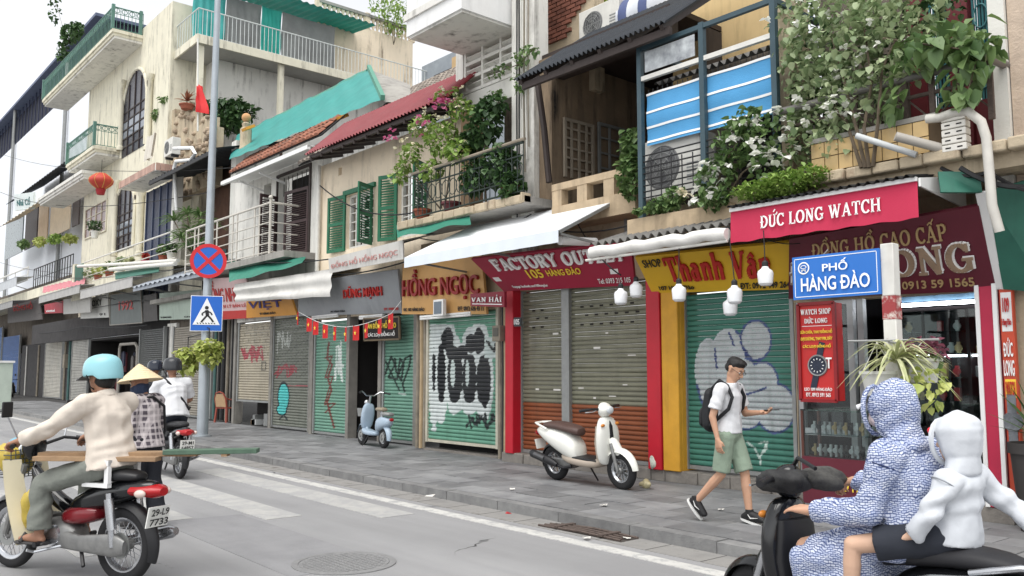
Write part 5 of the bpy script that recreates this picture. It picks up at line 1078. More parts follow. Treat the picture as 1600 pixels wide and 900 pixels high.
MB().box(tx0-.02, tx1+.03, yb9-.02, yb9+.16, tz1+.001, tz1+.05).build('coping', CONC, pw)
rw = random.Random(2); x = tx0-.1
while x < XEND-.5:
 L = rw.uniform(.15, .35); MB().box(x, x+L-.01, yb9-.06-rw.uniform(0, .04), yb9+.1, tz0-.13, tz0-.005+rw.uniform(-.02, .0)).build('rough_stone', PLO, pw, bev=.02); x += L
ra_, rb2 = P(1335, 143, yb9+.1), P(1545, 92, yb9+.1); zr9 = (ra_.z+rb2.z)/2
rl = thing('steel_rail', 'grey steel balcony rail with crossed braces under the vine', 'railing', (ra_.x, yb9+.1, tz1)); GRS = S('grey_pipe_steel', (128, 124, 120), rough=.5, metal=.3, var=.25)
MB().tube([(pxw1, yb9+.1, zr9), (rb2.x, yb9+.1, zr9)], .04, 10).tube([(rb2.x, yb9+.1, zr9), (rb2.x+.05, yb9+.75, zr9)], .04, 10).build('top_rail', GRS, rl, smooth=True)
MB().tube([(pxw1, yb9+.1, zr9-.2), (rb2.x, yb9+.1, zr9-.2)], .022, 8).build('rail', RUST, rl)
n = 5
for k in range(n+1): x = ra_.x+(rb2.x-ra_.x)*k/n; MB().box(x-.025, x+.025, yb9+.08, yb9+.12, tz1-.1, zr9).build('post', RUST, rl)
for k in range(n):
 a, b = ra_.x+(rb2.x-ra_.x)*k/n, ra_.x+(rb2.x-ra_.x)*(k+1)/n; MB().beam((a, yb9+.13, tz1) if k % 2 else (a, yb9+.13, zr9-.2), (b, yb9+.13, zr9-.2) if k % 2 else (b, yb9+.13, tz1), .03, .015).build('brace', RUST, rl)
def pipe(pts, r, m, lab, nm='drain_pipe'): mb = MB(); mb.tube(pts, r, 12); tag(mb.build(nm, m, loc=pts[0], smooth=True), lab, 'pipe')
pipe([P(1448, 186, 8.2), P(1468, 184, 8.2), P(1490, 176, 8.2), P(1512, 174, 8.2), P(1533, 190, 8.2), P(1541, 215, 8.2), P(1546, 270, 8.2), P(1550, 320, 8.2), P(1562, 362, 8.25)], .043, S('pvc_dirty', (208, 204, 194), rough=.6, var=.2, scale=5, stain=.9, stcol=srgb(120, 112, 100)), 'thick white drain pipe bending down over the green cladding')
pipe([P(1399, 213, 8.0), P(1472, 232, 8.25)], .045, S('pvc_grey', (176, 170, 160), rough=.5, var=.2), 'open grey plastic pipe lying across the yellow tiles')
pipe([P(1338, 212, 8.1), P(1432, 242, 8.2)], .032, S('board_white', (196, 200, 200), rough=.6), 'pale slat leaning on the yellow tiles', 'leaning_slat')
hb = thing('hollow_brick_stack', 'stack of white hollow bricks with square holes at the end of the tiled parapet', 'bricks', P(1490, 235, 8.2)); hx, hz = P(1491, 236, 8.2).x, P(1491, 236, 8.2).z; hh = (P(1491, 176, 8.2).z-hz)/5; HB = S('hollow_brick', (224, 220, 210), rough=.8, var=.15, scale=8)
for k in range(5):
 mb = MB().box(hx-.11, hx+.11, 8.2, 8.32, hz+k*hh+.004, hz+(k+1)*hh-.004); bo = mb.build('brick', HB, hb, bev=.008)
 for s_ in (-.052, .052): MB().box(hx+s_-.024, hx+s_+.024, 8.197, 8.21, hz+k*hh+.03, hz+(k+1)*hh-.03).build('hole', DARK, bo)
# 99 upper: white house with railed balcony, tile roof, teal tarpaulin
wl, wr = P(366, 320, Y0_).x, P(503, 300, Y0_).x; fz = P(420, 396, 8.95).z; ez = P(440, 248, Y0_).z
d0, d1, dz1 = P(434, 330, Y0_).x, P(483, 330, Y0_).x, P(458, 270, Y0_).z; s0, s1, sz1 = P(411, 330, Y0_).x, P(422, 330, Y0_).x, P(416, 288, Y0_).z
wall(h99, wl, wr, 3.58, ez, Y0_+.01, [(d0, d1, fz, dz1), (s0, s1, fz+.1, sz1)], PLW, th=.24, name='upper_wall')
MB().box(d0, d1, Y0_+.4, Y0_+.42, fz, dz1).box(s0, s1, Y0_+.2, Y0_+.22, fz, sz1).build('room_dark', DARK, h99)
DW = S('louvre_brown', (74, 54, 54), rough=.6, var=.25, scale=5)
louvre_leaf(h99, (d0, Y0_-.03), (.25, -1, 0), .55, fz+.05, dz1-.5, DW, 'door_leaf'); louvre_leaf(h99, (d1, Y0_-.02), (-1, -.1, 0), (d1-d0)*.62, fz+.05, dz1-.5, DW, 'door_leaf')
MB().box(d0-.08, d1+.08, Y0_-.03, Y0_, dz1, dz1+.08).box(d0-.08, d0, Y0_-.03, Y0_, fz, dz1).box(d1, d1+.08, Y0_-.03, Y0_, fz, dz1).build('door_frame', WOODD, h99)
for k in range(7): mb = MB(); x = d0+(d1-d0)*(k+.5)/7; mb.tube([(x, Y0_+.1, dz1-.5), (x+.04*math.sin(k*2), Y0_+.1, dz1-.25), (x, Y0_+.1, dz1)], .01, 5).build('transom_bar', BLK, h99)
yb1 = 8.95; bx0, bx1 = P(288, 390, yb1).x, P(418, 390, yb1).x
b9 = thing('railed_balcony', 'cream steel railed balcony of the white house above the white tarpaulin', 'balcony', (bx0, yb1, fz))
MB().box(bx0, bx1+.9, yb1, Y0_, fz-.16, fz).build('slab', CONC, b9)
CRS = S('cream_steel', (206, 200, 188), rough=.5, var=.2, scale=6); rh = P(350, 340, yb1).z-fz
railing(b9, (bx0, yb1+.05, fz), (bx1, yb1+.05, fz), rh, 0, CRS, .015, .03, mids=(.22, .42, .62, .82)); railing(b9, (bx1, yb1+.05, fz), (bx1+.02, Y0_-.02, fz), rh, 0, CRS, .015, .03, mids=(.22, .42, .62, .82))
for u in (0, .12, .17, .36, .41, .6, .65, .84, .89, 1): mb = MB(); x = bx0+(bx1-bx0)*u; mb.tube([(x, yb1+.05, fz), (x, yb1+.05, fz+rh*(1 if u not in (1,) else 1.06))], .022 if u < 1 else .035, 8).build('post', CRS, b9, smooth=True)
MB().sph((bx1, yb1+.05, fz+rh*1.1), .055).build('post_ball', CRS, b9, smooth=True)
ga, gb = P(345, 281, 9.0), P(480, 232, 9.0); gz = (ga.z+gb.z)/2
mb = MB().box(ga.x, gb.x, 9.0, 9.08, gz-.08, gz+.02).sheet((ga.x, 9.0, gz), (gb.x, 9.0, gz), (gb.x, 9.75, gz+.12), (ga.x, 9.75, gz+.12), .02); tag(mb.build('white_gutter_canopy', WHT, loc=(ga.x, 9, gz)), 'thin white gutter canopy under the tiled roof of the white house', 'canopy')
for k, x in enumerate((.2, .45)): mb = MB(); p = lerp(ga, gb, x); mb.beam((p.x, 9.1, gz-.12), (p.x, 9.8, gz-.3), .05, .05).build('canopy_arm', WHT, h99)
RX0, RX1 = P(362, 255, 9.35).x, P(520, 200, 9.35).x; ez2 = P(440, 240, 9.35).z+.05
rdg = P(470, 172, 12.0); xr0, xr1 = P(372, 216, 12).x, P(572, 122, 12).x
tile_roof(h99, RX0, P(502, 220, 9.3).x, 9.3, ez2, 9.9, ez2+(rdg.z-ez2)*.6/2.7, TILE)
TQM = S('teal_tarp', (48, 150, 142), rough=.5, var=.2, scale=1.5, bump=.25, bscale=6, stain=.2, stcol=srgb(30, 90, 84))
tt = thing('teal_tarpaulin', 'large teal tarpaulin covering the tiled roof of the white house', 'tarpaulin', (RX0, 10.5, rdg.z))
def slope(y, x=0): return ez2+(rdg.z-ez2)*(y-9.3)/2.7
qa, qb, qc, qd = P(358, 252, 9.5), P(598, 158, 10.), P(576, 120, 12.05), P(370, 214, 12.05); qa.z = max(qa.z, slope(9.5)+.12); qc.z = qd.z = max(qc.z, qd.z, rdg.z+.15)
MB().grid(lambda u, v: lerp(lerp(qa, qb, u), lerp(qd, qc, u), v)+V((0, 0, .05+.035*math.sin(u*21+2*v)*math.sin(v*7)+.015*math.sin(u*55))), 60, 14).build('sheet', TQM, tt, smooth=True)
MB().prism([(xr0, 11.9, rdg.z+.05), (xr0, 12.15, rdg.z+.05), (xr0, 12.1, rdg.z+.2), (xr0, 11.95, rdg.z+.2)], (xr1-xr0+.1, 0, 0)).build('ridge_cap', S('ridge_green', (84, 150, 128), rough=.6, var=.15), tt)
MB().beam(qb+V((0, 0, .08)), qc+V((0, 0, .08)), .1, .12).build('gable_edge', MATS['ridge_green'], tt)
MB().prism([qc+V((0, .02, 0)), qb+V((0, .05, 0)), qb+V((.9, .6, -.2)), qc+V((1.2, .4, -.6))], (0, .1, 0)).build('gable_wall', CONC, tt)
ORT = S('orange_tile', (232, 158, 50), rough=.8, var=.2); rw = random.Random(6)
for k, (px, py) in enumerate(((532, 184), (512, 192), (467, 212), (447, 222), (388, 200))): MB().obox(P(px, py, 9.9), (.3, .3, .08), Euler((.5, 0, 0))).build('orange_tile', ORT, h99)
op = thing('gate_finial', 'orange ball finial on a small pillar at the end of the teal roof', 'finial', P(386, 190, 10.3)); c = P(385, 184, 10.3)
MB().sph(c, .14, 18, 12).build('ball', S('terracotta', (216, 160, 106), rough=.8), op, smooth=True); MB().lathe([(.07, -.14), (.13, -.2), (.1, -.3), (.17, -.36), (.17, -.9), (.2, -1.0)], c, n=16).build('baluster', PLO, op, smooth=True)
# white terrace wing running back from the street
YC = 11.0; cor = P(309, 60, YC); XS = cor.x
back = PX(668, 140, XS); tw_ = thing('terrace_wing', 'long white wing with a railed roof terrace running back from the street', 'house', (XS, YC, .1))
zs = cor.z; xl = P(255, 88, YC).x
MB().box(xl, XS, YC, back.y, zs-.1, zs+.12).build('terrace_slab', S('slab_grey', (176, 174, 168), rough=.9, var=.15, scale=1, stain=.5, stcol=srgb(130, 128, 122)), tw_); MB().box(xl-.05, XS+.06, YC-.06, YC, zs-.16, zs+.16).box(XS, XS+.06, YC+.001, back.y, zs-.16, zs+.16).build('slab_edge', PLY, tw_)
zlow = slope(12)-4
MB().box(xl-.3, XS-1.3, YC+1.2, back.y, zlow, zs-.11).build('wall', PLW, tw_)
rhh = PX(480, 62, XS).z-zs; RW_ = S('rail_white', (208, 214, 210), rough=.5, var=.12)
railing(tw_, (xl, YC, zs+.12), (XS, YC, zs+.12), 1.05, 14, RW_, .012, .025); railing(tw_, (XS, YC, zs+.12), (XS, back.y, zs+.12), 1.05, 64, RW_, .012, .025)
for u in (0.0, .5): y = YC+.1+(back.y-YC)*u*.62; MB().box(XS-.3, XS-.12, y, y+.2, zlow, zs-.1).build('column', PLY, tw_)
TCL = S('shade_cloth_teal', (40, 178, 160), rough=.6, var=.25, scale=1.5); GCL = S('shade_cloth_grey', (138, 140, 138), rough=.8, var=.3, scale=1.5, bump=.3, bscale=8)
for k, (px0, px1, m_, lab) in enumerate([(300, 352, S('shade_cloth_turq', (64, 178, 172), rough=.6, var=.25), 'turquoise shade cloth at the street end of the roof terrace'), (352, 408, GCL, 'grey shade cloth between the two teal cloths of the roof terrace'), (408, 440, TCL, 'bright teal shade cloth on the roof terrace'), (440, 524, GCL, 'crumpled grey sheet behind the terrace railing')]):
 xs_ = XS-1.6; a = PX(px0, 40, xs_); b = PX(px1, 40, xs_); t0, t1 = zs+.2, zs+2.7
 mb = MB().grid(lambda u, v: V((xs_+.08*math.sin(u*30)*(1-v)+.05*math.sin(v*9+u*4), a.y+(b.y-a.y)*u, t0+(t1-t0)*v)), 40, 10); tag(mb.build('shade_cloth', m_, smooth=True, loc=(xs_, a.y, t0)), lab, 'shade cloth')
mb = MB(); a = PX(310, -30, XS-.2); mb.corr((XS-3, YC+.5, zs+3.4), (XS-3, YC+8, zs+3.2), (XS-.6, YC+8, zs+2.9), (XS-.6, YC+.5, zs+3.0), 24, .03); tag(mb.build('terrace_roof_sheet', TCL, loc=(XS, YC, zs+3), smooth=True), 'teal corrugated roof sheet over the roof terrace', 'roof sheet')
X2 = XS-2.6; ya_, yb_ = PX(498, 40, X2).y, PX(645, 70, X2).y; zt2 = PX(560, 40, X2).z; zl2 = zt2-3
pp = thing('balustraded_parapet', 'cream parapet wall topped by a row of concrete balusters behind the terrace', 'wall', (X2, ya_, zl2)); MB().box(X2-.2, X2, ya_, yb_, zl2, zt2).build('wall', PLC, pp)
MB().box(X2-.25, X2+.06, ya_, yb_, zt2+.55, zt2+.68).build('coping', CONC, pp); pr = MB(); pr.lathe([(.07, 0), (.05, .08), (.1, .22), (.06, .4), (.09, .5), (.09, .55)], n=10); me = pr.mesh('baluster', PLC, smooth=True); n = 22
for k in range(n): link('baluster', me, pp, (X2-.1, ya_+(yb_-ya_)*(k+.5)/n, zt2))
for k in range(3): mb = MB(); y = ya_+(yb_-ya_)*k/2; mb.box(X2-.22, X2+.02, y-.12, y+.12, zt2, zt2+.75).build('pier', PLC, pp)
bbx = thing('back_wing', 'shadowed rear building with dark window below the white cantilever', 'house', PX(650, 90, XS)); a = PX(630, 110, XS-.4); b = P(722, 110, a.y)
MB().box(a.x, b.x+4, a.y+1, a.y+4, zs-6, zs+1.5).build('wall', S('plaster_bluegrey', (150, 158, 166), rough=.9, var=.2), bbx); MB().box(a.x+1, a.x+3, a.y+.95, a.y+1, zs-1, zs+.8).build('window', DARK, bbx); MB().box(a.x+2.4, a.x+4, a.y+.9, a.y+.95, zs-2, zs+1.2).build('wooden_panel', S('wood_tan', (206, 170, 120), rough=.8, var=.2), bbx)
# dark loggia house (97) and ruined gable
YL = 10.15; lx0, lx1 = P(268, 330, YL).x, P(366, 330, YL).x; lz1 = P(320, 262, YL).z
h97 = thing('shop_house', 'shop house with dark open loggia full of plants beside the lamp post', 'house', (lx0, YL, .1), 'old shop houses')
MB().box(lx0, lx1, YL+1.4, YL+1.5, 3.2, lz1+.6).build('back_wall', S('plaster_brown', (110, 78, 62), rough=.9, var=.4, scale=2, stain=.8), h97); MB().box(lx0, lx1, YL+.1, YL+.35, z0t, 3.9).build('wall', PLD, h97); MB().box(lx0, lx1, YL-.6, YL+1.4, 3.85, 3.98).build('floor_slab', CONC, h97)
MB().box(lx1-.35, lx1, YL, YL+1.4, 3.98, lz1+.4).build('side_wall', PLW, h97); MB().box(lx0-.02, lx0+.22, YL, YL+.3, 3.98, lz1+.4).build('column', PLW, h97)
MB().corr((lx0-.3, YL-.7, lz1), (lx1+.2, YL-.7, lz1), (lx1+.2, YL+1.5, lz1+.6), (lx0-.3, YL+1.5, lz1+.6), 20, .03).build('roof_sheet', BT, h97, smooth=True); MB().box(lx0-.3, lx1+.2, YL-.72, YL-.66, lz1-.14, lz1-.02).build('fascia', BLK, h97)
for k, (px, m_) in enumerate(((348, DW), (338, DW), (356, S('louvre_teal', (60, 96, 100))))): louvre_leaf(h97, (P(px, 330, YL+.9).x, YL+.9), (-1, -.5, 0), .5, 4.0, 5.6, m_, 'door_leaf')
YG = 10.9; gx0, gx1 = P(228, 210, YG).x, P(332, 210, YG).x
gl_ = thing('ruined_gable', 'crumbling stone gable wall patched with plaster above the dark loggia', 'wall', (gx0, YG, lz1)); gzt = P(268, 165, YG).z; gzb = lz1-.2
def gable(u): return gzb+(gzt-gzb)*(1-.25*abs(u-.35)*2+.08*math.sin(u*23))
mb = MB(); n = 18
for k in range(n):
 u0, u1 = k/n, (k+1)/n; mb.box(gx0+(gx1-gx0)*u0, gx0+(gx1-gx0)*u1, YG+.05, YG+.4, gzb, gable((u0+u1)/2)-.45*(u0 > .75))
mb.build('masonry', PLO, gl_); rs_ = random.Random(12)
for k in range(110):
 u = rs_.uniform(.45, 1); x = gx0+(gx1-gx0)*u; z = gzb+rs_.random()*(gable(u)-gzb-.4*(u > .75)); MB().sph((x, YG+.03, z), (rs_.uniform(.09, .2), .1, rs_.uniform(.06, .13)), 8, 5).build('stone', S('rubble_stone', (170, 150, 126), rough=.95, var=.35, scale=7, island=.3), gl_)
ac_unit(P(262, 243, 9.9), 'white air conditioner on the ledge below the ruined gable', .8, .6, .3)
mb = MB(); c = P(236, 235, 10.0); mb.grid(lambda u, v: c+V((-.5+u*1.0, .08*math.sin(u*18)-.1*(1-v), -.35+v*.9+.05*math.sin(u*9))), 30, 8); tag(mb.build('draped_cloth', S('cloth_offwhite', (206, 200, 188), rough=.9, var=.15), smooth=True, loc=c), 'off-white cloth draped over equipment below the ruined gable', 'cloth')
pipe([P(272, 232, 9.8), P(300, 231, 9.8), P(305, 240, 9.8), P(298, 250, 9.8), P(275, 252, 9.8), P(272, 262, 9.8), P(276, 330, 9.9)], .06, WHT, 'white drain pipe looping below the ruined gable')
# yellow balcony house
YY = 10.8; yx0, yx1 = P(132, 300, YY).x, P(262, 200, YY).x; yzt = P(250, 20, YY).z
hy = thing('yellow_balcony_house', 'tall pale yellow house with green railed balconies and arched windows', 'house', (yx0, YY, .1))
def arch(parent, px0, px1, pyb, pyt, Y, m, leafs=4):
 x0, x1 = P(px0, (pyb+pyt)/2, Y).x, P(px1, (pyb+pyt)/2, Y).x; z0, z1 = P((px0+px1)/2, pyb, Y).z, P((px0+px1)/2, pyt, Y).z; r_ = (x1-x0)/2; cx_ = (x0+x1)/2; zs_ = z1-r_
 pts = [V((x0, Y-.02, z0)), V((x1, Y-.02, z0))]+[V((cx_+r_*math.cos(R(a)), Y-.02, zs_+r_*math.sin(R(a)))) for a in range(0, 181, 15)]
 mb = MB().prism(pts, (0, .05, 0)); wo = mb.build('window', m, parent)
 MB().tube([(x0, Y-.04, z0)]+[(cx_+r_*1.02*math.cos(R(a)), Y-.04, zs_+r_*1.02*math.sin(R(a))) for a in range(180, -1, -15)]+[(x1, Y-.04, z0)], .07, 6).build('arch_trim', PLY, wo, smooth=True)
 for k in range(leafs+1): x = x0+(x1-x0)*k/leafs; MB().box(x-.03, x+.03, Y-.06, Y-.021, z0, zs_+r_*(1-abs(k/leafs-.5)*1.1)).build('glazing_bar', WOODD, wo)
 for k in range(5):
  z = z0+(zs_-z0)*(k+1)/5; MB().box(x0, x1, Y-.05, Y-.022, z-.025, z+.025).build('glazing_bar', WOODD, wo)
 for k in range(leafs):
  for j in (2, 3):
   za, zb_ = z0+(zs_-z0)*j/5+.05, z0+(zs_-z0)*(j+1)/5-.05; xa2, xb2 = x0+(x1-x0)*k/leafs+.06, x0+(x1-x0)*(k+1)/leafs-.06; MB().box(xa2, xb2, Y-.03, Y-.022, za, zb_).build('pane', S('pane_pale', (120, 128, 140), rough=.15), wo)
MB().box(yx0, yx1, YY, YY+.3, 3.9, yzt).build('wall', PLY, hy); MB().box(yx1-.3, yx1, YY+.3, YC+3, 3, yzt).build('side_wall', PLY, hy)
WG = S('window_dark_glass', (54, 54, 66), rough=.3, var=.3)
arch(hy, 194, 230, 235, 112, YY, WG); arch(hy, 181, 211, 390, 287, YY, WG)
for (px, pyb, pyt) in ((186, 235, 130), (229, 235, 120), (176, 400, 285), (216, 400, 300)):
 p0, p1 = P(px, pyb, YY-.15), P(px, pyt, YY-.15); MB().lathe([(.16, 0), (.16, .15), (.11, .2), (.1, p1.z-p0.z-.25), (.14, p1.z-p0.z-.2), (.18, p1.z-p0.z)], (p0.x, YY-.12, p0.z), n=14).build('pilaster', PLY, hy, smooth=True)
a, b = P(135, 330, YY), P(168, 330, YY); window_grille(hy, a.x, b.x, P(150, 368, YY).z, P(150, 320, YY).z, YY-.06, 4, 3, PLY, dark=False); MB().box(a.x, b.x, YY-.012, YY-.004, P(150, 368, YY).z, P(150, 320, YY).z).build('pane', S('pane_brown', (110, 66, 60), rough=.2, var=.3), hy)
a, b = P(227, 340, YY-.4), P(270, 340, YY-.4); mb = MB().box(a.x, b.x, YY-.35, YY-.3, 3.95, P(250, 290, YY-.4).z); bd = mb.build('door', S('door_navy', (40, 50, 78), rough=.5, var=.25, scale=3), hy)
for k in range(5): mb = MB(); x = a.x+(b.x-a.x)*k/4; mb.box(x-.04, x+.04, YY-.39, YY-.351, 3.95, P(250, 290, YY-.4).z).build('stile', S('door_navy_edge', (62, 74, 104), rough=.5), bd)
GRB = S('rail_green', (88, 132, 118), rough=.55, var=.2, scale=5)
def ybal(corner, leftpx, Yf, lab, rail=True, tier=False, m=PLY):
 c = P(*corner, Yf); x0 = P(*leftpx, Yf).x; t = thing('house_balcony', lab, 'balcony', (c.x, Yf, c.z), 'balconies of the yellow house')
 MB().box(x0, c.x, Yf+.1, YY-.002, c.z, c.z+.1).build('slab', PLW, t); MB().box(x0-.03, c.x+.03, Yf+.04, YY-.004, c.z+.1, c.z+.22).box(x0-.08, c.x+.08, Yf-.02, YY-.006, c.z+.22, c.z+.36).build('cornice', m, t)
 if rail:
  z = c.z+.36
  for p, q, n in (((x0, Yf, z), (c.x, Yf, z), max(6, int((c.x-x0)/.2))), ((c.x, Yf, z), (c.x, YY, z), 8)):
   ro = railing(t, p, q, .95, n, GRB, .013, .03, mids=(.72,))
   p, q = V(p), V(q); L = (q-p).length; k = max(2, int(L/.25))
   for i in range(k):
    u = lerp(p, q, (i+.5)/k)+V((0, 0, .82)); dv = (q-p).normalized(); MB().tube([u+dv*.11*math.cos(w_*.7854)+V((0, 0, .1*math.sin(w_*.7854))) for w_ in range(8)], .016, 5, closed=True).build('ring', GRB, ro)
  for p in ((x0, Yf), (c.x, Yf), (c.x, YY-.1)): MB().box(p[0]-.06, p[0]+.06, p[1]-.06, p[1]+.06, z, z+1.05).build('post', GRB, t)
 return t
ybal((175, 58), (68, 140), 9.6, 'topmost green railed balcony of the yellow house'); ybal((146, 240), (104, 262), 9.7, 'middle green railed balcony above the red lantern'); ybal((127, 278), (60, 302), 9.6, 'bare white balcony slab beside the red lantern', rail=False, m=PLW)
tb_ = thing('pink_balcony_slab', 'balcony slab edged with pinkish tiles below the air conditioner', 'balcony', P(240, 262, 9.6)); c = P(242, 266, 9.5); x0 = P(186, 285, 9.5).x
MB().box(x0, c.x, 9.52, YY-.38, c.z, c.z+.22).build('slab', PLW, tb_); PTL = S('tile_pinkish', (190, 150, 132), rough=.6, var=.2, island=.2, scale=5); mb = MB().box(-.07, .07, -.012, .012, 0, .26); me = mb.mesh('tile', PTL)
n = int((c.x-x0)/.15)
for k in range(n): link('tile', me, tb_, (x0+(k+.5)*.15, 9.508, c.z+.02))
mb = MB().box(-.012, .012, -.07, .07, 0, .26); me = mb.mesh('tile', PTL)
for k in range(6): link('tile', me, tb_, (c.x+.012, 9.6+k*.15, c.z+.02))
fzy = P(200, 425, 9.5).z; x0, x1 = P(115, 425, 9.5).x, P(272, 395, 9.5).x
fb = thing('first_floor_balcony', 'first floor balcony of the yellow house crowded with flower pots', 'balcony', (x0, 9.5, fzy)); MB().box(x0, x1, 9.5, YY-.01, fzy-.18, fzy).build('slab', PLY, fb); railing(fb, (x0+1.5, 9.55, fzy), (x1, 9.55, fzy), .95, 0, WSTEEL, .015, .03, mids=(.35, .6)); MB().box(x0, x1, 9.46, 9.5, fzy-.6, fzy-.0).build('fascia_wall', PLY, fb); MB().box(x0, x0+.3, 9.45, 9.75, fzy, fzy+1).build('pier', PLY, fb)
railing(fb, (x0+.3, 9.5, fzy), (x0+1.5, 9.5, fzy), .9, 8, GRB, .02, .03)
pipe([P(122, 416, 9.3), P(200, 412, 9.3), P(278, 407, 9.3)], .06, WSTEEL, 'long white pipe along the flower pot balcony'); pipe([P(172, 421, 9.2), P(274, 412, 9.2)], .07, WSTEEL, 'thicker white pipe below the flower pots')
mb = MB().sheet(P(180, 436, 9.1), P(248, 424, 9.1), P(248, 416, 9.4), P(180, 426, 9.4), .03); tag(mb.build('green_board', GRN, loc=P(180, 436, 9.1)), 'dark green board below the flower pot balcony', 'board')
MB().box(P(60, 500, 10.9).x, lx0, 10.62, 10.78, 3.05, 4.1).build('lintel_wall', PDK, hy)  # lintel darkened in colour to carry the awnings' shade
c = P(158, 284, 9.3); ln = thing('red_lantern', 'round red paper lantern hanging under the yellow house balcony', 'lantern', c)
LR = S('lantern_red', (196, 60, 44), rough=.6, var=.2, scale=9); mb = MB(); n = 16
mb.lathe([(.16, .34)]+[(.42*math.sin(t*math.pi/12)*.0+.16+.3*math.sin(t*math.pi/12), .34-.62*t/12) for t in range(1, 12)]+[(.16, -.28)], c, n=24).build('shade', LR, ln, smooth=True)
for k in range(8): a = k*.785; MB().tube([c+V((math.cos(a)*(.163+.3*math.sin(t*math.pi/8)), math.sin(a)*(.163+.3*math.sin(t*math.pi/8)), .34-.62*t/8)) for t in range(9)], .012, 5).build('rib', S('lantern_gold', (214, 160, 70)), ln)
MB().lathe([(.17, -.28), (.19, -.32), (.14, -.52), (0, -.52)], c, n=16).build('tassel', S('lantern_dark', (170, 34, 40)), ln); MB().tube([c+V((0, 0, .34)), c+V((0, 0, .9))], .01, 5).build('cord', BLK, ln)
# far left buildings
YW = 13.5; a, b = P(-60, 200, YW).x, P(132, 200, YW).x
hw = thing('white_walled_building', 'white walled building with dark blue slatted top floor at the end of the row', 'house', (a, YW, .1))
zA, zB, zC = P(70, 182, YW).z, P(70, 128, YW).z, P(70, 245, YW).z
MB().box(a, b+3, YW, YW+6, .1, zA).build('wall', S('wall_clean_white', (226, 230, 236), rough=.9, var=.06, scale=1), hw); NB = S('navy_slats', (44, 52, 84), rough=.6, var=.3)
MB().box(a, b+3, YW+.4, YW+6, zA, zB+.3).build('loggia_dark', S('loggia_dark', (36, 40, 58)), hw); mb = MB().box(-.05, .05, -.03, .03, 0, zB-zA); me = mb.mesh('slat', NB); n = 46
for k in range(n): link('slat', me, hw, (a+(b+2.5-a)*k/n, YW+.1, zA))
MB().box(a-.5, b+3.3, YW-.5, YW+6, zB, zB+.18).build('roof_edge', S('roof_blue', (92, 104, 132), rough=.6), hw)
for px in (20, 98): x = P(px, 200, YW-.3).x; MB().tube([(x, YW-.2, 3), (x, YW-.2, zB)], .12, 8).build('pipe', STEEL, hw)
YD = 12.2; dr = thing('dark_roofed_house', 'low house with dark metal roof and iron railed balcony beyond the yellow house', 'house', (P(20, 300, YD).x, YD, .1)); xA2, xB2 = P(-70, 330, YD).x, P(128, 330, YD).x
rz0 = P(60, 283, 11.2).z
MB().corr((P(10, 310, 11.2).x, 11.2, rz0), (P(108, 260, 11.2).x, 11.2, rz0), (P(108, 260, 11.2).x, 13.4, rz0+1.6), (P(10, 310, 11.2).x, 13.4, rz0+1.6), 26, .03).build('roof_sheet', BT, dr, smooth=True)
MB().box(xA2, xB2, YD, YD+.3, 2.8, 7.0).build('wall', PLD, dr); wzz0, wzz1 = P(80, 372, YD).z, P(80, 305, YD).z
for px0, px1_, mm in ((40, 58, WOODD), (60, 74, S('door_tan', (186, 160, 128), rough=.7, var=.2)), (78, 108, S('door_tan2', (200, 180, 150), rough=.7, var=.2)), (112, 122, WOODD), (10, 36, S('glass_grey', (110, 122, 126), rough=.3))):
 MB().box(P(px0, 340, YD-.1).x, P(px1_, 340, YD-.1).x, YD-.08, YD-.01, wzz0, wzz1).build('door', mm, dr)
dz = P(70, 455, 10.6).z; xx0, xx1 = P(-50, 420, 10.6).x, P(112, 420, 10.6).x
MB().box(xx0, xx1, 10.6, YD-.01, dz-.2, dz+.3).build('balcony_slab', PLY, dr); railing(dr, (P(52, 420, 10.6).x, 10.65, dz+.3), (xx1, 10.65, dz+.3), 1.15, 16, BLK, .025, .03, mids=(.5,)); railing(dr, (xx0, 10.6, dz+.9), (P(44, 420, 10.6).x, 10.6, dz+.9), .8, 6, WSTEEL, .03, .05, mids=(.5,))
cq = Q((23, 329), (52, 326), (52, 300), (22, 304), 10.6); far_sign(cq, (206, 216, 214), [('Nhà Cổ', .15, .25, .85, .75, S('letter_teal', (40, 110, 110)))], 'small white light box sign with teal lettering on the dark house', .12)
mb = MB(); a, b = P(0, 352, 10.4), P(62, 318, 10.4); mb.corr((a.x, 10.4, a.z-.1), (b.x, 10.4, a.z-.1), (b.x, 11.4, a.z+.5), (a.x, 11.4, a.z+.5), 12, .03); tag(mb.build('porch_roof_sheet', S('porch_cream', (206, 190, 164), rough=.7, var=.2), loc=a, smooth=True), 'cream translucent porch roof sheet over the light box sign', 'roof sheet')
# plants
def leaf(mb, p, s, rng, droop=.3, wr=.5, d=None):
 a = rng.uniform(0, 6.283); e = rng.uniform(-1., .7)-droop
 d = d or V((math.cos(a)*math.cos(e), math.sin(a)*math.cos(e), math.sin(e))); sd = d.cross(V((rng.uniform(-.4, .4), rng.uniform(-.4, .4), 1))).normalized()*s*wr; up = sd.cross(d).normalized()*s*.12
 n = len(mb.v); p = V(p); sg = d*s; dn = V((0, 0, -.1*s)); mb.v += [tuple(q) for q in (p, p+sg*.35, p+sg*.7+dn, p+sg+dn*2.2, p+sg*.28+sd*.95+up, p+sg*.62+sd*.8+up+dn, p+sg*.28-sd*.95+up, p+sg*.62-sd*.8+up+dn)]
 mb.f += [(n, n+4, n+1), (n+4, n+5, n+2, n+1), (n+5, n+3, n+2), (n, n+1, n+6), (n+1, n+2, n+7, n+6), (n+2, n+3, n+7)]
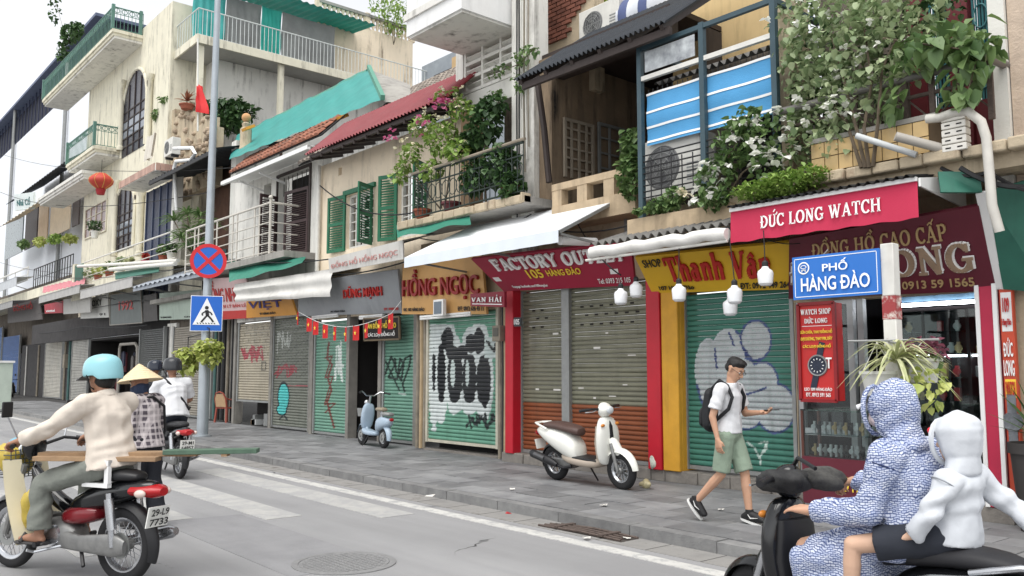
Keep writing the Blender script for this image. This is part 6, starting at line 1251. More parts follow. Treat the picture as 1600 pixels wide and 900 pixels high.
def cloud(mb, c, r, n, s, rng, droop=.3, wr=.5, shell=.35):
 c = V(c)
 for _ in range(n):
  while 1:
   q = V((rng.uniform(-1, 1), rng.uniform(-1, 1), rng.uniform(-1, 1)))
   if q.length < 1: break
  q = q.normalized()*(shell+(1-shell)*q.length) if shell else q
  leaf(mb, c+V((q.x*r[0], q.y*r[1], q.z*r[2])), s*rng.choice((.55, .8, 1., 1.15, 1.5))*rng.uniform(.85, 1.1), rng, droop, wr)
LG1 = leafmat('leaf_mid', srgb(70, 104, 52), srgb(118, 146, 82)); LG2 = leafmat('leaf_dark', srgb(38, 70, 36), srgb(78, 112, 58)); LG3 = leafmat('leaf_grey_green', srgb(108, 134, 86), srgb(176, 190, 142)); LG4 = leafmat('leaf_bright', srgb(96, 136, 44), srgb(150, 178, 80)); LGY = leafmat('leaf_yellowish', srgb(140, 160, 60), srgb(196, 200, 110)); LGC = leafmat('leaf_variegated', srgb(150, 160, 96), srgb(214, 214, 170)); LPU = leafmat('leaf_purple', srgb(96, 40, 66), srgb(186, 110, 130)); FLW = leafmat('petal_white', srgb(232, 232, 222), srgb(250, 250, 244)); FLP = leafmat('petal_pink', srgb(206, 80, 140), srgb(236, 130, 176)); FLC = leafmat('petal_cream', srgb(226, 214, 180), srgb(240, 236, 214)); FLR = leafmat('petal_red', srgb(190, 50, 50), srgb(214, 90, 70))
BARK = S('bark', (104, 90, 72), rough=.95, var=.4, scale=12, bump=.5, bscale=40, coords='obj'); POT = S('terracotta_pot', (160, 84, 60), rough=.8, var=.2, scale=9); POTW = S('white_pot', (214, 214, 206), rough=.5, var=.15)
def plant(name, label, base, clouds, lm, stems=(), flowers=(), pot=None, seed=1, size=.08, droop=.3, wr=.5, group=None, stem_r=.015, cat='plant', shell=.35):
 rng = random.Random(seed); t = thing(name, label, cat, base, group); mb = MB()
 for c, r, n in clouds: cloud(mb, c, r, n, size, rng, droop, wr, shell)
 o = mb.build('foliage', lm, t, smooth=True, ang=80)
 if stems:
  for st in stems:
   mb = MB(); k = len(st); mb.tube(st, [stem_r*(1-.6*i/(k-1)) for i in range(k)], 6).build('stem', BARK, t, smooth=True)
 for m_, cl, n, s_ in flowers:
  mb = MB()
  for _ in range(n):
   c, r = rng.choice(cl); q = V((rng.gauss(0, .5)*r[0], rng.gauss(0, .4)*r[1]-r[1]*.4, rng.gauss(0, .5)*r[2]))
   for j in range(4): leaf(mb, V(c)+q, s_*rng.uniform(.7, 1.2), rng, -.2, .6)
  mb.build('blossom', m_, t)
 if pot:
  m_, r_, h_ = pot; MB().lathe([(0, 0), (r_*.7, 0), (r_, h_), (r_*1.08, h_), (r_*1.08, h_*.88), (r_*.9, h_*.88), (0, h_*.9)], base, n=18).build('pot', m_, t, smooth=True)
 return t
def E3(px, py, Y, rx, ry, rz, n): return (P(px, py, Y), (rx, ry, rz), n)
vb = P(1358, 250, 8.25)
vc = [E3(1300, 60, 8.5, .7, .35, .5, 520), E3(1370, 80, 8.4, .6, .35, .5, 560), E3(1285, 140, 8.5, .4, .35, .45, 360), E3(1335, 165, 8.4, .4, .3, .4, 280), E3(1262, 210, 8.5, .25, .3, .4, 200), E3(1400, 20, 8.6, .6, .4, .35, 360), E3(1300, 10, 8.7, .8, .4, .4, 420), E3(1300, 215, 8.35, .3, .25, .25, 110), E3(1420, 100, 8.35, .35, .25, .2, 120), E3(1262, 110, 8.6, .28, .3, .45, 200)]
plant('vine', 'large dense grey-green flowering vine covering the tiled balcony corner', vb, vc, LG3, stems=[[P(1358, 262, 8.2), P(1350, 200, 8.2), P(1362, 130, 8.3), P(1350, 40, 8.4)], [P(1352, 262, 8.2), P(1338, 200, 8.2), P(1320, 130, 8.3), P(1300, 60, 8.5)], [P(1364, 260, 8.2), P(1372, 190, 8.2), P(1378, 110, 8.3), P(1400, 60, 8.4)], [P(1346, 262, 8.2), P(1322, 190, 8.25), P(1290, 150, 8.4)]], flowers=[(FLW, [(c, r) for c, r, n in vc[:5]], 60, .06)], seed=3, size=.066, stem_r=.022)
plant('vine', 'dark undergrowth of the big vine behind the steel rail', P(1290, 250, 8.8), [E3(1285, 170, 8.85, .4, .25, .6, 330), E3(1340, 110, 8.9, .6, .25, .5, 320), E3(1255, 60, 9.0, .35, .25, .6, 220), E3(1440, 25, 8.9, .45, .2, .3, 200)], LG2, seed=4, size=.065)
plant('creeper', 'big-leaved creeper trailing along the rail to the red door', P(1500, 150, 8.2), [E3(1440, 78, 8.2, .35, .15, .14, 45), E3(1490, 70, 8.2, .35, .15, .12, 45), E3(1535, 80, 8.2, .2, .15, .18, 32), E3(1512, 115, 8.15, .18, .12, .28, 40), E3(1497, 150, 8.15, .12, .1, .18, 20), E3(1400, 150, 8.2, .1, .1, .25, 20), E3(1460, 55, 8.3, .5, .15, .12, 60)], LG1, stems=[[P(1380, 60, 8.25), P(1450, 70, 8.2), P(1530, 80, 8.15), P(1510, 150, 8.12)]], seed=5, size=.125, droop=.7, wr=.42, stem_r=.012)
wb = [E3(1150, 220, 8.3, .28, .2, .3, 240), E3(1120, 275, 8.25, .25, .2, .25, 240), E3(1175, 190, 8.3, .22, .15, .2, 130), E3(1195, 250, 8.3, .18, .15, .25, 110), E3(1110, 310, 8.2, .25, .15, .12, 130), E3(1220, 215, 8.35, .2, .15, .4, 120)]
plant('flowering_creeper', 'white flowering creeper climbing the steel cage', P(1120, 320, 8.25), wb, LG1, stems=[[P(1110, 322, 8.3), P(1130, 260, 8.3), P(1170, 190, 8.3)], [P(1125, 322, 8.3), P(1160, 270, 8.3), P(1200, 240, 8.3)]], flowers=[(FLW, [(c, r) for c, r, n in wb], 75, .07)], seed=6, size=.07)
plant('fern_planter', 'bright feathery green fern spilling over the red awning roof', P(1220, 308, 8.2), [E3(1185, 300, 8.15, .3, .25, .12, 600), E3(1225, 290, 8.15, .32, .25, .16, 800), E3(1265, 278, 8.2, .25, .25, .12, 500)], LG4, seed=8, size=.06, droop=-.4, wr=.25, shell=0)
plant('cactus_bush', 'green shrub growing on the parapet beside the air conditioner', P(1050, 325, 8.35), [E3(1035, 318, 8.35, .2, .15, .1, 150), E3(1055, 308, 8.35, .16, .12, .16, 160), E3(1020, 325, 8.3, .3, .1, .05, 120)], LG1, flowers=[(FLC, [(P(1070, 305, 8.3), (.1, .1, .08))], 8, .05)], seed=9, size=.055)
plant('shrub', 'upright leafy shrub between the dark recess and the cage post', P(985, 305, 8.7), [E3(985, 230, 8.7, .14, .14, .3, 160), E3(984, 275, 8.65, .18, .14, .3, 220)], LG1, stems=[[P(986, 308, 8.7), P(984, 260, 8.7), P(986, 205, 8.7)]], seed=10, size=.09)
dk = [E3(755, 195, 8.7, .35, .25, .35, 520), E3(780, 255, 8.65, .4, .22, .35, 620), E3(745, 275, 8.7, .35, .2, .3, 420), E3(800, 290, 8.6, .2, .18, .25, 280), E3(770, 165, 8.8, .25, .2, .2, 220), E3(730, 225, 8.7, .25, .2, .25, 260)]
plant('balcony_shrub', 'dark green leafy shrub filling the right half of the iron balcony', P(770, 318, 8.7), dk, LG2, stems=[[P(760, 322, 8.7), P(755, 250, 8.7), P(765, 170, 8.7)], [P(790, 318, 8.7), P(780, 260, 8.7), P(745, 200, 8.7)]], seed=11, size=.085, stem_r=.02)
lt = [E3(690, 215, 8.6, .4, .25, .3, 420), E3(715, 235, 8.55, .3, .2, .22, 300), E3(660, 195, 8.6, .35, .2, .2, 170), E3(640, 240, 8.5, .3, .2, .25, 170), E3(625, 270, 8.5, .25, .15, .18, 110), E3(720, 170, 8.7, .3, .2, .2, 170), E3(700, 150, 8.8, .35, .2, .14, 110), E3(675, 265, 8.6, .25, .2, .2, 160)]
plant('bougainvillea', 'pale green bougainvillea with pink and cream blossom in front of the red eave', P(690, 325, 8.7), lt, LG4, stems=[[P(690, 326, 8.7), P(685, 260, 8.65), P(660, 200, 8.6), P(625, 215, 8.5)], [P(695, 326, 8.7), P(705, 250, 8.6), P(715, 170, 8.7)], [P(688, 326, 8.7), P(650, 280, 8.55), P(615, 270, 8.5)]], flowers=[(FLC, [(c, r) for c, r, n in lt], 110, .06), (FLP, [(P(665, 200, 8.5), (.35, .2, .25)), (P(700, 160, 8.6), (.3, .2, .1)), (P(612, 210, 8.5), (.2, .1, .15))], 26, .07)], seed=12, size=.07)
plant('ivy', 'thin ivy hanging over the ventilation blocks beside the white pillar', P(805, 140, 9.0), [E3(820, 85, 8.95, .3, .1, .14, 90), E3(780, 110, 9.05, .35, .08, .1, 60), E3(812, 120, 8.95, .15, .1, .35, 80), E3(770, 150, 9.0, .3, .1, .12, 70)], LG1, stems=[[P(835, 75, 8.95), P(812, 100, 8.95), P(815, 170, 8.95)], [P(812, 100, 8.95), P(760, 120, 9.05)]], seed=13, size=.06, stem_r=.008)
for k, (px, py, m_, lab) in enumerate([(660, 330, POT, 'terracotta pot at the left end of the iron balcony'), (705, 322, S('pot_purple', (110, 44, 50), rough=.5), 'plum coloured round pot behind the iron rail'), (800, 302, POT, 'terracotta pot at the right end of the iron balcony')]):
 c = P(px, py, 8.72); c.z = bal.location.z; mb = MB().lathe([(0, 0), (.1, 0), (.16, .22), (.18, .22), (.18, .18), (0, .19)], c, n=18); tag(mb.build('flower_pot', m_, loc=c, smooth=True), lab, 'pot')
def rosette(mb, c, L, n, rng, wr=.09, arch=.9, up=.9, seg=5):
 for _ in range(n):
  a = rng.uniform(0, 6.283); l_ = L*rng.uniform(.65, 1.1); e = rng.uniform(.2, up); d = V((math.cos(a), math.sin(a), 0)); sd = V((-d.y, d.x, 0)); pts = []
  for j in range(seg+1):
   t = j/seg; pts.append((c+d*l_*(t*math.cos(e)+.15*t*t)+V((0, 0, l_*(t*math.sin(e)*1.4-arch*t*t))), wr*L*(1-t)**.6*(.55+.9*t if t < .4 else 1)*.5+.002))
  b = len(mb.v)
  for p, w_ in pts: mb.v += [tuple(p-sd*w_), tuple(p+V((0, 0, -.35*w_))), tuple(p+sd*w_)]
  for j in range(seg):
   q = b+j*3; mb.f += [(q, q+1, q+4, q+3), (q+1, q+2, q+5, q+4)]
def rosette_plant(name, lab, base, heads, L, n, m_, seed, pot=None, wr=.09, arch=.9, up=.9, stem=True):
 rng = random.Random(seed); t = thing(name, lab, 'plant', base); mb = MB()
 for h in heads: rosette(mb, V(h), L, n, rng, wr, arch, up)
 mb.build('foliage', m_, t, smooth=True, ang=80)
 if stem:
  for h in heads: q = MB(); q.tube([V(base)+V((random.uniform(-.05, .05), 0, .05)), lerp(base, h, .5)+V((.02, 0, 0)), h], [.03, .022, .016], 6); q.build('stem', BARK, t, smooth=True)
 if pot:
  pm, r_, h_ = pot; MB().lathe([(0, 0), (r_*.7, 0), (r_, h_), (r_*1.08, h_), (r_*1.08, h_*.88), (r_*.9, h_*.88), (0, h_*.9)], base, n=18).build('pot', pm, t, smooth=True)
 return t
rosette_plant('dracaena', 'broad-leaved dracaena spilling out of the dark loggia', P(300, 398, 9.6), [P(272, 345, 9.5), P(292, 335, 9.5), P(312, 338, 9.6), P(325, 350, 9.5), P(300, 362, 9.4), P(283, 372, 9.4), P(310, 380, 9.4), P(296, 385, 9.5)], .62, 26, LG1, 3, wr=.16, arch=.7)
rg = random.Random(21)
for k, (px, py, lm, s_, pm, lab) in enumerate([(140, 405, LG3, .3, POTW, 'low grey-green plant in a white pot by the green rail'), (155, 392, LGY, .3, POT, 'yellowish bush in a terracotta pot by the green rail'), (172, 398, LG1, .28, POT, 'rounded green bush among the flower pots'), (190, 400, LG3, .3, POTW, 'pale bush behind the white balcony rail'), (203, 405, LGC, .2, POTW, 'small variegated plant in a white pot on the balcony edge'), (228, 406, FLR, .12, S('pot_pink', (214, 110, 140)), 'tiny red flower in a pink pot on the balcony edge'), (255, 402, LG1, .26, POT, 'green pot plant near the dracaena'), (268, 405, LG2, .22, POTW, 'dark green pot plant against the balcony end')]):
 b = P(px, py, 9.75); b.z = fzy+.02; plant('potted_plant', lab, b, [(b+V((0, 0, .45+s_*.3)), (s_, s_*.8, s_*.8), 150)], lm, pot=(pm, .16, .3), seed=30+k, size=.09, group='flower pots on the balcony', stems=[[b+V((0, 0, .25)), b+V((.03, 0, .5)), b+V((0, 0, .6))]])
for k, (px, py, s_, lm, lab) in enumerate([(36, 380, .5, LG1, 'sprawling green bush on the dark iron balcony, by the light box'), (62, 377, .5, LGY, 'yellow-green bush on the dark iron balcony rail'), (85, 372, .5, LG4, 'fresh green bush on the dark iron balcony by the pale door'), (110, 372, .4, LGY, 'yellowish bush at the end of the dark iron balcony')]):
 b = P(px, py, 10.75); plant('balcony_bush', lab, b+V((0, 0, -.4)), [(b, (s_*1.2, .3, s_*.55), 260)], lm, seed=50+k, size=.12, stems=[[b+V((0, 0, -.4)), b]])
plant('topiary', 'small round potted bush in front of the brown window', P(148, 372, 10.1), [(P(148, 352, 10.1), (.3, .3, .25), 220)], LG2, pot=(POTW, .18, .3), seed=60, size=.09, stems=[[P(148, 372, 10.1), P(148, 352, 10.1)]])
YT2 = PX(350, 180, XS).y
plant('terrace_shrub', 'dark glossy shrub on the terrace behind the red flag', PX(350, 205, XS-.3), [(PX(345, 175, XS-.3), (.5, .8, .5), 420), (PX(372, 170, XS-.3), (.4, .8, .45), 340), (PX(355, 192, XS-.2), (.5, .8, .4), 300)], LG2, seed=61, size=.2, wr=.35)
plant('roof_plant', 'small green plant on top of the ruined gable', P(270, 165, 10.9), [(P(262, 157, 10.9), (.35, .3, .16), 160), (P(245, 178, 10.8), (.25, .2, .2), 120)], LG1, seed=62, size=.12)
rosette_plant('bromeliad', 'reddish bromeliad in a pot on the ruined gable', P(292, 166, 10.8), [P(292, 158, 10.8)], .42, 30, leafmat('leaf_rust', srgb(130, 70, 56), srgb(180, 120, 80)), 5, pot=None, wr=.2, arch=.3, up=1.2)
mb = MB(); c = P(292, 166, 10.8); mb.lathe([(0, -.12), (.2, -.12), (.26, .06), (.28, .06), (.28, .02), (0, .03)], c, n=18); tag(mb.build('flower_pot', POT, loc=c, smooth=True), 'terracotta pot holding the reddish bromeliad', 'pot')
b = PX(615, 70, X2+.4); plant('roof_tree', 'sparse feathery little tree above the baluster parapet', b, [(PX(610, 20, X2+.4), (.9, 1.0, .7), 200), (PX(635, 12, X2+.4), (.9, .8, .5), 170), (PX(622, 40, X2+.4), (.7, .8, .5), 130), (PX(600, 5, X2+.4), (.8, .8, .5), 110)], LG4, stems=[[b, PX(618, 40, X2+.4), PX(605, 10, X2+.4)], [b, PX(625, 35, X2+.4), PX(640, 5, X2+.4)], [b, PX(612, 50, X2+.4), PX(596, 20, X2+.4)]], seed=63, size=.16, wr=.25, cat='tree', shell=0)
b = P(885, 60, 11.2); plant('roof_shrub', 'yellow-green shrub growing above the old brick wall', b, [(P(905, 10, 11.2), (.5, .3, .35), 200), (P(930, 5, 11.2), (.4, .3, .3), 150), (P(890, 20, 11.2), (.3, .3, .3), 90)], LGY, stems=[[b, P(895, 30, 11.2), P(905, 5, 11.2)], [b, P(905, 35, 11.2), P(930, 5, 11.2)]], seed=64, size=.14)
b = P(104, 70, 10.0); plant('balcony_tree', 'leafy pot tree on the topmost balcony of the yellow house', b+V((0, 0, -.4)), [(P(108, 52, 10), (.75, .4, .45), 340), (P(85, 15, 10), (.35, .3, .8), 60), (P(120, 45, 10), (.5, .3, .35), 220), (P(98, 78, 9.8), (.3, .3, .6), 120)], LG2, stems=[[b+V((0, 0, -.4)), P(100, 50, 10), P(88, 5, 10)], [b+V((0, 0, -.4)), P(110, 55, 10), P(118, 40, 10)]], seed=65, size=.16)
b = P(1618, 745, 8.8); b.z = .1; rosette_plant('snake_plant', 'spiky dark snake plant standing right of the orange board', b, [b+V((.05, 0, .85)), b+V((.12, 0, .8))], .5, 14, LG2, 8, pot=(S('pot_dark', (60, 56, 54)), .2, .8), wr=.1, arch=.1, up=1.45, stem=False)
# street furniture
GALV = S('galvanised', (166, 174, 180), rough=.45, metal=.5, var=.15, scale=5, coords='pos')
pb = G(316, 682, .1); ltp = P(340, -30, pb.y); pole = thing('lamp_post', 'tall galvanised steel post carrying two traffic signs on the pavement', 'post', (pb.x, pb.y, .1))
tl = V((pb.x, pb.y, 12)); MB().lathe([(.125, 0), (.125, 1.6), (.1, 1.7), (.085, 6), (.06, 12)], pb, n=20).build('shaft', GALV, pole, smooth=True); MB().lathe([(.2, 0), (.2, .03), (.13, .05)], pb, n=20).build('base_plate', GALV, pole)
SB = S('traffic_blue', (24, 104, 214), rough=.4, var=.05); SRD = S('traffic_red', (222, 30, 40), rough=.4, var=.05); SW = S('traffic_white', (240, 242, 242), rough=.4, var=.04)
to_cam = (CAM-pb); to_cam.z = 0; to_cam.normalize(); fwd = (to_cam+V((.25, -.1, 0))).normalized(); sd = V((-fwd.y, fwd.x, 0)); zup = V((0, 0, 1))
cpt = pb+fwd*.14; dpt = (V((cpt.x, cpt.y, 0))-V((0, 0, 0))); depth = (V((cpt.x, cpt.y, 1.55))-CAM).dot(_fw)
zc1 = P(329, 407, cpt.y).z; rad = .395
rsn = thing('no_stopping_sign', 'round red and blue no stopping sign on the steel post', 'traffic sign', V((cpt.x, cpt.y, zc1)))
def disc(c, r, t, m, parent, name, r0=0):
 mb = MB(); n = 40; vs = []
 ring = lambda rr, dd: [c+sd*math.cos(2*math.pi*k/n)*rr+zup*math.sin(2*math.pi*k/n)*rr+fwd*dd for k in range(n)]
 if r0:
  mb.add(ring(r, t)+ring(r0, t)+ring(r, 0), [(k, (k+1) % n, n+(k+1) % n, n+k) for k in range(n)]+[(k, (k+1) % n, 2*n+(k+1) % n, 2*n+k) for k in range(n)])
 else: mb.add(ring(r, t)+ring(r, 0), [tuple(range(n)), tuple(range(n, 2*n))[::-1]]+[(k, (k+1) % n, n+(k+1) % n, n+k) for k in range(n)])
 return mb.build(name, m, parent)
cc = V((cpt.x, cpt.y, zc1)); disc(cc, rad, .012, SB, rsn, 'plate'); disc(cc, rad+.002, .018, SRD, rsn, 'red_border', rad*.8)
for s_ in (1, -1):
 mb = MB(); d = (sd*s_+zup).normalized(); mb.beam(cc-d*rad*.82+fwd*(.016+.003*s_), cc+d*rad*.82+fwd*(.016+.003*s_), .075, .006, up=fwd).build('red_bar', SRD, rsn)
zc2 = P(329, 489, cpt.y).z; hs2 = .345; cc = V((cpt.x, cpt.y, zc2))
psn = thing('pedestrian_crossing_sign', 'square blue pedestrian crossing sign with a white triangle', 'traffic sign', cc)
def plate(c, w, h, t, m, parent, name, r=.0): mb = MB(); mb.prism([c-sd*w-zup*h, c+sd*w-zup*h, c+sd*w+zup*h, c-sd*w+zup*h], fwd*t); return mb.build(name, m, parent)
plate(cc, hs2, hs2*1.17, .01, SW, psn, 'border'); plate(cc, hs2*.96, hs2*1.13, .014, SB, psn, 'plate')
mb = MB(); b0 = cc-zup*hs2*.75+fwd*.014; mb.prism([b0-sd*hs2*.84, b0+sd*hs2*.84, b0+zup*hs2*1.78], fwd*.004).build('triangle', SW, psn)
f0 = cc+fwd*.02
def limb(pts, w_):
 for a, b in zip(pts[:-1], pts[1:]): mbp.beam(f0+sd*a[0]+zup*a[1], f0+sd*b[0]+zup*b[1], w_, .004, up=fwd)
mbp = MB(); s_ = hs2; limb([(.0, .22*s_), (.02, -.12*s_)], .075); limb([(.02, -.1*s_), (-.06, -.38*s_), (-.11, -.58*s_)], .04); limb([(.02, -.1*s_), (.1, -.35*s_), (.15, -.56*s_)], .04); limb([(0, .18*s_), (-.1, -.02*s_), (-.08, -.14*s_)], .03); limb([(0, .18*s_), (.09, .05*s_), (.12, -.1*s_)], .03); mbp.build('walking_figure', BLK, psn)
mb = MB(); c3 = f0+zup*.38*s_; mb.prism([c3+sd*math.cos(k*.5236)*.042+zup*math.sin(k*.5236)*.042 for k in range(12)], fwd*.004).build('figure_head', BLK, psn)
mb = MB()
for k in range(7): mb.beam(f0+sd*(-.2+k*.06)-zup*hs2*.62, f0+sd*(-.17+k*.06)-zup*hs2*.68, .02, .003, up=fwd)
mb.build('zebra_marks', BLK, psn); psn.children[-1]['kind'] = 'stuff'
for k, (px, py, lab) in enumerate([(293, 560, 'white hanging pot of yellow-green plants left of the steel post'), (326, 548, 'white hanging pot of yellow-green plants right of the steel post')]):
 c = P(px, py, pb.y-.05); t = plant('hanging_flower_pot', lab, c, [(c+V((0, 0, .12)), (.34, .28, .16), 200), (c+V((.05, 0, -.12)), (.3, .22, .22), 170)], LGY, seed=70+k, size=.11, pot=(POTW, .15, .2)); MB().tube([c+V((0, 0, .15)), c+V((0, 0, .5)), V((pb.x, pb.y, c.z+.55))], .012, 6).build('hanger', BLK, t)
fp = P(313, 165, pb.y+1.2); fl_ = thing('red_flag', 'limp red flag on a slanted pole behind the steel post', 'flag', fp); MB().tube([P(309, 205, pb.y+1.2), P(309, 60, pb.y+1.2)], .025, 8).build('staff', WSTEEL, fl_); a = P(308, 137, pb.y+1.2); b = P(323, 178, pb.y+1.2); MB().grid(lambda u, v: V((a.x+.02+u*(b.x-a.x)*(.35+.65*v)+.02*math.sin(v*9), a.y+.08*math.sin(u*12+v*3), a.z-(a.z-b.z)*v*(.75+.25*u))), 12, 12).build('cloth', FLAG, fl_, smooth=True)
YS = 5.7; sa, sb_ = P(1240, 437, YS), P(1376, 424, YS); sx0, sx1 = P(1241, 436, YS).x, P(1377, 428, YS).x; szb = (P(1241, 469, YS).z+P(1376, 460, YS).z)/2; szt = (P(1241, 402, YS).z+P(1376, 389, YS).z)/2
pxp = P(1388, 460, YS); sp = thing('street_name_post', 'peeling white and red post carrying the blue street name sign', 'post', (pxp.x, YS+.03, .1 if YS > kerbY(pxp.x) else 0))
PWR = S('post_peeling', (222, 220, 212), rough=.7, var=.2, scale=5, stain=.5, stcol=srgb(120, 80, 60), wear=(srgb(150, 92, 70), .33, 7)); ztp = P(1386, 380, YS).z
MB().box(pxp.x-.045, pxp.x+.045, YS, YS+.09, 0, ztp-.52).build('shaft', PWR, sp, bev=.006); MB().box(pxp.x-.046, pxp.x+.046, YS-.001, YS+.091, ztp-.52, ztp-.36).build('red_band', S('post_red', (168, 60, 62), rough=.7, var=.3, wear=(srgb(214, 206, 196), .45, 9)), sp); MB().box(pxp.x-.045, pxp.x+.045, YS, YS+.09, ztp-.36, ztp).build('shaft_top', PWR, sp, bev=.006)
nq = [V((sx0, YS-.02, szb)), V((sx1, YS-.02, szb)), V((sx1, YS-.02, szt)), V((sx0, YS-.02, szt))]
ns = sign_board('street_name_sign', 'blue enamel street name sign reading PHO HANG DAO', nq, S('enamel_blue', (30, 112, 208), rough=.35, var=.06, scale=3), th=.02)
for v0, u0, v1, u1 in ((.05, .03, .065, .97), (.935, .03, .95, .97)): MB().sheet(*[p+V((0, -.002, 0)) for p in qsub(nq, u0, v0, u1, v1)], .002).build('border_line', SW, ns)
for u0, u1 in ((.025, .032), (.968, .975)): MB().sheet(*[p+V((0, -.002, 0)) for p in qsub(nq, u0, .07, u1, .93)], .002).build('border_line', SW, ns)
text_mesh('PHỐ', qsub(nq, .37, .6, .66, .87), SW, ns, bold=.02, depth=.002); text_mesh('HÀNG ĐÀO', qsub(nq, .11, .17, .9, .57), SW, ns, bold=.03, depth=.002)
c = lerp(lerp(nq[0], nq[1], .14), lerp(nq[3], nq[2], .14), .72)+V((0, -.004, 0)); MB().lathe([(.036, 0), (.041, -.002), (.046, 0)], c, 'y', 28).box(c.x-.02, c.x+.02, c.y-.002, c.y, c.z-.016, c.z-.01).box(c.x-.016, c.x-.01, c.y-.002, c.y, c.z-.028, c.z-.01).box(c.x+.01, c.x+.016, c.y-.002, c.y, c.z-.028, c.z-.01).tube([c+V((.022*math.cos(k*.5236), -.001, .008+.012*math.sin(k*.5236))) for k in range(12)], .003, 4, closed=True).build('city_emblem', SW, ns)
MB().box(sx1-.06, pxp.x-.04, YS+.005, YS+.03, szt-.08, szt-.05).box(sx1-.06, pxp.x-.04, YS+.005, YS+.03, szb+.05, szb+.08).build('bracket', STEEL, ns)
for k, (px, py, lm, lab) in enumerate([(1372, 580, LGC, 'spider plant with striped arching leaves hung on the street name post'), (1442, 560, LPU, 'purple leaved plant in a white pot hung beside the street name post')]):
 c = P(px, py, YS-.15 if k == 0 else YS+.1); t = thing('hanging_planter', lab, 'plant', c); rng = random.Random(80+k); mb = MB()
 if k == 0:
  rosette(mb, c+V((.12, 0, .06)), .36, 90, rng, .07, 1.0, 1.2); mb.build('foliage', LGC, t, smooth=True, ang=80); q = MB(); cloud(q, c+V((.3, 0, -.1)), (.16, .1, .14), 90, .045, rng, .6); q.build('trailing_leaves', LGY, t)
 else:
  cloud(mb, c+V((0, 0, .06)), (.16, .12, .08), 220, .04, rng, -.2, .4); mb.build('foliage', LPU, t, smooth=True, ang=80); q = MB(); cloud(q, c+V((-.05, 0, .02)), (.18, .12, .06), 70, .05, rng); q.build('green_leaves', LG1, t)
 MB().lathe([(0, -.16), (.08, -.16), (.11, 0), (.12, 0), (.12, -.02), (0, -.02)], c, n=16).build('pot', POTW, t, smooth=True)
 for j in range(3): a = j*2.09; MB().tube([c+V((.11*math.cos(a), .11*math.sin(a), 0)), V((c.x, c.y, P(1400, 535, YS).z))], .003, 4).build('cord', WSTEEL, t)
mb = MB(); zz = P(1400, 532, YS).z; mb.tube([(pxp.x-.25, YS-.1, zz), (pxp.x+.3, YS+.05, zz)], .008, 6).tube([(pxp.x-.1, YS+.12, zz), (pxp.x+.1, YS-.14, zz-.02)], .008, 6).build('planter_arm', STEEL, sp)
PCH = S('plastic_redbrown', (150, 62, 44), rough=.4, var=.1); b = G(354, 660, .1); c = thing('plastic_armchair', 'red-brown plastic armchair with cane-coloured back on the pavement', 'chair', b, rot=R(200), local=True)
MB().box(-.22, .22, -.2, .22, .4, .43).build('seat', PCH, c, bev=.015)
for x in (-.2, .2):
 for y in (-.19, .2): MB().beam((x*1.15, y*1.15, 0), (x, y, .41), .05, .04).build('leg', PCH, c)
 MB().tube([(x*1.15, -.19, .4), (x*1.2, -.2, .6), (x*1.2, -.1, .65), (x*1.15, .15, .66), (x*1.05, .24, .7)], .022, 8).build('armrest', PCH, c, smooth=True)
MB().tube([(-.21, .2, .42), (-.22, .26, .7), (-.14, .29, .84), (0, .3, .88), (.14, .29, .84), (.22, .26, .7), (.21, .2, .42)], .024, 8).build('back_frame', PCH, c, smooth=True); MB().prism([(-.2, .215, .45), (.2, .215, .45), (.2, .26, .7), (.13, .285, .82), (-.13, .285, .82), (-.2, .26, .7)], (0, .012, 0)).build('back_panel', S('cane_tan', (186, 150, 110), rough=.6, var=.2, scale=20, coords='obj'), c)
b = G(330, 652, .1); st = thing('plastic_stool', 'low turquoise plastic stool between steel post and armchair', 'stool', b, local=True); PT = S('plastic_turq', (64, 176, 196), rough=.4, var=.08)
MB().box(-.15, .15, -.15, .15, .28, .31).build('seat', PT, st, bev=.015)
for x in (-.13, .13):
 for y in (-.13, .13): MB().beam((x*1.15, y*1.15, 0), (x, y, .29), .05, .05).build('leg', PT, st)
for y in (-.14, .14): MB().box(-.13, .13, y-.012, y+.012, .15, .19).build('stretcher', PT, st)
def crumple(name, lab, c, r, m, cat, seed):
 mb = MB().sph((0, 0, 0), r, 16, 10); q = [V(p) for p in mb.v]; mb.v = [tuple(V(c)+p*(1+.6*mnoise.noise(p*16+V((seed, 0, 0))))) for p in q]; return tag(mb.build(name, m, loc=c, smooth=True), lab, cat)
c = G(1008, 762, .11); crumple('rubbish_bag', 'small knotted white and yellow rubbish bag by the scooter wheel', c+V((0, 0, .05)), (.08, .05, .055), S('bag_mixed', (196, 184, 140), rough=.5, var=.5, scale=18), 'rubbish', 2)
c = P(1021, 722, 9.0); c.z = .255; t = thing('takeaway_bag', 'clear plastic takeaway bag of greens on the doorstep by the red pillar', 'bag', c); mb = MB().sph((0, 0, 0), (.06, .05, .09), 14, 9); mb.v = [tuple(c+V((0, 0, .09))+V(p)*(1+.4*mnoise.noise(V(p)*15))) for p in mb.v]; mb.build('contents', S('bag_green', (206, 212, 196), rough=.35, var=.4, scale=22), t, smooth=True); MB().tube([c+V((-.06, 0, .18)), c+V((-.05, 0, .32)), c+V((0, 0, .38)), c+V((.05, 0, .32)), c+V((.06, 0, .18))], .012, 6).build('handle', S('bag_clear', (206, 210, 206), rough=.3), t, smooth=True)
c = G(1056, 752, .1); crumple('rag', 'dark rag dropped beside the step below the green shutter', c+V((0, 0, .05)), (.1, .06, .06), S('rag_dark', (52, 46, 44), rough=.95), 'rag', 5)
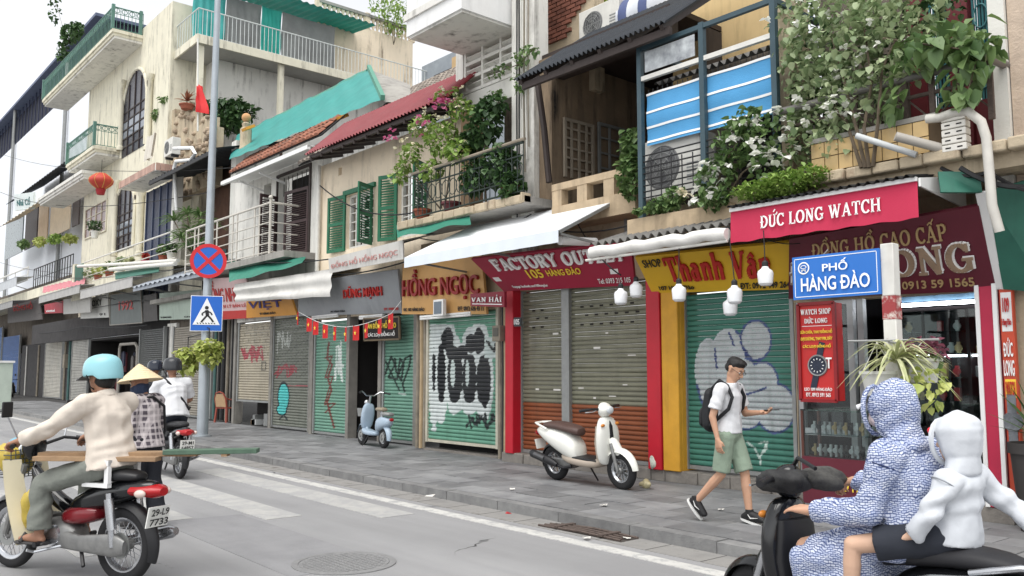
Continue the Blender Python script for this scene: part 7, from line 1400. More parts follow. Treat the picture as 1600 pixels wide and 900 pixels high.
b = G(3, 640, .1); ub = thing('utility_cabinet', 'pale green street cabinet at the kerb past the parked motorbike', 'cabinet', b); MB().box(b.x-.9, b.x, b.y-.2, b.y+.3, .1, 1.9).build('case', S('cabinet_green', (186, 200, 186), rough=.5, var=.15), ub, bev=.02); MB().box(b.x-.95, b.x+.05, b.y-.25, b.y+.35, 1.9, 1.98).build('lid', WHT, ub)
CB = S('cable_black', (30, 30, 32), rough=.6)
def cable(pts, sag, r, lab):
 out = []
 for a, b in zip(pts[:-1], pts[1:]):
  for k in range(12): t = k/12; out.append(lerp(a, b, t)-V((0, 0, sag*4*t*(1-t))))
 out.append(V(pts[-1])); mb = MB().tube(out, r, 5); tag(mb.build('overhead_cable', CB, loc=out[0], smooth=True), lab, 'cable', 'black cables along the facades')
cable([P(1640, 300, 8.3), P(1545, 268, 8.35), P(1470, 262, 8.3)], .06, .02, 'thick bundled black cable at the green hood'); cable([P(1640, 285, 8.4), P(1500, 262, 8.2)], .1, .025, 'second bundled black cable at the green hood')
cable([P(1142, 345, 8.3), P(990, 350, 8.5), P(830, 350, 8.9)], .12, .012, 'black cable sagging along the tan parapet'); cable([P(970, 430, 8.4), P(900, 345, 8.7), P(870, 330, 8.9)], .1, .01, 'thin cable beneath the end of the white awning')
cable([P(665, 398, 9.0), P(520, 430, 9.1), P(380, 455, 9.4), P(210, 470, 9.8), P(60, 490, 10.4)], .08, .015, 'long black cable running under the row of signs'); cable([P(60, 520, 10.5), P(130, 510, 10.2), P(230, 508, 10)], .08, .02, 'black cable above the far shutters')
cable([P(1250, 380, 8.4), P(1193, 372, 8.0), P(1140, 375, 8.0)], .03, .006, 'thin lamp cable before the yellow sign')
rc = random.Random(44)
for k, (a, b, sg) in enumerate([((0, 240, 10.2), (365, 262, 9.6), .5), ((0, 300, 10.6), (330, 300, 9.9), .7), ((60, 430, 9.6), (365, 405, 9.0), .3), ((365, 405, 9.0), (655, 372, 9.0), .25), ((0, 410, 10.5), (320, 416, 9.2), .45), ((500, 290, 9.2), (655, 330, 9.0), .3), ((655, 372, 8.9), (830, 335, 8.9), .2)]): cable([P(*a), P(*b)], sg, .011+.004*(k % 2), 'thin black cable drooping '+['behind the red flag', 'past the dracaena', 'over the grey awnings', 'below the railed balcony', 'under the flower pots', 'over the green window', 'behind the white awning'][k])
# two-wheelers
def arcfender(mb, c, R_, w, a0, a1, n=16, t=.0, drop=.03):
 """curved mudguard over a wheel at c, from angle a0 to a1 (degrees, 0 = forward)"""
 def fn(u, v):
  a = R(a0+(a1-a0)*v); s = (u-.5)*2; tap = 1-.35*abs(v-.5)*2*abs(v-.5)*2; rr = R_-drop*s*s*1.6
  return V((c[0]+rr*math.cos(a), c[1]+s*w*tap, c[2]+rr*math.sin(a)))
 mb.grid(fn, 8, n).grid(lambda u, v: fn(u, v)*1+V((0, 0, -.004)), 8, n); return mb
TYRE = S('tyre_rubber', (34, 34, 36), rough=.85, var=.2, scale=30, bump=.2, bscale=90, coords='obj'); CHR = S('chrome', (190, 192, 196), rough=.25, metal=.9, var=.1, coords='obj'); ENG = S('engine_alloy', (140, 140, 138), rough=.5, metal=.6, var=.3, scale=14, coords='obj'); BKP = S('black_plastic', (30, 30, 33), rough=.45, var=.15, coords='obj'); GLB = S('gloss_black', (20, 21, 24), rough=.15, var=.1, coords='obj', spec=.6); TAILR = S('tail_red', (176, 18, 24), rough=.2, var=.05, coords='obj'); PLT = S('plate_white', (226, 226, 220), rough=.4, var=.05, coords='obj')
def wheel(parent, c, R_, tr, style='alloy', w=1., rimm=None):
 mb = MB(); n = 40
 mb.lathe([(R_-2*tr*.95, -tr*.75*w), (R_-tr*1.1, -tr*w), (R_-tr*.4, -tr*.85*w), (R_, -tr*.25*w), (R_, tr*.25*w), (R_-tr*.4, tr*.85*w), (R_-tr*1.1, tr*w), (R_-2*tr*.95, tr*.75*w)], c, 'y', n); wo = mb.build('wheel', TYRE, parent, smooth=True, ang=50)
 rm = rimm or CHR; ri = R_-1.9*tr; MB().lathe([(ri, -tr*.72*w), (ri-.012, -tr*.7*w), (ri-.03, -tr*.3), (ri-.03, tr*.3), (ri-.012, tr*.7*w), (ri, tr*.72*w)], c, 'y', n).build('rim', rm, wo, smooth=True)
 MB().lathe([(.0, -.06), (.03, -.06), (.045, -.045), (.045, .045), (.03, .06), (0, .06)], c, 'y', 16).build('hub', ENG, wo, smooth=True)
 c = V(c)
 if style == 'spoke':
  mb = MB()
  for k in range(28):
   a = k*2*math.pi/28; b = a+(.35 if k % 2 else -.35); y = .04 if k % 4 < 2 else -.04; mb.tube([c+V((.04*math.cos(b), y, .04*math.sin(b))), c+V(((ri-.02)*math.cos(a), 0, (ri-.02)*math.sin(a)))], .0028, 4)
  o = mb.build('spokes', CHR, wo); o['kind'] = 'stuff'
 else:
  for k in range(5):
   a = k*2*math.pi/5; mb = MB(); d = V((math.cos(a), 0, math.sin(a))); e = V((-d.z, 0, d.x)); pass
   for s_ in (-1, 1): mb.beam(c+d*.03+e*.012*s_, c+d*(ri-.02)+e*.035*s_, .018, .02, up=(0, 1, 0))
   mb.build('spoke', rm, wo)
 MB().lathe([(.05, .05), (.095, .05), (.095, .056), (.05, .056)], c, 'y', 24).build('brake_disc', STEEL, wo)
 return wo
def lofted(parent, name, m, secs, axis='x', sub=1, n=20, sharp=None):
 mb = MB().loft(secs, axis, n); return mb.build(name, m, parent, smooth=True, ang=60, sub=sub)
def scooter(name, label, loc, head, body, seatm, shieldm=None, wb=1.27, RW=.235, rimm=None, trim=None, plate='', steer=0., mirrors=True, group='motorbikes and scooters', lean=0., basket=False, round_front=True):
 t = thing(name, label, 'scooter', loc, group, rot=head, local=True); t.rotation_euler = (lean, 0, head); h = wb/2; shieldm = shieldm or body; trim = trim or BKP
 wheel(t, (-h, 0, RW), RW, .05, 'alloy', 1.05, rimm)
 wheel(t, (h, 0, RW), RW, .05, 'alloy', .95, rimm)
 lofted(t, 'tail_body', body, [(-h-.33, 0, .7, .03, .025), (-h-.28, 0, .69, .085, .06), (-h-.12, 0, .66, .14, .11), (-h+.1, 0, .6, .175, .16, 2.4), (-h+.32, 0, .54, .18, .19, 2.5), (-h+.48, 0, .47, .16, .17, 2.5), (-h+.56, 0, .4, .12, .12, 2.3)])
 lofted(t, 'side_skirt', trim if trim is not BKP else body, [(-h+.2, 0, .38, .1, .04), (-h+.35, 0, .33, .165, .07, 3), (h-.45, 0, .3, .165, .055, 3.5), (h-.28, 0, .34, .15, .07, 3), (h-.22, 0, .42, .1, .06)])
 lofted(t, 'floorboard', BKP, [(-h+.5, 0, .37, .14, .02, 4), (h-.32, 0, .36, .15, .02, 4)], sub=0)
 lofted(t, 'leg_shield', shieldm, [(.3, h-.24, 0, .05, .12, 2.5), (.4, h-.24, 0, .07, .17, 2.6), (.56, h-.22, 0, .075, .2, 2.6), (.72, h-.21, 0, .075, .2, 2.6), (.86, h-.215, 0, .075, .16, 2.4), (.95, h-.235, 0, .06, .1)], axis='z')
 lofted(t, 'inner_shield', BKP if trim is BKP else trim, [(.38, h-.3, 0, .03, .14, 3), (.6, h-.285, 0, .04, .17, 3), (.82, h-.28, 0, .035, .14, 3)], axis='z', sub=0)
 lofted(t, 'front_grille', BKP, [(.5, h-.142, 0, .01, .02), (.62, h-.138, 0, .012, .035), (.82, h-.142, 0, .012, .03), (.9, h-.17, 0, .01, .015)], axis='z', sub=0)
 mb = MB(); arcfender(mb, (h, 0, RW), RW+.045, .075, 5, 160); mb.build('front_fender', body, t, smooth=True, ang=80)
 lofted(t, 'fender_neck', body, [(.42, h+.0, 0, .1, .06), (.55, h-.08, 0, .09, .07), (.68, h-.14, 0, .06, .07)], axis='z')
 for s_ in (-1, 1): MB().tube([(h, s_*.075, RW), (h-.05, s_*.075, .45), (h-.1, s_*.06, .6)], [.022, .026, .026], 10).build('fork_leg', CHR if s_ > 0 else ENG, t, smooth=True)
 lofted(t, 'handlebar_cowl', body, [(.93, h-.25, 0, .05, .05), (.98, h-.23, 0, .085, .1), (1.04, h-.22, 0, .09, .115), (1.1, h-.24, 0, .07, .08), (1.13, h-.25, 0, .03, .03)], axis='z')
 MB().sph((h-.13, 0, 1.03), (.025, .06, .05), 16, 10).build('headlight', S('lens', (220, 226, 230), rough=.08), t, smooth=True)
 for s_ in (-1, 1):
  MB().tube([(h-.25, s_*.06, 1.04), (h-.27, s_*.2, 1.055), (h-.31, s_*.3, 1.05)], .017, 8).build('handlebar', BKP, t, smooth=True)
  MB().tube([(h-.285, s_*.23, 1.055), (h-.335, s_*.36, 1.047)], .021, 10).build('grip', BKP, t, smooth=True)
  MB().tube([(h-.22, s_*.17, 1.04), (h-.215, s_*.25, 1.03), (h-.25, s_*.34, 1.03)], .008, 6).build('brake_lever', CHR, t, smooth=True)
  if mirrors:
   mb = MB().tube([(h-.25, s_*.2, 1.06), (h-.22, s_*.26, 1.2), (h-.23, s_*.3, 1.27)], .007, 6); so_ = mb.build('mirror_stem', BKP, t, smooth=True); MB().sph((h-.235, s_*.32, 1.31), (.018, .07, .045), 14, 8).build('mirror', BKP, so_, smooth=True)
  MB().sph((h-.155, s_*.13, .84), (.02, .035, .022), 12, 8).build('indicator', S('amber', (220, 130, 40), rough=.2), t, smooth=True)
 lofted(t, 'seat', seatm, [(-h-.18, 0, .77, .07, .03), (-h-.08, 0, .785, .12, .05, 2.6), (-h+.15, 0, .785, .145, .055, 2.8), (-h+.3, 0, .76, .15, .055, 2.8), (-h+.5, 0, .735, .125, .055, 2.6), (-h+.6, 0, .70, .09, .07, 2.4)])
 MB().tube([(-h+.02, .15, .74), (-h-.2, .13, .8), (-h-.32, .06, .8), (-h-.32, -.06, .8), (-h-.2, -.13, .8), (-h+.02, -.15, .74)], .016, 8).build('grab_rail', body if trim is not BKP else CHR, t, smooth=True)
 MB().loft([(-h-.36, 0, .66, .03, .02), (-h-.33, 0, .66, .08, .035), (-h-.28, 0, .66, .1, .04)], n=16).build('tail_light', TAILR, t, smooth=True)
 mb = MB(); arcfender(mb, (-h, 0, RW), RW+.04, .065, 60, 195); mb.build('rear_fender', BKP, t, smooth=True, ang=80)
 mb = MB().obox((-h-.31, 0, .5), (.008, .19, .14), Euler((0, -.25, 0))); po = mb.build('licence_plate', PLT, t)
 if plate:
  a, b = plate.split('|'); xq = -h-.318
  f = lambda y, z: V((xq-.25*(z-.5)*-1*.0-(.5-z)*-.25, y, z))
  text_mesh(a, [f(.075, .505), f(-.075, .505), f(-.075, .55), f(.075, .55)], BKP, po, depth=.002, bold=.02); text_mesh(b, [f(.08, .445), f(-.08, .445), f(-.08, .49), f(.08, .49)], BKP, po, depth=.002, bold=.02)
 lofted(t, 'engine_case', ENG, [(-h-.08, .11, RW, .03, .07), (-h+.1, .12, RW+.02, .05, .09, 3), (-h+.4, .1, RW+.06, .06, .08, 3), (-h+.5, .06, RW+.06, .03, .04)])
 mb = MB().tube([(-h+.42, -.08, .24), (-h+.3, -.13, .22), (-h+.15, -.15, .26)], .02, 8).tube([(-h+.2, -.155, .25), (-h+.08, -.16, .29), (-h-.3, -.17, .38), (-h-.34, -.17, .39)], [.03, .055, .058, .035], 14); eo = mb.build('exhaust', BKP, t, smooth=True)
 MB().tube([(-h-.02, -.195, .33), (-h-.22, -.205, .38)], .035, 10).build('heat_shield', S('dark_chrome', (96, 96, 98), rough=.3, metal=.6), eo, smooth=True)
 MB().tube([(-h+.05, .13, .28), (-h-.02, .13, .6)], .03, 10).build('rear_shock', CHR, t, smooth=True)
 MB().tube([(-.1, .1, .28), (-.02, .2, .02)], .012, 6).build('side_stand', BKP, t)
 MB().box(-h+.05, -h+.4, -.1, .09, .2, .34).build('engine_block', ENG, t, bev=.02)
 return t
def heading(dx, dy): return math.atan2(dy, dx)
f0, r0 = G(970, 765, .1), G(858, 748, .1); m0 = (f0+r0)/2; dv = (f0-r0); dv.normalize()
PEARL = S('pearl_white', (226, 226, 218), rough=.22, var=.05, scale=2, spec=.6, coords='obj'); BRS = S('seat_brown', (84, 62, 56), rough=.55, var=.15, scale=9, coords='obj', bump=.1, bscale=80); TAUPE = S('taupe_panel', (170, 156, 140), rough=.4, var=.08, coords='obj')
ws_ = scooter('parked_scooter', 'white scooter with brown seat parked on the pavement before the olive shutters', (m0.x, m0.y, .1), heading(dv.x, dv.y), PEARL, BRS, wb=1.3, RW=.25, trim=TAUPE, mirrors=False, lean=R(5), plate='29-B1|203.45'); ws_.scale = (.95,)*3; ws_.location.x += .1
PBL = S('pale_blue_paint', (160, 180, 198), rough=.3, var=.1, coords='obj'); f0, r0 = G(560, 694, .1), G(606, 702, .1); m0 = (f0+r0)/2; dv = (f0-r0); dv.normalize()
GBE = S('seat_beige', (150, 138, 116), rough=.6, coords='obj')
t = thing('electric_scooter', 'small pale blue electric scooter parked by the dark doorway', 'scooter', (m0.x, m0.y, .1), 'motorbikes and scooters', rot=heading(dv.x, dv.y), local=True); t.rotation_euler = (R(4), 0, heading(dv.x, dv.y))
h = .5
for x in (-h, h): wheel(t, (x, 0, .2), .2, .045, 'alloy', 1)
lofted(t, 'battery_body', PBL, [(-h-.22, 0, .5, .05, .06), (-h-.1, 0, .5, .12, .1, 3), (-h+.15, 0, .46, .13, .14, 3), (-h+.32, 0, .4, .1, .14, 3)]); lofted(t, 'footboard', PBL, [(-h+.2, 0, .26, .13, .05, 4), (h-.2, 0, .25, .13, .05, 4), (h-.1, 0, .33, .1, .06)])
lofted(t, 'front_box', PBL, [(.3, h-.12, 0, .05, .1, 3), (.5, h-.14, 0, .07, .14, 3.5), (.74, h-.17, 0, .07, .13, 3.5), (.84, h-.18, 0, .04, .08)], axis='z'); lofted(t, 'front_basket', STEEL, [(.56, h+.06, 0, .08, .1, 4), (.72, h+.08, 0, .1, .12, 4)], axis='z', sub=0)
mb = MB(); arcfender(mb, (h, 0, .2), .25, .06, 10, 160); mb.build('front_fender', PBL, t, smooth=True); mb = MB(); arcfender(mb, (-h, 0, .2), .25, .07, 20, 190); mb.build('rear_fender', PBL, t, smooth=True)
for x, n_ in ((-h+.22, 'seat'), (-h-.08, 'rear_seat')): lofted(t, n_, GBE if n_ == 'seat' else STEEL, [(x-.15, 0, .72 if n_ == 'seat' else .64, .06, .03), (x-.05, 0, .73 if n_ == 'seat' else .65, .11, .045, 3), (x+.1, 0, .73 if n_ == 'seat' else .65, .1, .04, 3), (x+.17, 0, .72 if n_ == 'seat' else .64, .05, .02)])
MB().tube([(-h+.2, 0, .5), (-h+.2, 0, .72)], .03, 8).build('seat_post', CHR, t)
MB().tube([(h, 0, .2), (h-.06, .0, .4), (h-.2, 0, .86), (h-.22, 0, .98)], .022, 8).build('fork', CHR, t, smooth=True); MB().tube([(h-.36, .3, 1.04), (h-.24, .2, 1.06), (h-.2, .08, .98), (h-.2, -.08, .98), (h-.24, -.2, 1.06), (h-.36, -.3, 1.04)], .014, 8).build('handlebar', CHR, t, smooth=True)
for s_ in (-1, 1): MB().tube([(h-.3, s_*.25, 1.05), (h-.42, s_*.33, 1.03)], .019, 8).build('grip', BKP, t)
MB().sph((h-.08, 0, .84), (.05, .06, .06), 14, 10).build('headlight', CHR, t, smooth=True); MB().sph((-h-.25, 0, .55), (.02, .05, .03), 12, 8).build('tail_light', TAILR, t, smooth=True); MB().tube([(0, .1, .22), (.05, .2, .01)], .012, 6).build('side_stand', BKP, t)
def underbone(name, label, loc, head, body, leg, tailm, plate='', basket=None, lean=0., mirror=1):
 t = thing(name, label, 'motorbike', loc, 'motorbikes and scooters', rot=head, local=True); t.rotation_euler = (lean, 0, head); h = .61; RW = .275
 wheel(t, (-h, 0, RW), RW, .04, 'spoke', 1.05); wheel(t, (h, 0, RW), RW, .035, 'spoke', 1)
 lofted(t, 'tail_body', body, [(-h-.3, 0, .72, .04, .03), (-h-.2, 0, .7, .09, .06), (-h+.05, 0, .66, .11, .09, 2.5), (-h+.35, 0, .58, .12, .1, 2.5), (-h+.55, 0, .52, .09, .07)])
 lofted(t, 'side_panel', tailm, [(-h+.2, 0, .5, .1, .05), (-h+.35, 0, .48, .135, .08, 3), (-h+.55, 0, .46, .12, .07, 3), (-h+.62, 0, .44, .06, .03)])
 lofted(t, 'centre_tunnel', body, [(-h+.5, 0, .48, .07, .06), (0.05, 0, .52, .06, .06), (h-.3, 0, .66, .06, .08), (h-.2, 0, .8, .05, .05)])
 for s_ in (-1, 1):
  MB().grid(lambda u, v: V((h-.28+.14*v-.12*(1-v)*(1-v)+.05*u, s_*(.07+.16*u-.04*u*v), .24+.62*v)), 8, 12).grid(lambda u, v: V((h-.272+.14*v-.12*(1-v)*(1-v)+.05*u, s_*(.07+.16*u-.04*u*v), .24+.62*v)), 8, 12).build('leg_shield', leg, t, smooth=True)
  MB().tube([(h, s_*.07, RW), (h-.1, s_*.07, .6), (h-.17, s_*.06, .82)], .024, 8).build('fork_leg', ENG, t, smooth=True)
  mb = MB().tube([(-h, s_*.12, RW), (-h+.05, s_*.13, .66)], [.022, .022], 8); sh_ = mb.build('rear_shock', CHR, t, smooth=True); MB().tube([(-h+.01, s_*.12, .4), (-h+.045, s_*.13, .62)], .035, 10).build('spring', CHR, sh_, smooth=True)
  MB().tube([(h-.22, s_*.05, .97), (h-.27, s_*.2, 1.02), (h-.38, s_*.33, 1.0)], .013, 8).build('handlebar', BKP, t, smooth=True); MB().tube([(h-.33, s_*.26, 1.015), (h-.42, s_*.36, .99)], .019, 8).build('grip', BKP, t, smooth=True)
  MB().tube([(.02, s_*.1, .27), (.02, s_*.27, .27)], .02, 8).build('foot_peg', BKP, t)
  if mirror: mb = MB().tube([(h-.27, s_*.2, 1.02), (h-.23, s_*.27, 1.2)], .006, 6); so_ = mb.build('mirror_stem', CHR, t); mb = MB().box(-.008, .008, -.045, .045, -.06, .06); mb.v = [tuple(V(p)+V((h-.23, s_*.28, 1.26))) for p in mb.v]; mb.build('mirror', BKP, so_, bev=.012)
 lofted(t, 'handlebar_cowl', body, [(.84, h-.2, 0, .04, .06), (.93, h-.18, 0, .08, .1), (1.0, h-.19, 0, .075, .1), (1.04, h-.22, 0, .03, .05)], axis='z'); MB().sph((h-.1, 0, .94), (.03, .07, .05), 14, 10).build('headlight', S('lens', (220, 226, 230)), t, smooth=True)
 mb = MB(); arcfender(mb, (h, 0, RW), RW+.04, .055, 20, 185); mb.build('front_fender', body, t, smooth=True); mb = MB(); arcfender(mb, (-h, 0, RW), RW+.05, .06, 70, 200); mb.build('rear_fender', BKP, t, smooth=True)
 lofted(t, 'seat', BKP, [(-h-.16, 0, .77, .06, .03), (-h-.05, 0, .785, .11, .045, 2.8), (-h+.3, 0, .775, .13, .05, 2.8), (-h+.55, 0, .74, .11, .05, 2.8), (-h+.68, 0, .68, .05, .06)])
 MB().loft([(-h-.36, 0, .68, .04, .03), (-h-.3, 0, .68, .1, .05), (-h-.12, 0, .68, .115, .045)], n=18).build('tail_light', TAILR, t, smooth=True)
 for s_ in (-1, 1): MB().sph((-h-.25, s_*.12, .67), (.05, .03, .03), 12, 8).build('indicator', S('lens_clear', (210, 190, 180), rough=.2), t, smooth=True)
 mb = MB().obox((-h-.31, 0, .5), (.008, .2, .15), Euler((0, -.2, 0))); po = mb.build('licence_plate', PLT, t)
 if plate:
  a, b = plate.split('|'); f = lambda y, z: V((-h-.316-(z-.5)*-.2*-1, y, z))
  text_mesh(a, [f(.08, .51), f(-.08, .51), f(-.08, .56), f(.08, .56)], BKP, po, depth=.002, bold=.02); text_mesh(b, [f(.085, .44), f(-.085, .44), f(-.085, .49), f(.085, .49)], BKP, po, depth=.002, bold=.02)
 lofted(t, 'chain_case', ENG, [(-h-.1, .1, RW, .02, .05), (-h, .105, RW+.01, .028, .085, 3), (-h+.35, .105, RW+.0, .025, .06, 3), (-.05, .1, RW+.02, .03, .07, 3)], sub=0)
 lofted(t, 'engine', ENG, [(-.2, .02, .3, .09, .08, 3), (-.05, .02, .32, .12, .12, 3), (.15, .02, .33, .12, .1, 3), (.26, .0, .36, .08, .07, 3), (.36, 0, .37, .05, .05)]); mb = MB()
 for k in range(6): mb.box(.14+k*.035, .155+k*.035, -.09, .09, .29, .45)
 mb.build('cylinder_fins', ENG, t)
 MB().lathe([(0, 0), (.075, 0), (.08, -.02), (.06, -.03)], (.0, .145, .32), 'y', 20).build('engine_cover', CHR, t, smooth=True)
 MB().tube([(.3, -.06, .28), (.1, -.12, .2), (-.3, -.14, .22)], .02, 8).tube([(-.3, -.14, .22), (-.4, -.15, .25), (-h-.28, -.16, .36), (-h-.33, -.16, .37)], [.025, .045, .048, .03], 12).build('exhaust', CHR, t, smooth=True)
 MB().tube([(-.1, .11, .25), (.1, .2, .2), (.12, .25, .22)], .012, 6).build('gear_lever', CHR, t); MB().tube([(-.25, .08, .22), (-.35, .14, .12)], .014, 6).build('stand', BKP, t)
 return t
f0, r0 = V((-7.88, 1.52, 0)), V((-6.77, 2.05, 0)); m0 = (f0+r0)/2; dv = (f0-r0).normalized(); HA = heading(dv.x, dv.y)
WINE = S('wine_red', (130, 20, 30), rough=.25, var=.08, coords='obj', spec=.6); CRM = S('cream_plastic', (214, 204, 172), rough=.45, var=.12, coords='obj')
bikeA = underbone('ridden_motorbike', 'old wine red and black motorbike loaded with planks ridden by the man in beige', (m0.x, m0.y, 0), HA, GLB, CRM, WINE, plate='29-L9|7733')
mb = MB()
for k in range(7): z = .72+k*.035; w_ = .13+.02*k/6; mb.tube([(.5, -w_, z), (.5, w_, z), (.78+.02*k/6, w_, z), (.78+.02*k/6, -w_, z)], .004, 4, closed=True)
for k in range(8): y = -.13+.26*k/7; mb.tube([(.79, y*1.1, .72), (.81, y*1.15, .94)], .004, 4).tube([(.5, y, .72), (.5, y*1.1, .94)], .004, 4)
mb.build('front_basket', S('basket_grey', (84, 90, 92), rough=.6, coords='obj'), bikeA)
def lump(parent, name, c, r, m, seed, top=None):
 mb = MB().sph((0, 0, 0), r, 20, 14); mb.v = [tuple(V(c)+V(p)*(1+.45*mnoise.noise(V(p)*9+V((seed, 0, 0)))+.18*mnoise.noise(V(p)*23))) for p in mb.v]; return mb.build(name, m, parent, smooth=True, ang=90)
YBAG = S('bag_yellow', (206, 178, 62), rough=.45, var=.35, scale=9, coords='obj')
def on_bike(name, lab, cat, bike, group=None):
 t = thing(name, lab, cat, bike.location, group, local=True); t.rotation_euler = bike.rotation_euler.copy(); return t
t = on_bike('yellow_bag', 'yellow plastic bag stuffed in the front basket of the motorbike', 'bag', bikeA); lump(t, 'bag', (.65, 0, .86), (.14, .14, .13), YBAG, 1); lump(t, 'knot', (.62, .02, .99), (.06, .05, .04), S('bag_blue', (120, 176, 196), rough=.5, coords='obj'), 4)
t = on_bike('yellow_sack', 'crumpled yellow sack hanging behind the leg shield of the motorbike', 'bag', bikeA); lump(t, 'sack', (.24, .13, .52), (.1, .06, .15), YBAG, 2); MB().tube([(.24, .13, .65), (.28, .08, .74)], .012, 6).build('strap', BKP, t)
WD = S('plank_wood', (170, 136, 100), rough=.85, var=.35, scale=6, bump=.3, bscale=40, coords='obj'); WDG = S('plank_green', (84, 112, 92), rough=.8, var=.35, scale=8, coords='obj')
for k, (a, b, m_, lab) in enumerate([((.05, .22, .93), (-1.0, -.3, .93), WD, 'pale plank tied across the motorbike seat'), ((.0, .30, .91), (-.8, -.1, .9), WD, 'second pale plank beside it on the motorbike'), ((-.8, -.16, .945), (-1.4, -.5, .95), WDG, 'greenish plank end sticking out behind the motorbike')]):
 t = on_bike('plank', lab, 'plank', bikeA, 'planks carried on the motorbike'); MB().beam(a, b, .13, .034).build('board', m_, t, bev=.003)
 MB().beam(lerp(a, b, .62)+V((0, 0, -.025)), lerp(a, b, .68)+V((0, 0, -.025)), .12, .025).build('cleat', WD, t)
t = on_bike('carrier_crate', 'white plastic crate frame under the planks on the motorbike', 'crate', bikeA); mb = MB()
for x in (-.55, -.33): mb.box(x-.02, x+.02, .12, .15, .72, .9).box(x-.02, x+.02, -.15, -.12, .72, .9)
mb.build('post', WHT, t); MB().box(-.57, -.31, .115, .155, .86, .9).box(-.57, -.31, -.155, -.115, .86, .9).box(-.57, -.31, .115, .155, .7, .73).box(-.57, -.31, -.155, -.115, .7, .73).build('rail', WHT, t)
hd = V((-.99, .14, 0)).normalized(); wL = V((-1.97, 4.14, 0)); mD = wL+hd*.2; HD = heading(hd.x, hd.y)
bikeD = scooter('ridden_scooter', 'black scooter carrying the woman in blue pattern and the child', (mD.x, mD.y, 0), HD, GLB, S('seat_black', (38, 38, 42), rough=.6, coords='obj', bump=.1, bscale=90), wb=1.4, RW=.26, rimm=ENG, mirrors=False, plate='29-E2|417.38'); bikeD.scale = (.93,)*3
MB().loft([(-1.0, .15, .72, .03, .03), (-.8, .17, .7, .02, .05), (-.5, .17, .66, .015, .045), (-.3, .165, .62, .01, .02)], n=14).build('silver_trim', CHR, bikeD, smooth=True)
t = on_bike('grey_bag', 'dark grey camouflage bag resting on the handlebar of the black scooter', 'bag', bikeD); lump(t, 'flap', (.33, -.14, .97), (.13, .12, .055), S('bag_camo2', (86, 85, 81), rough=.85, var=.7, scale=13, coords='obj', bump=.6, bscale=18), 9); lump(t, 'bag', (.42, .03, .965), (.15, .15, .06), S('bag_camo', (60, 60, 60), rough=.8, var=.75, scale=11, coords='obj', bump=.6, bscale=16), 6); MB().tube([(.5, -.1, 1.0), (.4, -.05, 1.08), (.25, .0, 1.04)], .012, 6).build('strap', BKP, t, smooth=True)
mE = V((-13.34, 4.6, 0)); HE = heading(-1, .06)
bikeE = underbone('ridden_motorbike', 'dark motorbike with red tail light ridden by the man in white', (mE.x, mE.y, 0), HE, GLB, GLB, BKP, plate='29-M1|64857')
mF = V((-16.2, 5.28, 0)); bikeF = underbone('ridden_motorbike', 'grey motorbike ridden ahead of the man in white', (mF.x, mF.y, 0), HE, S('bike_grey', (70, 72, 76), rough=.3, coords='obj'), GLB, BKP)
g = G(22, 622, .1); bikeG = underbone('parked_motorbike', 'dark blue motorbike parked near the blue shutters', (g.x-.6, g.y, .1), heading(.95, -.25), S('bike_navy', (40, 50, 74), rough=.3, coords='obj'), BKP, BKP, lean=R(6))
g = G(46, 612, .1); bc_ = thing('bicycle', 'old bicycle leaning in front of the dark pier', 'bicycle', (g.x, g.y, .1), rot=.15, local=True)
for x in (-.5, .5): wheel(bc_, (x, 0, .33), .33, .018, 'spoke')
mb = MB()
for a, b in (((-.5, 0, .33), (-.15, 0, .3)), ((-.15, 0, .3), (-.25, 0, .85)), ((-.5, 0, .33), (-.22, 0, .75)), ((-.15, 0, .3), (.3, 0, .75)), ((-.22, 0, .75), (.3, 0, .8)), ((.28, 0, .95), (.5, 0, .33))): mb.tube([a, b], .016, 6)
mb.build('frame', S('bike_green', (60, 76, 80), coords='obj'), bc_); MB().tube([(.1, .25, .98), (.27, .1, 1.02), (.27, -.1, 1.02), (.1, -.25, .98)], .012, 6).build('handlebar', CHR, bc_); lofted(bc_, 'saddle', BKP, [(-.38, 0, .9, .08, .03), (-.25, 0, .9, .06, .03), (-.12, 0, .89, .02, .02)])
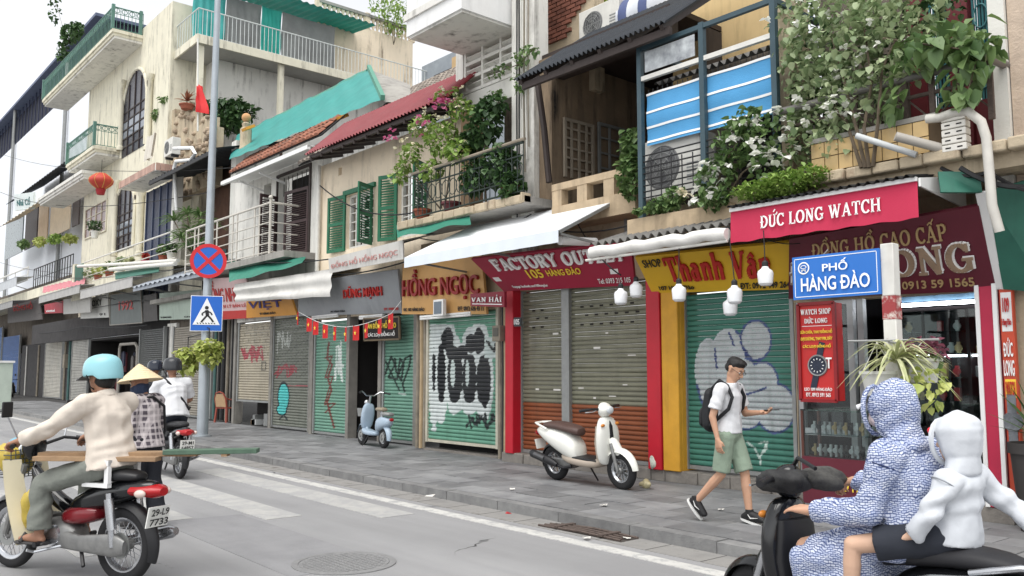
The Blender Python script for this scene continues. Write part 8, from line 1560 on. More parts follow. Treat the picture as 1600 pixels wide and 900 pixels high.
# people
_SP = [V((math.sin(t)*math.cos(a), math.sin(t)*math.sin(a), math.cos(t))) for t in [math.pi*j/7 for j in range(8)] for a in [2*math.pi*i/10 for i in range(10)]]
def S_(c, r, rot=None):
 c = V(c); r = r if isinstance(r, (tuple, list)) else (r, r, r); M = rot or Matrix.Identity(3); return [c+M@V((p.x*r[0], p.y*r[1], p.z*r[2])) for p in _SP]
def RG(c, ax, r, r2=None, side=None):
 """flat ring of points: a clean hem"""
 ax = V(ax).normalized(); s = (V(side) if side else ax.orthogonal()); s = (s-ax*s.dot(ax)).normalized(); q = ax.cross(s); return [V(c)+s*math.cos(k*.393)*r+q*math.sin(k*.393)*(r2 or r) for k in range(16)]
def blob(name, prims, m, parent, voxel=.01, smooth=3, wr=0., wsc=9., fold=0., foldax=(0, 0, 1), cut=None, sfac=.5):
 bm = bmesh.new()
 for pr in prims:
  pts = pr if not isinstance(pr, tuple) else sum(pr, [])
  vs = [bm.verts.new(p) for p in pts]; r = bmesh.ops.convex_hull(bm, input=vs, use_existing_faces=False)
  dead = [e for e in r['geom_interior']+r['geom_unused'] if isinstance(e, bmesh.types.BMVert)]
  bmesh.ops.delete(bm, geom=list(set(dead)), context='VERTS')
 me = bpy.data.meshes.new(name); bm.to_mesh(me); bm.free(); o = bpy.data.objects.new('tmp', me); COL.objects.link(o)
 md = o.modifiers.new('r', 'REMESH'); md.mode = 'VOXEL'; md.voxel_size = voxel; md.use_smooth_shade = True
 if smooth: ms = o.modifiers.new('s', 'SMOOTH'); ms.factor = sfac; ms.iterations = smooth
 dg_ = bpy.context.evaluated_depsgraph_get(); dg_.update(); e = o.evaluated_get(dg_); new = bpy.data.meshes.new_from_object(e); bpy.data.objects.remove(o)
 if wr or fold:
  nrm = [v.normal.copy() for v in new.vertices]
  for v, n_ in zip(new.vertices, nrm):
   p = v.co; k = wr*mnoise.noise(p*wsc)+wr*.5*mnoise.noise(p*wsc*2.3+V((3, 1, 7)))
   if fold: k += fold*math.sin(p.dot(V(foldax))*55+6*mnoise.noise(p*4.))*max(0, mnoise.noise(p*3.+V((9, 2, 4)))+.25)
   v.co = p+n_*k
 if cut:
  bm = bmesh.new(); bm.from_mesh(new)
  for co, no in cut: bmesh.ops.bisect_plane(bm, geom=bm.verts[:]+bm.edges[:]+bm.faces[:], plane_co=V(co), plane_no=V(no), clear_outer=True)
  bm.to_mesh(new); bm.free()
 new.name = name; new.materials.clear(); new.materials.append(m); new.shade_smooth()
 return link(name, new, parent)
def cap(a, b, ra, rb): return (S_(a, ra), S_(b, rb))
SKIN = S('skin', (196, 148, 118), rough=.55, var=.1, scale=12, coords='obj'); SKIN.node_tree.nodes['Principled BSDF'].inputs['Subsurface Weight'].default_value = .08
HAIR = S('hair_black', (26, 24, 24), rough=.5, var=.3, scale=40, coords='obj', bump=.4, bscale=120)
def hand(w_, d, n_, s_, curl=.5, k=1., thumb=.6, spread=1.):
 """w_ wrist, d along the hand, n_ palm normal, s_ towards the thumb"""
 w_, d, n_ = V(w_), V(d).normalized(), V(n_); n_ = (n_-d*n_.dot(d)).normalized(); s_ = V(s_); s_ = (s_-d*s_.dot(d)-n_*s_.dot(n_)).normalized(); pr = []
 pr.append((S_(w_, .027*k), S_(w_+d*.03*k+s_*.02*k, .019*k), S_(w_+d*.085*k+s_*.03*k, .0135*k), S_(w_+d*.082*k-s_*.032*k, .012*k)))
 for i, (L, off_) in enumerate(((.074, .034), (.082, .0115), (.076, -.0115), (.06, -.034))):
  p = w_+d*.085*k+s_*off_*k; a = 0; r_ = .0088*k
  for j, f in enumerate((.46, .31, .23)):
   a += curl*(.75 if j == 0 else 1.); q = p+(d*math.cos(a)+n_*math.sin(a)+s_*off_*1.5*spread*(j == 0))*L*f*k; pr.append(cap(p, q, r_, r_*.92)); p = q; r_ *= .92
 t0 = w_+d*.025*k+s_*.026*k; t1 = t0+(d*.55+s_*.75*thumb+n_*.3)*.042*k; t2 = t1+(d*.9+s_*.2*thumb+n_*.45)*.032*k; pr += [cap(t0, t1, .0125*k, .0105*k), cap(t1, t2, .0105*k, .0085*k)]
 return pr
def head_prims(c, fwd, k=1., upv=(0, 0, 1)):
 """c: centre of the skull, fwd: gaze"""
 c = V(c); f = V(fwd).normalized(); u = V(upv); u = (u-f*u.dot(f)).normalized(); s = u.cross(f); M = Matrix((f, s, u)).transposed()
 q = lambda a, b, d: c+(f*a+s*b+u*d)*k
 pr = [S_(q(-.012, 0, .03), (.098*k, .077*k, .092*k), M), (S_(q(.03, 0, -.005), (.062*k, .064*k, .075*k), M), S_(q(.048, 0, -.085), (.034*k, .038*k, .03*k), M), S_(q(-.01, 0, -.06), (.05*k, .058*k, .04*k), M)),
(S_(q(.092, 0, .012), .009*k), S_(q(.112, 0, -.025), .012*k), S_(q(.09, .014, -.03), .008*k), S_(q(.09, -.014, -.03), .008*k)), (S_(q(.078, .028, .03), .014*k), S_(q(.078, -.028, .03), .014*k)), (S_(q(.084, .018, -.06), .008*k), S_(q(.084, -.018, -.06), .008*k), S_(q(.09, 0, -.058), .009*k))]
 for e in (1, -1): pr.append((S_(q(-.01, e*.08, .02), (.018*k, .007*k, .022*k), M), S_(q(-.004, e*.079, -.02), (.012*k, .007*k, .014*k), M)))
 return pr, q, M
def face(parent, q, k=1., glasses=False, mouth=True):
 EW = S('eye_white', (230, 226, 220), rough=.2); ED = S('eye_dark', (30, 22, 18), rough=.15); LIP = S('lips', (160, 96, 86), rough=.5)
 for e in (1, -1):
  MB().sph(q(.083, e*.031, .01), (.009*k, .013*k, .006*k), 12, 8).build('eye', EW, parent, smooth=True); MB().sph(q(.09, e*.031, .01), .005*k, 10, 6).build('iris', ED, parent, smooth=True)
  MB().tube([q(.086, e*.018, .034), q(.09, e*.032, .04), q(.08, e*.05, .035)], .005*k, 6).build('eyebrow', HAIR, parent, smooth=True)
  if glasses:
   MB().tube([q(.102, e*.034+math.cos(t*.5236)*.024, .008+math.sin(t*.5236)*.017) for t in range(12)], .0022, 5, closed=True).tube([q(.1, e*.058, .012), q(.0, e*.083, .018)], .002, 5).build('glasses_rim', BLK, parent)
 MB().sph(q(.092, 0, -.058), (.005*k, .02*k, .006*k), 12, 6).build('lips', LIP, parent, smooth=True)
 if glasses: MB().tube([q(.104, .01, .012), q(.104, -.01, .012)], .0022, 5).build('glasses_bridge', BLK, parent)
def helmet(parent, c, fwd, m, k=1., brim=True, rim=True):
 """half-shell helmet over the skull centre c"""
 c = V(c); f = V(fwd).normalized(); s = V((0, 0, 1)).cross(f).normalized(); u = f.cross(s); M = Matrix((f, s, u)).transposed(); mb = MB(); n = 32; prof = [(.0, .138), (.05, .134), (.095, .117), (.122, .086), (.134, .045), (.138, .0), (.134, -.03), (.126, -.032), (.128, .0), (.1, .1), (0, .14)]
 for r_, h_ in prof:
  for j in range(n): a = 2*math.pi*j/n; mb.v.append(tuple(c+M@V((r_*math.cos(a)*1.12*k-.008, r_*math.sin(a)*.98*k, h_*k+.02-(.035*k if (math.cos(a) < -.2 and h_ < .02) else 0)))))
 for i in range(len(prof)-1):
  for j in range(n): mb.f.append((i*n+j, i*n+(j+1) % n, (i+1)*n+(j+1) % n, (i+1)*n+j))
 ho = mb.build('helmet', m, parent, smooth=True, ang=60, sub=1)
 if brim: MB().grid(lambda u_, v: c+M@V(((.14+.055*v*(1-(2*u_-1)**2*.6))*math.cos(R(-60+120*u_))*1.05*k, (.14+.05*v)*math.sin(R(-60+120*u_))*.95*k, .0-.03*v)), 16, 4).build('visor', BKP, ho, smooth=True)
 for e in (1, -1): MB().tube([c+M@V((.03, e*.125*k, 0)), c+M@V((.04, e*.085*k, -.09*k)), c+M@V((.05, e*.01, -.125*k))], .006, 5).build('chin_strap', BKP, ho)
 return ho
def body(parent, J, m=SKIN, voxel=.008, k=1., hands=(), wf=1., headdir=(1, 0, 0), upv=(0, 0, 1)):
 """one continuous figure from the joints J"""
 pr = []; T = lambda a: V(J[a]); lean = (T('neck')-T('pelvis')).normalized(); ang = math.atan2(lean.x, lean.z); M = Matrix.Rotation(ang, 3, 'Y')
 pr.append((S_(T('pelvis'), (.1*k*wf, .145*k*wf, .09*k), M), S_(lerp(J['pelvis'], J['neck'], .35), (.09*k*wf, .125*k*wf, .08*k), M)))
 pr.append((S_(lerp(J['pelvis'], J['neck'], .35), (.09*k*wf, .125*k*wf, .08*k), M), S_(lerp(J['pelvis'], J['neck'], .72), (.1*k*wf, .145*k*wf, .1*k), M), S_(lerp(J['pelvis'], J['neck'], .9), (.07*k, .11*k, .05*k), M)))
 pr.append((S_(lerp(J['pelvis'], J['neck'], .9), (.07*k, .1*k, .05*k), M), S_(T('sl'), .05*k), S_(T('sr'), .05*k)))
 hp, q, HM = head_prims(J['head'], headdir, k, upv); pr += hp; pr.append(cap(T('neck'), q(-.015, 0, -.06), .052*k, .05*k))
 for s_ in 'lr':
  pr.append(cap(T('s'+s_), T('e'+s_), .05*k, .037*k)); pr.append(cap(T('e'+s_), T('w'+s_), .038*k, .024*k)); pr.append(cap(T('h'+s_), T('k'+s_), .08*k*wf, .052*k)); mid = lerp(J['k'+s_], J['a'+s_], .3); pr.append((S_(T('k'+s_), .05*k), S_(mid, .053*k))); pr.append(cap(mid, T('a'+s_), .052*k, .034*k)); pr.append((S_(T('a'+s_), .036*k), S_(T('t'+s_), (.03*k, .036*k, .02*k)), S_(lerp(J['a'+s_], J['t'+s_], -.2)+V((0, 0, -.03*k)), .028*k)))
 for hh in hands: pr += hh
 bo = blob('body', pr, m, parent, voxel, 2, sfac=.4); return bo, q, HM
def torso_cloth(J, inf, k=1., wf=1., hem=.0, hemr=(.0, .0)):
 T = lambda a: V(J[a]); lean = (T('neck')-T('pelvis')).normalized(); M = Matrix.Rotation(math.atan2(lean.x, lean.z), 3, 'Y'); i = inf; A = lambda t, r: S_(lerp(J['pelvis'], J['neck'], t), tuple(x+i for x in r), M)
 lo = lerp(J['pelvis'], J['neck'], hem); rx, ry = (.105*k*wf+i+.01, .15*k*wf+i+.01)
 ring = RG(lo, lean, ry, rx, side=(0, 1, 0))
 return [(ring, A(.35, (.095*k*wf, .13*k*wf, .08*k))), (A(.35, (.095*k*wf, .13*k*wf, .08*k)), A(.72, (.1*k*wf, .145*k*wf, .1*k)), A(.88, (.065*k, .1*k, .045*k))), (A(.88, (.06*k, .09*k, .035*k)), S_(T('sl'), .052*k+i), S_(T('sr'), .052*k+i)), (A(.85, (.06*k, .09*k, .05*k)), RG(T('neck')+lean*.02, lean, .062*k+i*.5))]
def sleeve(J, s_, inf, k=1., to=1., cuff=1.):
 T = lambda a: V(J[a+s_]); i = inf
 if to <= 1: e = lerp(T('s'), T('e'), to); return [(S_(T('s'), .052*k+i), RG(e, T('e')-T('s'), .048*k+i*1.5))]
 e = lerp(T('e'), T('w'), to-1); return [(S_(T('s'), .052*k+i), S_(T('e'), .042*k+i)), (S_(T('e'), .042*k+i), RG(e, T('w')-T('e'), (.03*k+i)*cuff))]
def trouser(J, s_, inf, k=1., to=2., flare=1., wf=1.):
 T = lambda a: V(J[a+s_]); i = inf; th = (S_(T('h'), .082*k*wf+i), S_(lerp(T('h'), T('k'), .5), .07*k*wf+i))
 if to <= 1: e = lerp(T('h'), T('k'), to); return [(th[0], RG(e, T('k')-T('h'), (.068*k*wf+i)*flare))]
 e = lerp(T('k'), T('a'), to-1); return [(th[0], S_(T('k'), .056*k+i)), (S_(T('k'), .056*k+i), RG(e, T('a')-T('k'), (.046*k+i)*flare))]
def pants(J, inf, k=1., to=2., flare=1., wf=1.):
 pr = [(S_(J['pelvis'], (.105*k*wf+inf, .15*k*wf+inf, .08*k)), S_(J['hl'], .085*k*wf+inf), S_(J['hr'], .085*k*wf+inf))]; return pr+trouser(J, 'l', inf, k, to, flare, wf)+trouser(J, 'r', inf, k, to, flare, wf)
def shoe(J, s_, m, solem, parent, k=1.):
 a, t = V(J['a'+s_]), V(J['t'+s_]); d = (t-a); d.z *= 1; d.normalize(); heel = a-d*.055*k; lowa = V((0, 0, -.035*k)); dn = V((0, 0, -1))
 so = blob('shoe', [(S_(a+V((0, 0, .01)), .044*k), S_(heel+lowa, .036*k), S_(t+V((0, 0, -.004)), (.04*k, .042*k, .026*k)), S_(lerp(a, t, .6)+V((0, 0, .012)), .036*k))], m, parent, .008*k, 2)
 side = d.cross(V((0, 0, 1))).normalized(); pn = side.cross(d).normalized(); mb = MB(); pts = []
 for u in range(20):
  an = u*math.pi*2/20; c = lerp(heel, t, .5+.5*math.cos(an)); c = c+d*.03*math.cos(an); pts.append(c+side*.046*k*math.sin(an)*(1-.1*math.cos(an))-pn*(.058*k if 0 else .036*k)+lowa*.35)
 mb.prism(pts, -pn*.02*k).build('sole', solem, so, smooth=True, ang=50); return so
WTEE = S('cloth_white', (210, 211, 214), rough=.85, var=.06, scale=5, coords='obj', bump=.3, bscale=9)
# the walking man
g = G(1143, 817, .105); ped = thing('person', 'man in white T-shirt and sage shorts walking while looking at his phone', 'person', (g.x, g.y, .105), rot=R(8), local=True); ped.scale = (.925,)*3
J = dict(pelvis=(0, 0, .94), neck=(.035, 0, 1.43), head=(.085, .0, 1.585), sl=(.02, .185, 1.385), sr=(.01, -.185, 1.385), el=(.06, .255, 1.12), er=(-.06, -.245, 1.1), wl=(.285, .16, 1.14), wr=(-.005, -.25, .875), hl=(0, .085, .9), hr=(0, -.085, .9), kl=(.12, .09, .5), kr=(-.06, -.09, .5), al=(.16, .09, .085), ar=(-.36, -.09, .19), tl=(.31, .1, .045), tr=(-.27, -.09, .075))
hl_ = hand(J['wl'], (.9, -.2, .05), (-.1, -.3, .95), (.1, -1, .0), .55); hr_ = hand(J['wr'], (.12, 0, -1), (.2, .95, 0), (1, -.1, .1), .35)
gz = V((.8, -.1, -.5)); bo, q, HM = body(ped, J, SKIN, .0065, 1., [hl_, hr_], .95, gz); face(bo, q, 1., glasses=True)
blob('t_shirt', torso_cloth(J, .016, 1., .98, -.02)+sleeve(J, 'l', .014, 1., .72)+sleeve(J, 'r', .014, 1., .72), WTEE, ped, .009, 4, .006, 7, .005, (.3, .6, .7))
SAGE = S('cloth_sage', (136, 154, 134), rough=.9, var=.1, scale=8, coords='obj', bump=.5, bscale=14); blob('shorts', pants(J, .018, 1., .93, 1.12), SAGE, ped, .01, 3, .006, 6, .004, (.6, .5, .3))
BSH = S('shoe_black', (30, 30, 32), rough=.6, coords='obj'); WSO = S('sole_white', (226, 226, 222), rough=.6, coords='obj')
for s_ in 'lr':
 so_ = shoe(J, s_, BSH, WSO, ped, 1.08); a = V(J['a'+s_]); blob('sock', [(RG(a+V((0, 0, -.01)), (0, 0, 1), .043), RG(a+V((0, 0, .06)), (0, 0, 1), .043))], BSH, ped, .008, 1)
 dd = (V(J['t'+s_])-a).normalized(); sd_ = dd.cross(V((0, 0, 1))).normalized(); mb = MB()
 for e in (1, -1): p = lerp(J['a'+s_], J['t'+s_], .3)+sd_*.047*e; mb.tube([p-dd*.05+V((0, 0, .012)), p-dd*.02+V((0, 0, -.018)), p+dd*.06+V((0, 0, .01))], [.003, .007, .002], 5)
 mb.build('side_mark', WSO, so_)
hc = [(S_(q(-.025, 0, .055), (.096, .082, .075), HM), S_(q(.02, 0, .09), (.065, .07, .04), HM)), S_(q(-.06, 0, .0), (.055, .078, .06), HM), S_(q(.035, .01, .1), (.055, .062, .03), HM)]; blob('hair', hc, HAIR, ped, .008, 1, .006, 30)
BPK = S('backpack_black', (28, 29, 33), rough=.7, var=.15, scale=9, coords='obj'); bp = thing('backpack', 'black backpack worn by the walking man', 'backpack', ped.location, rot=R(8), local=True); bp.scale = (.925,)*3
blob('bag', [(S_((-.19, 0, 1.32), (.07, .13, .08)), S_((-.2, 0, 1.02), (.09, .15, .1)), S_((-.24, 0, 1.1), (.06, .12, .1)))], BPK, bp, .012, 3, .004, 6); blob('pocket', [(S_((-.29, 0, 1.13), (.03, .1, .06)), S_((-.285, 0, 1.02), (.04, .11, .05)))], BPK, bp, .012, 3)
for s_ in (1, -1): MB().tube([(-.14, s_*.1, 1.38), (-.03, s_*.13, 1.475), (.06, s_*.135, 1.42), (.115, s_*.14, 1.3), (.08, s_*.16, 1.18), (-.06, s_*.17, 1.06), (-.15, s_*.13, 1.0)], .019, 8).build('strap', BPK, bp, smooth=True)
ph = thing('mobile_phone', 'black mobile phone held in the walking man hand', 'phone', ped.location, rot=R(8), local=True); ph.scale = (.925,)*3; hp = V(J['wl'])+V((.125, -.02, .03)); MB().obox(hp, (.15, .075, .009), Euler((0, -.05, -.3))).build('case', BKP, ph, bev=.003); MB().obox(hp+V((0, 0, .0055)), (.14, .067, .001), Euler((0, -.05, -.3))).build('screen', S('screen_dark', (22, 24, 30), rough=.08), ph)
# man in beige on the loaded motorbike
ma = thing('person', 'man in beige shirt and pale blue helmet riding the loaded motorbike', 'person', bikeA.location, rot=HA, local=True)
J = dict(pelvis=(-.44, 0, .86), neck=(-.34, 0, 1.36), head=(-.28, 0, 1.5), sl=(-.35, .2, 1.31), sr=(-.35, -.2, 1.31), el=(-.08, .27, 1.13), er=(-.08, -.27, 1.13), wl=(.19, .3, 1.03), wr=(.19, -.3, 1.03), hl=(-.4, .1, .84), hr=(-.4, -.1, .84), kl=(.04, .21, .71), kr=(.04, -.21, .71), al=(.06, .2, .32), ar=(.06, -.2, .32), tl=(.22, .21, .295), tr=(.22, -.21, .295))
hh = [hand(J['wl'], (.75, .15, -.25), (-.35, 0, -.9), (.1, -1, .3), .95), hand(J['wr'], (.75, -.15, -.25), (-.35, 0, -.9), (.1, 1, .3), .95)]
SKD = S('skin_tan', (160, 112, 86), rough=.55, var=.1, scale=12, coords='obj'); bo, q, HM = body(ma, J, SKD, .0075, 1., hh, 1., (1, .1, -.05)); face(bo, q)
BEI = S('shirt_beige', (208, 196, 182), rough=.9, var=.06, scale=4, coords='obj', bump=.35, bscale=9)
blob('shirt', torso_cloth(J, .034, 1., 1.15, -.08)+sleeve(J, 'l', .026, 1., 1.88, 1.1)+sleeve(J, 'r', .026, 1., 1.88, 1.1), BEI, ma, .0105, 4, .012, 6, .009, (.5, .2, .8)); blob('collar', [(RG(V(J['neck'])+V((-.005, 0, -.01)), (.3, 0, 1), .085), RG(V(J['neck'])+V((.01, 0, .045)), (.3, 0, 1), .068))], BEI, ma, .008, 2)
GTR = S('trousers_greygreen', (120, 124, 116), rough=.9, var=.1, scale=6, coords='obj', bump=.6, bscale=12); blob('trousers', pants(J, .022, 1., 1.86, 1.25), GTR, ma, .0105, 3, .01, 7, .006, (.6, .2, .6)); BRB = S('sandal_grey', (62, 60, 60), rough=.8, coords='obj')
for s_ in 'lr':
 a, t_ = V(J['a'+s_]), V(J['t'+s_]); mb = MB().loft([(a.x-.08, a.y, a.z-.052, .035, .012), (a.x, a.y, a.z-.054, .042, .014), (t_.x, t_.y, t_.z-.03, .05, .014), (t_.x+.06, t_.y, t_.z-.03, .03, .012)], n=14); so_ = mb.build('sandal', BRB, ma, smooth=True); MB().tube([(t_.x-.03, t_.y+.045, t_.z-.02), (t_.x-.02, t_.y, t_.z+.035), (t_.x-.03, t_.y-.045, t_.z-.02)], .014, 8).build('strap', BRB, so_, smooth=True)
blob('hair', [(S_(q(-.04, 0, -.02), (.075, .084, .06), HM), S_(q(-.055, 0, -.055), (.05, .06, .03), HM))], HAIR, ma, .009, 2, .004, 30)
CYH = S('helmet_cyan', (136, 196, 206), rough=.3, var=.06, coords='obj'); helmet(ma, V(J['head'])+V((-.01, 0, .03)), (1, .1, -.1), CYH, 1.)
# woman with conical hat
gw = P(240, 640, 4.4); dw = 8.7; pw_ = CAM+_h*dw+_r*((236-800)/1328*dw); pw_.z = 0; yaw = heading(-.9, -.5)
wm = thing('person', 'woman in conical straw hat and checked shirt standing beyond the loaded motorbike', 'person', pw_, rot=yaw, local=True)
J = dict(pelvis=(0, 0, .88), neck=(.05, 0, 1.3), head=(.12, 0, 1.43), sl=(.04, .17, 1.255), sr=(.04, -.17, 1.255), el=(.0, .22, 1.02), er=(.05, -.22, 1.02), wl=(.22, .17, 1.0), wr=(.25, -.17, .98), hl=(0, .08, .85), hr=(0, -.08, .85), kl=(.06, .09, .46), kr=(-.02, -.09, .46), al=(.03, .09, .08), ar=(-.1, -.09, .08), tl=(.17, .1, .04), tr=(.04, -.1, .04))
bo, q, HM = body(wm, J, SKD, .009, .95, [hand(J['wl'], (1, -.2, 0), (0, -.4, -1), (0, -1, .4), .7, .95), hand(J['wr'], (1, .2, 0), (0, .4, -1), (0, 1, .4), .7, .95)], 1., (1, .0, -.15)); face(bo, q, .95)
def plaid(name, c1, c2, c3, sc):
 m = mat(name, c1, rough=.9, var=.08, coords='obj'); n = m.node_tree.nodes; l = m.node_tree.links; b = n['Principled BSDF']; tc = n.new('ShaderNodeTexCoord'); prev = b.inputs['Base Color'].links[0].from_socket
 for ax, off_ in (('X', 0), ('Y', .3), ('Z', .1)):
  w_ = n.new('ShaderNodeTexWave'); w_.bands_direction = ax; w_.inputs['Scale'].default_value = sc; w_.inputs['Phase Offset'].default_value = off_*6; w_.inputs['Distortion'].default_value = .4; l.new(tc.outputs['Object'], w_.inputs[0]); mr = n.new('ShaderNodeMapRange'); mr.inputs[1].default_value = .62; mr.inputs[2].default_value = .72; mr.inputs[4].default_value = .6; l.new(w_.outputs['Fac'], mr.inputs[0]); x = n.new('ShaderNodeMix'); x.data_type = 'RGBA'; l.new(mr.outputs[0], x.inputs[0]); l.new(prev, x.inputs[6]); x.inputs[7].default_value = (*(c2 if ax != 'Z' else c3), 1); prev = x.outputs[2]
 l.new(prev, b.inputs['Base Color']); return m
blob('shirt', torso_cloth(J, .03, .95, 1.08, -.22)+sleeve(J, 'l', .024, .95, 1.9)+sleeve(J, 'r', .024, .95, 1.9), plaid('checked_cloth', srgb(84, 76, 84), srgb(206, 196, 196), srgb(206, 196, 196), 5.2), wm, .011, 3, .008, 7, .006, (.4, .3, .8))
blob('trousers', pants(J, .03, .95, 1.95, 1.3), S('trousers_black', (34, 36, 44), rough=.9, coords='obj'), wm, .012, 3, .008, 6)
for s_ in 'lr': shoe(J, s_, BRB, BKP, wm, .95)
blob('face_scarf', [(S_(q(.03, 0, -.06), (.075, .075, .05), HM), S_(q(.0, 0, -.13), (.08, .085, .04)), S_(q(-.03, 0, -.03), (.07, .08, .04), HM))], S('scarf_navy', (52, 66, 96), rough=.9, var=.5, scale=20, coords='obj'), wm, .009, 2, .006, 14)
STR = S('palm_straw', (222, 200, 158), rough=.8, var=.12, scale=12, coords='obj', bump=.2, bscale=60); nl = thing('conical_hat', 'pale conical palm leaf hat worn by the woman in checks', 'hat', pw_, rot=yaw, local=True); c = V(J['head'])+V((-.01, 0, .03)); mb = MB(); pr = [(0.0, .175), (.02, .165)]+[(.02+.2*k/12, .165-.165*k/12) for k in range(1, 13)]; tl_ = Matrix.Rotation(R(8), 3, 'Y')
mb.lathe(pr+[(r_*.98, h_-.006) for r_, h_ in pr[::-1]], (0, 0, 0), n=40); mb.v = [tuple(c+tl_@V(p)) for p in mb.v]; ho = mb.build('cone', STR, nl, smooth=True, ang=60)
for k in range(8): mb = MB(); r_ = .03+.19*k/7; h_ = .166-.165*(r_-.02)/.2; mb.tube([c+tl_@V((r_*math.cos(a*.2618), r_*math.sin(a*.2618), h_)) for a in range(24)], .0018, 4, closed=True).build('hoop', STR, ho)
MB().tube([(.1, .2, 1.2), (.02, .1, 1.28), (-.06, 0, 1.3), (-.1, -.12, 1.2), (-.05, -.2, .95), (.0, -.18, .8)], .014, 6).build('bag_strap', BKP, wm, smooth=True)
# riders farther up the street
def far_rider(bike, yaw, label, shirt, helm, k=1., strap=True, sl=.8):
 t = thing('person', label, 'person', bike.location, rot=yaw, local=True); t.scale = (1.04,)*3
 J = dict(pelvis=(-.22, 0, .86), neck=(-.08, 0, 1.37), head=(-.02, 0, 1.52), sl=(-.09, .2, 1.33), sr=(-.09, -.2, 1.33), el=(.02, .29, 1.08), er=(.02, -.29, 1.08), wl=(.24, .3, 1.03), wr=(.24, -.3, 1.03), hl=(-.18, .1, .84), hr=(-.18, -.1, .84), kl=(.18, .21, .64), kr=(.18, -.21, .64), al=(.05, .2, .32), ar=(.05, -.2, .32), tl=(.2, .21, .295), tr=(.2, -.21, .295))
 bo, q, HM = body(t, J, SKD, .011, k, [hand(J['wl'], (.75, .1, -.25), (-.35, 0, -.9), (.1, -1, .3), .95), hand(J['wr'], (.75, -.1, -.25), (-.35, 0, -.9), (.1, 1, .3), .95)], 1.12, (1, 0, 0)); face(bo, q)
 blob('shirt', torso_cloth(J, .026, k, 1.22, -.05)+sleeve(J, 'l', .022, k, sl)+sleeve(J, 'r', .022, k, sl), shirt, t, .012, 3, .008, 6, .006, (.5, .2, .8)); blob('trousers', pants(J, .02, k, 1.9, 1.1), S('jeans_dark', (38, 42, 54), rough=.9, coords='obj'), t, .013, 3)
 for s_ in 'lr': shoe(J, s_, BSH, BKP, t)
 helmet(t, V(J['head'])+V((0, 0, .03)), (1, 0, -.05), helm)
 blob('face_mask', [(S_(q(.07, 0, -.05), (.03, .055, .045), HM), S_(q(.03, 0, -.05), (.04, .07, .045), HM))], WTEE, t, .01, 2)
 if strap: MB().tube([(.06, .16, 1.36), (-.1, .15, 1.42), (-.2, .06, 1.3), (-.27, -.08, 1.1), (-.26, -.19, .95), (-.1, -.2, .88)], .02, 8).build('bag_strap', BKP, t, smooth=True)
far_rider(bikeE, HE, 'man in white T-shirt with crossbody strap riding away on the dark motorbike', WTEE, S('helmet_dark', (52, 54, 58), rough=.25, coords='obj')); far_rider(bikeF, HE, 'rider in black with glossy dark helmet on the grey motorbike', S('jacket_black', (34, 36, 42), rough=.8, coords='obj'), S('helmet_blueblack', (40, 46, 60), rough=.15, coords='obj'), strap=False, sl=1.9)
# woman in the blue patterned hooded coat
wo_ = thing('person', 'woman in blue and white patterned hooded coat riding the black scooter', 'person', bikeD.location, rot=HD, local=True)
J = dict(pelvis=(-.31, 0, .8), neck=(-.27, 0, 1.21), head=(-.2, 0, 1.37), sl=(-.28, .175, 1.15), sr=(-.28, -.175, 1.15), el=(-.22, .235, .9), er=(-.04, -.25, .93), wl=(.1, .23, .86), wr=(.22, -.28, .96), hl=(-.27, .1, .79), hr=(-.27, -.1, .79), kl=(.2, .16, .66), kr=(.2, -.16, .66), al=(.16, .14, .43), ar=(.16, -.14, .43), tl=(.3, .15, .4), tr=(.3, -.15, .4))
bo, q, HM = body(wo_, J, SKIN, .0065, .97, [hand(J['wl'], (1, .1, .05), (-.1, -.2, -1), (.1, -1, .2), .28, 1.), hand(J['wr'], (.7, -.1, -.2), (-.3, 0, -.9), (.1, 1, .3), .9, 1.)], 1., (1, 0, -.05)); face(bo, q, .97)
def dash_mat():
 m = bpy.data.materials.new('dash_cloth'); m.use_nodes = True; n = m.node_tree.nodes; l = m.node_tree.links; b = n['Principled BSDF']; b.inputs['Roughness'].default_value = .75; tc = n.new('ShaderNodeTexCoord'); sp_ = n.new('ShaderNodeSeparateXYZ'); l.new(tc.outputs['Object'], sp_.inputs[0])
 ad = n.new('ShaderNodeMath'); ad.operation = 'ADD'; l.new(sp_.outputs['X'], ad.inputs[0]); l.new(sp_.outputs['Y'], ad.inputs[1]); nz = n.new('ShaderNodeTexNoise'); nz.inputs['Scale'].default_value = 16; nz.inputs['Detail'].default_value = 4; l.new(tc.outputs['Object'], nz.inputs['Vector']); mm = n.new('ShaderNodeMath'); mm.operation = 'MULTIPLY_ADD'; l.new(nz.outputs[0], mm.inputs[0]); mm.inputs[1].default_value = .045; l.new(sp_.outputs['Z'], mm.inputs[2])
 cb = n.new('ShaderNodeCombineXYZ'); l.new(ad.outputs[0], cb.inputs[0]); l.new(mm.outputs[0], cb.inputs[1]); br = n.new('ShaderNodeTexBrick'); l.new(cb.outputs[0], br.inputs[0]); br.inputs['Scale'].default_value = 34; br.inputs['Brick Width'].default_value = 1.; br.inputs['Row Height'].default_value = .38; br.inputs['Mortar Size'].default_value = .11; br.inputs['Mortar Smooth'].default_value = .7; br.offset = .5
 br.inputs['Color1'].default_value = (*srgb(206, 212, 226), 1); br.inputs['Color2'].default_value = (*srgb(160, 172, 204), 1); br.inputs['Mortar'].default_value = (*srgb(64, 82, 134), 1); l.new(br.outputs[0], b.inputs['Base Color']); return m
DSH = dash_mat()
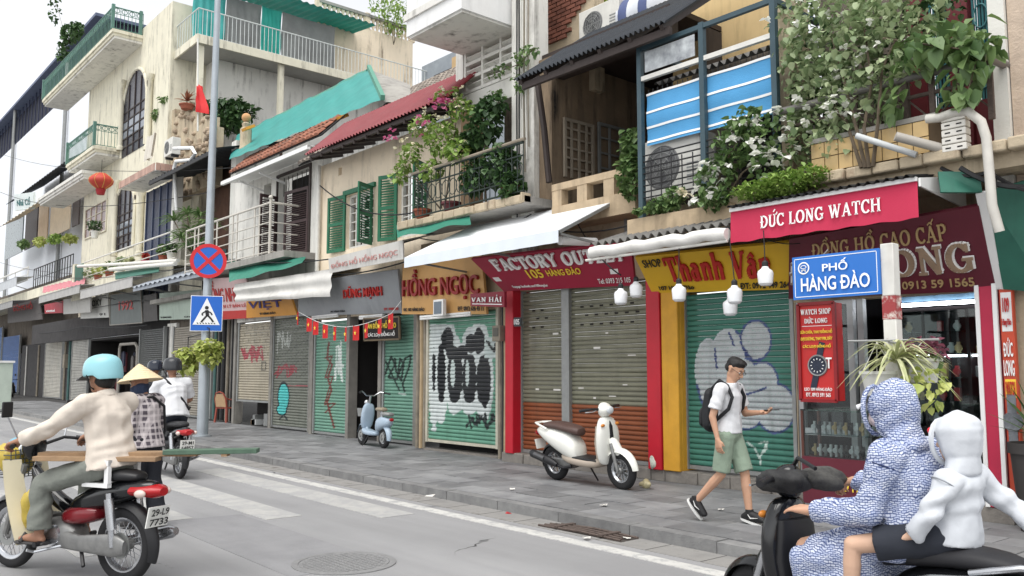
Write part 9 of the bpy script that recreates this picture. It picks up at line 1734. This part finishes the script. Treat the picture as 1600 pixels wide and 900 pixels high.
skirt = [(S_((-.31, 0, .84), (.13, .17, .08)), S_((.12, .18, .66), .07), S_((.12, -.18, .66), .07), RG((-.15, 0, .68), (0, 0, 1), .21, .2, side=(0, 1, 0))), (S_((.2, .2, .62), .06), S_((.2, -.2, .62), .06), RG((.14, 0, .36), (0, 0, 1), .235, .14, side=(0, 1, 0)), S_((-.15, .2, .68), .05), S_((-.15, -.2, .68), .05), RG((-.02, 0, .44), (0, 0, 1), .23, .14, side=(0, 1, 0)))]
blob('hooded_coat', torso_cloth(J, .03, .97, 1.1, -.1)+sleeve(J, 'l', .026, .97, 1.95, 1.0)+sleeve(J, 'r', .026, .97, 1.95, 1.0)+skirt, DSH, wo_, .0095, 3, .014, 6, .013, (.6, .2, .6))
blob('hood', [(S_(q(-.025, 0, .03), (.125, .11, .125), HM), S_(q(-.03, 0, -.07), (.105, .105, .09), HM)), (S_(q(-.04, 0, -.1), (.095, .1, .06), HM), S_(V(J['neck'])+V((-.02, 0, -.01)), (.09, .11, .04)))], DSH, wo_, .009, 2, .01, 9, .01, (.5, .1, .8))
MB().grid(lambda u, v: q(.1+.085*v*(1-(2*u-1)**2*.5), (u-.5)*.16*(1-.25*v), .045-.02*v-.02*(2*u-1)**2), 12, 5).grid(lambda u, v: q(.1+.085*v*(1-(2*u-1)**2*.5), (u-.5)*.16*(1-.25*v), .039-.02*v-.02*(2*u-1)**2), 12, 5).build('cap_brim', WTEE, wo_, smooth=True); blob('face_mask', [(S_(q(.085, 0, -.05), (.03, .05, .04), HM), S_(q(.05, 0, -.05), (.05, .075, .045), HM))], S('mask_pink', (226, 206, 206), rough=.9), wo_, .009, 2)
for s_ in 'lr': shoe(J, s_, BRB, BKP, wo_, .95)
SBL = S('seam_navy', (40, 54, 96), rough=.9)
for s_ in 'lr': a_, b_ = V(J['s'+s_]), V(J['e'+s_]); MB().tube(RG(lerp(a_, b_, .14), b_-a_, .077), .0045, 5, closed=True).build('seam', SBL, wo_, smooth=True)
MB().tube(RG(q(.085, 0, -.005), HM.col[0], .098, .118, HM.col[1]), .012, 6, closed=True).build('hood_rim', DSH, wo_, smooth=True)
# child in the white hoodie
ch = thing('person', 'child in white hoodie and dark shorts sitting behind on the black scooter', 'person', bikeD.location, rot=HD, local=True)
J = dict(pelvis=(-0.5, 0, .81), neck=(-0.54, 0, 1.11), head=(-0.515, 0, 1.235), sl=(-0.54, .12, 1.07), sr=(-0.54, -.12, 1.07), el=(-0.5, .2, .93), er=(-0.67, -.21, .93), wl=(-0.41, .19, .82), wr=(-0.82, -.17, .81), hl=(-0.45, .08, .8), hr=(-0.45, -.08, .8), kl=(-0.14, .25, .74), kr=(-0.14, -.25, .74), al=(-0.1, .23, .42), ar=(-0.1, -.23, .42), tl=(0.03, .23, .39), tr=(0.03, -.23, .39))
bo, q, HM = body(ch, J, S('skin_light', (206, 164, 136), rough=.55, var=.08, scale=12, coords='obj'), .0065, .8, [hand(J['wl'], (.9, -.1, -.35), (-.2, -.3, -1), (.1, -1, .2), .5, .8), hand(J['wr'], (-.7, -.1, -.25), (.1, 0, -1), (.1, 1, 0), .15, .8)], .95, (1, -.1, -.05)); face(bo, q, .8)
HOD = S('hoodie_white', (196, 200, 206), rough=.8, var=.05, scale=5, coords='obj', bump=.25, bscale=8)
blob('hoodie', torso_cloth(J, .017, .77, 1.02, -.08)+sleeve(J, 'l', .016, .78, 1.97, 1.1)+sleeve(J, 'r', .016, .78, 1.92, 1.1), HOD, ch, .0075, 2, .006, 10, .016, (.5, .3, .7))
blob('hood', [(S_(q(-.03, 0, .04), (.112, .098, .1), HM), S_(q(-.03, 0, -.05), (.084, .08, .06), HM)), (S_(q(-.04, 0, -.085), (.066, .064, .05), HM), S_(V(J['neck'])+V((-.01, 0, -.01)), (.075, .095, .025))), (S_(q(-.1, 0, .09), .045), S_(q(-.03, 0, .12), .045))], HOD, ch, .008, 3, .006, 8, .01, (.6, .1, .6))
blob('shorts', pants(J, .02, .8, .72, 1.1), S('shorts_navy', (44, 48, 58), rough=.9, coords='obj'), ch, .009, 3, .006, 7)
for s_ in 'lr': shoe(J, s_, WTEE, WSO, ch, .8)
def ring_seam(parent, c, ax, r, m, rr=.0035, nm='seam', r2=None, side=None): mb = MB(); mb.tube(RG(c, ax, r, r2, side), rr, 5, closed=True).build(nm, m, parent, smooth=True)
LGS = S('seam_grey', (150, 154, 160), rough=.9)
for s_ in 'lr':
 a, b, w_ = V(J['s'+s_]), V(J['e'+s_]), V(J['w'+s_]); ring_seam(ch, lerp(a, b, .12), b-a, .058, LGS); ring_seam(ch, lerp(b, w_, .84), w_-b, .043, LGS, .003, 'cuff_seam')
ring_seam(ch, q(.068, 0, -.0), HM.col[0], .088, HOD, .012, 'hood_rim', .1, HM.col[1])
MB().sph(q(.1, .06, .06), .017, 12, 8).build('hair_clip', SRD, ch, smooth=True)
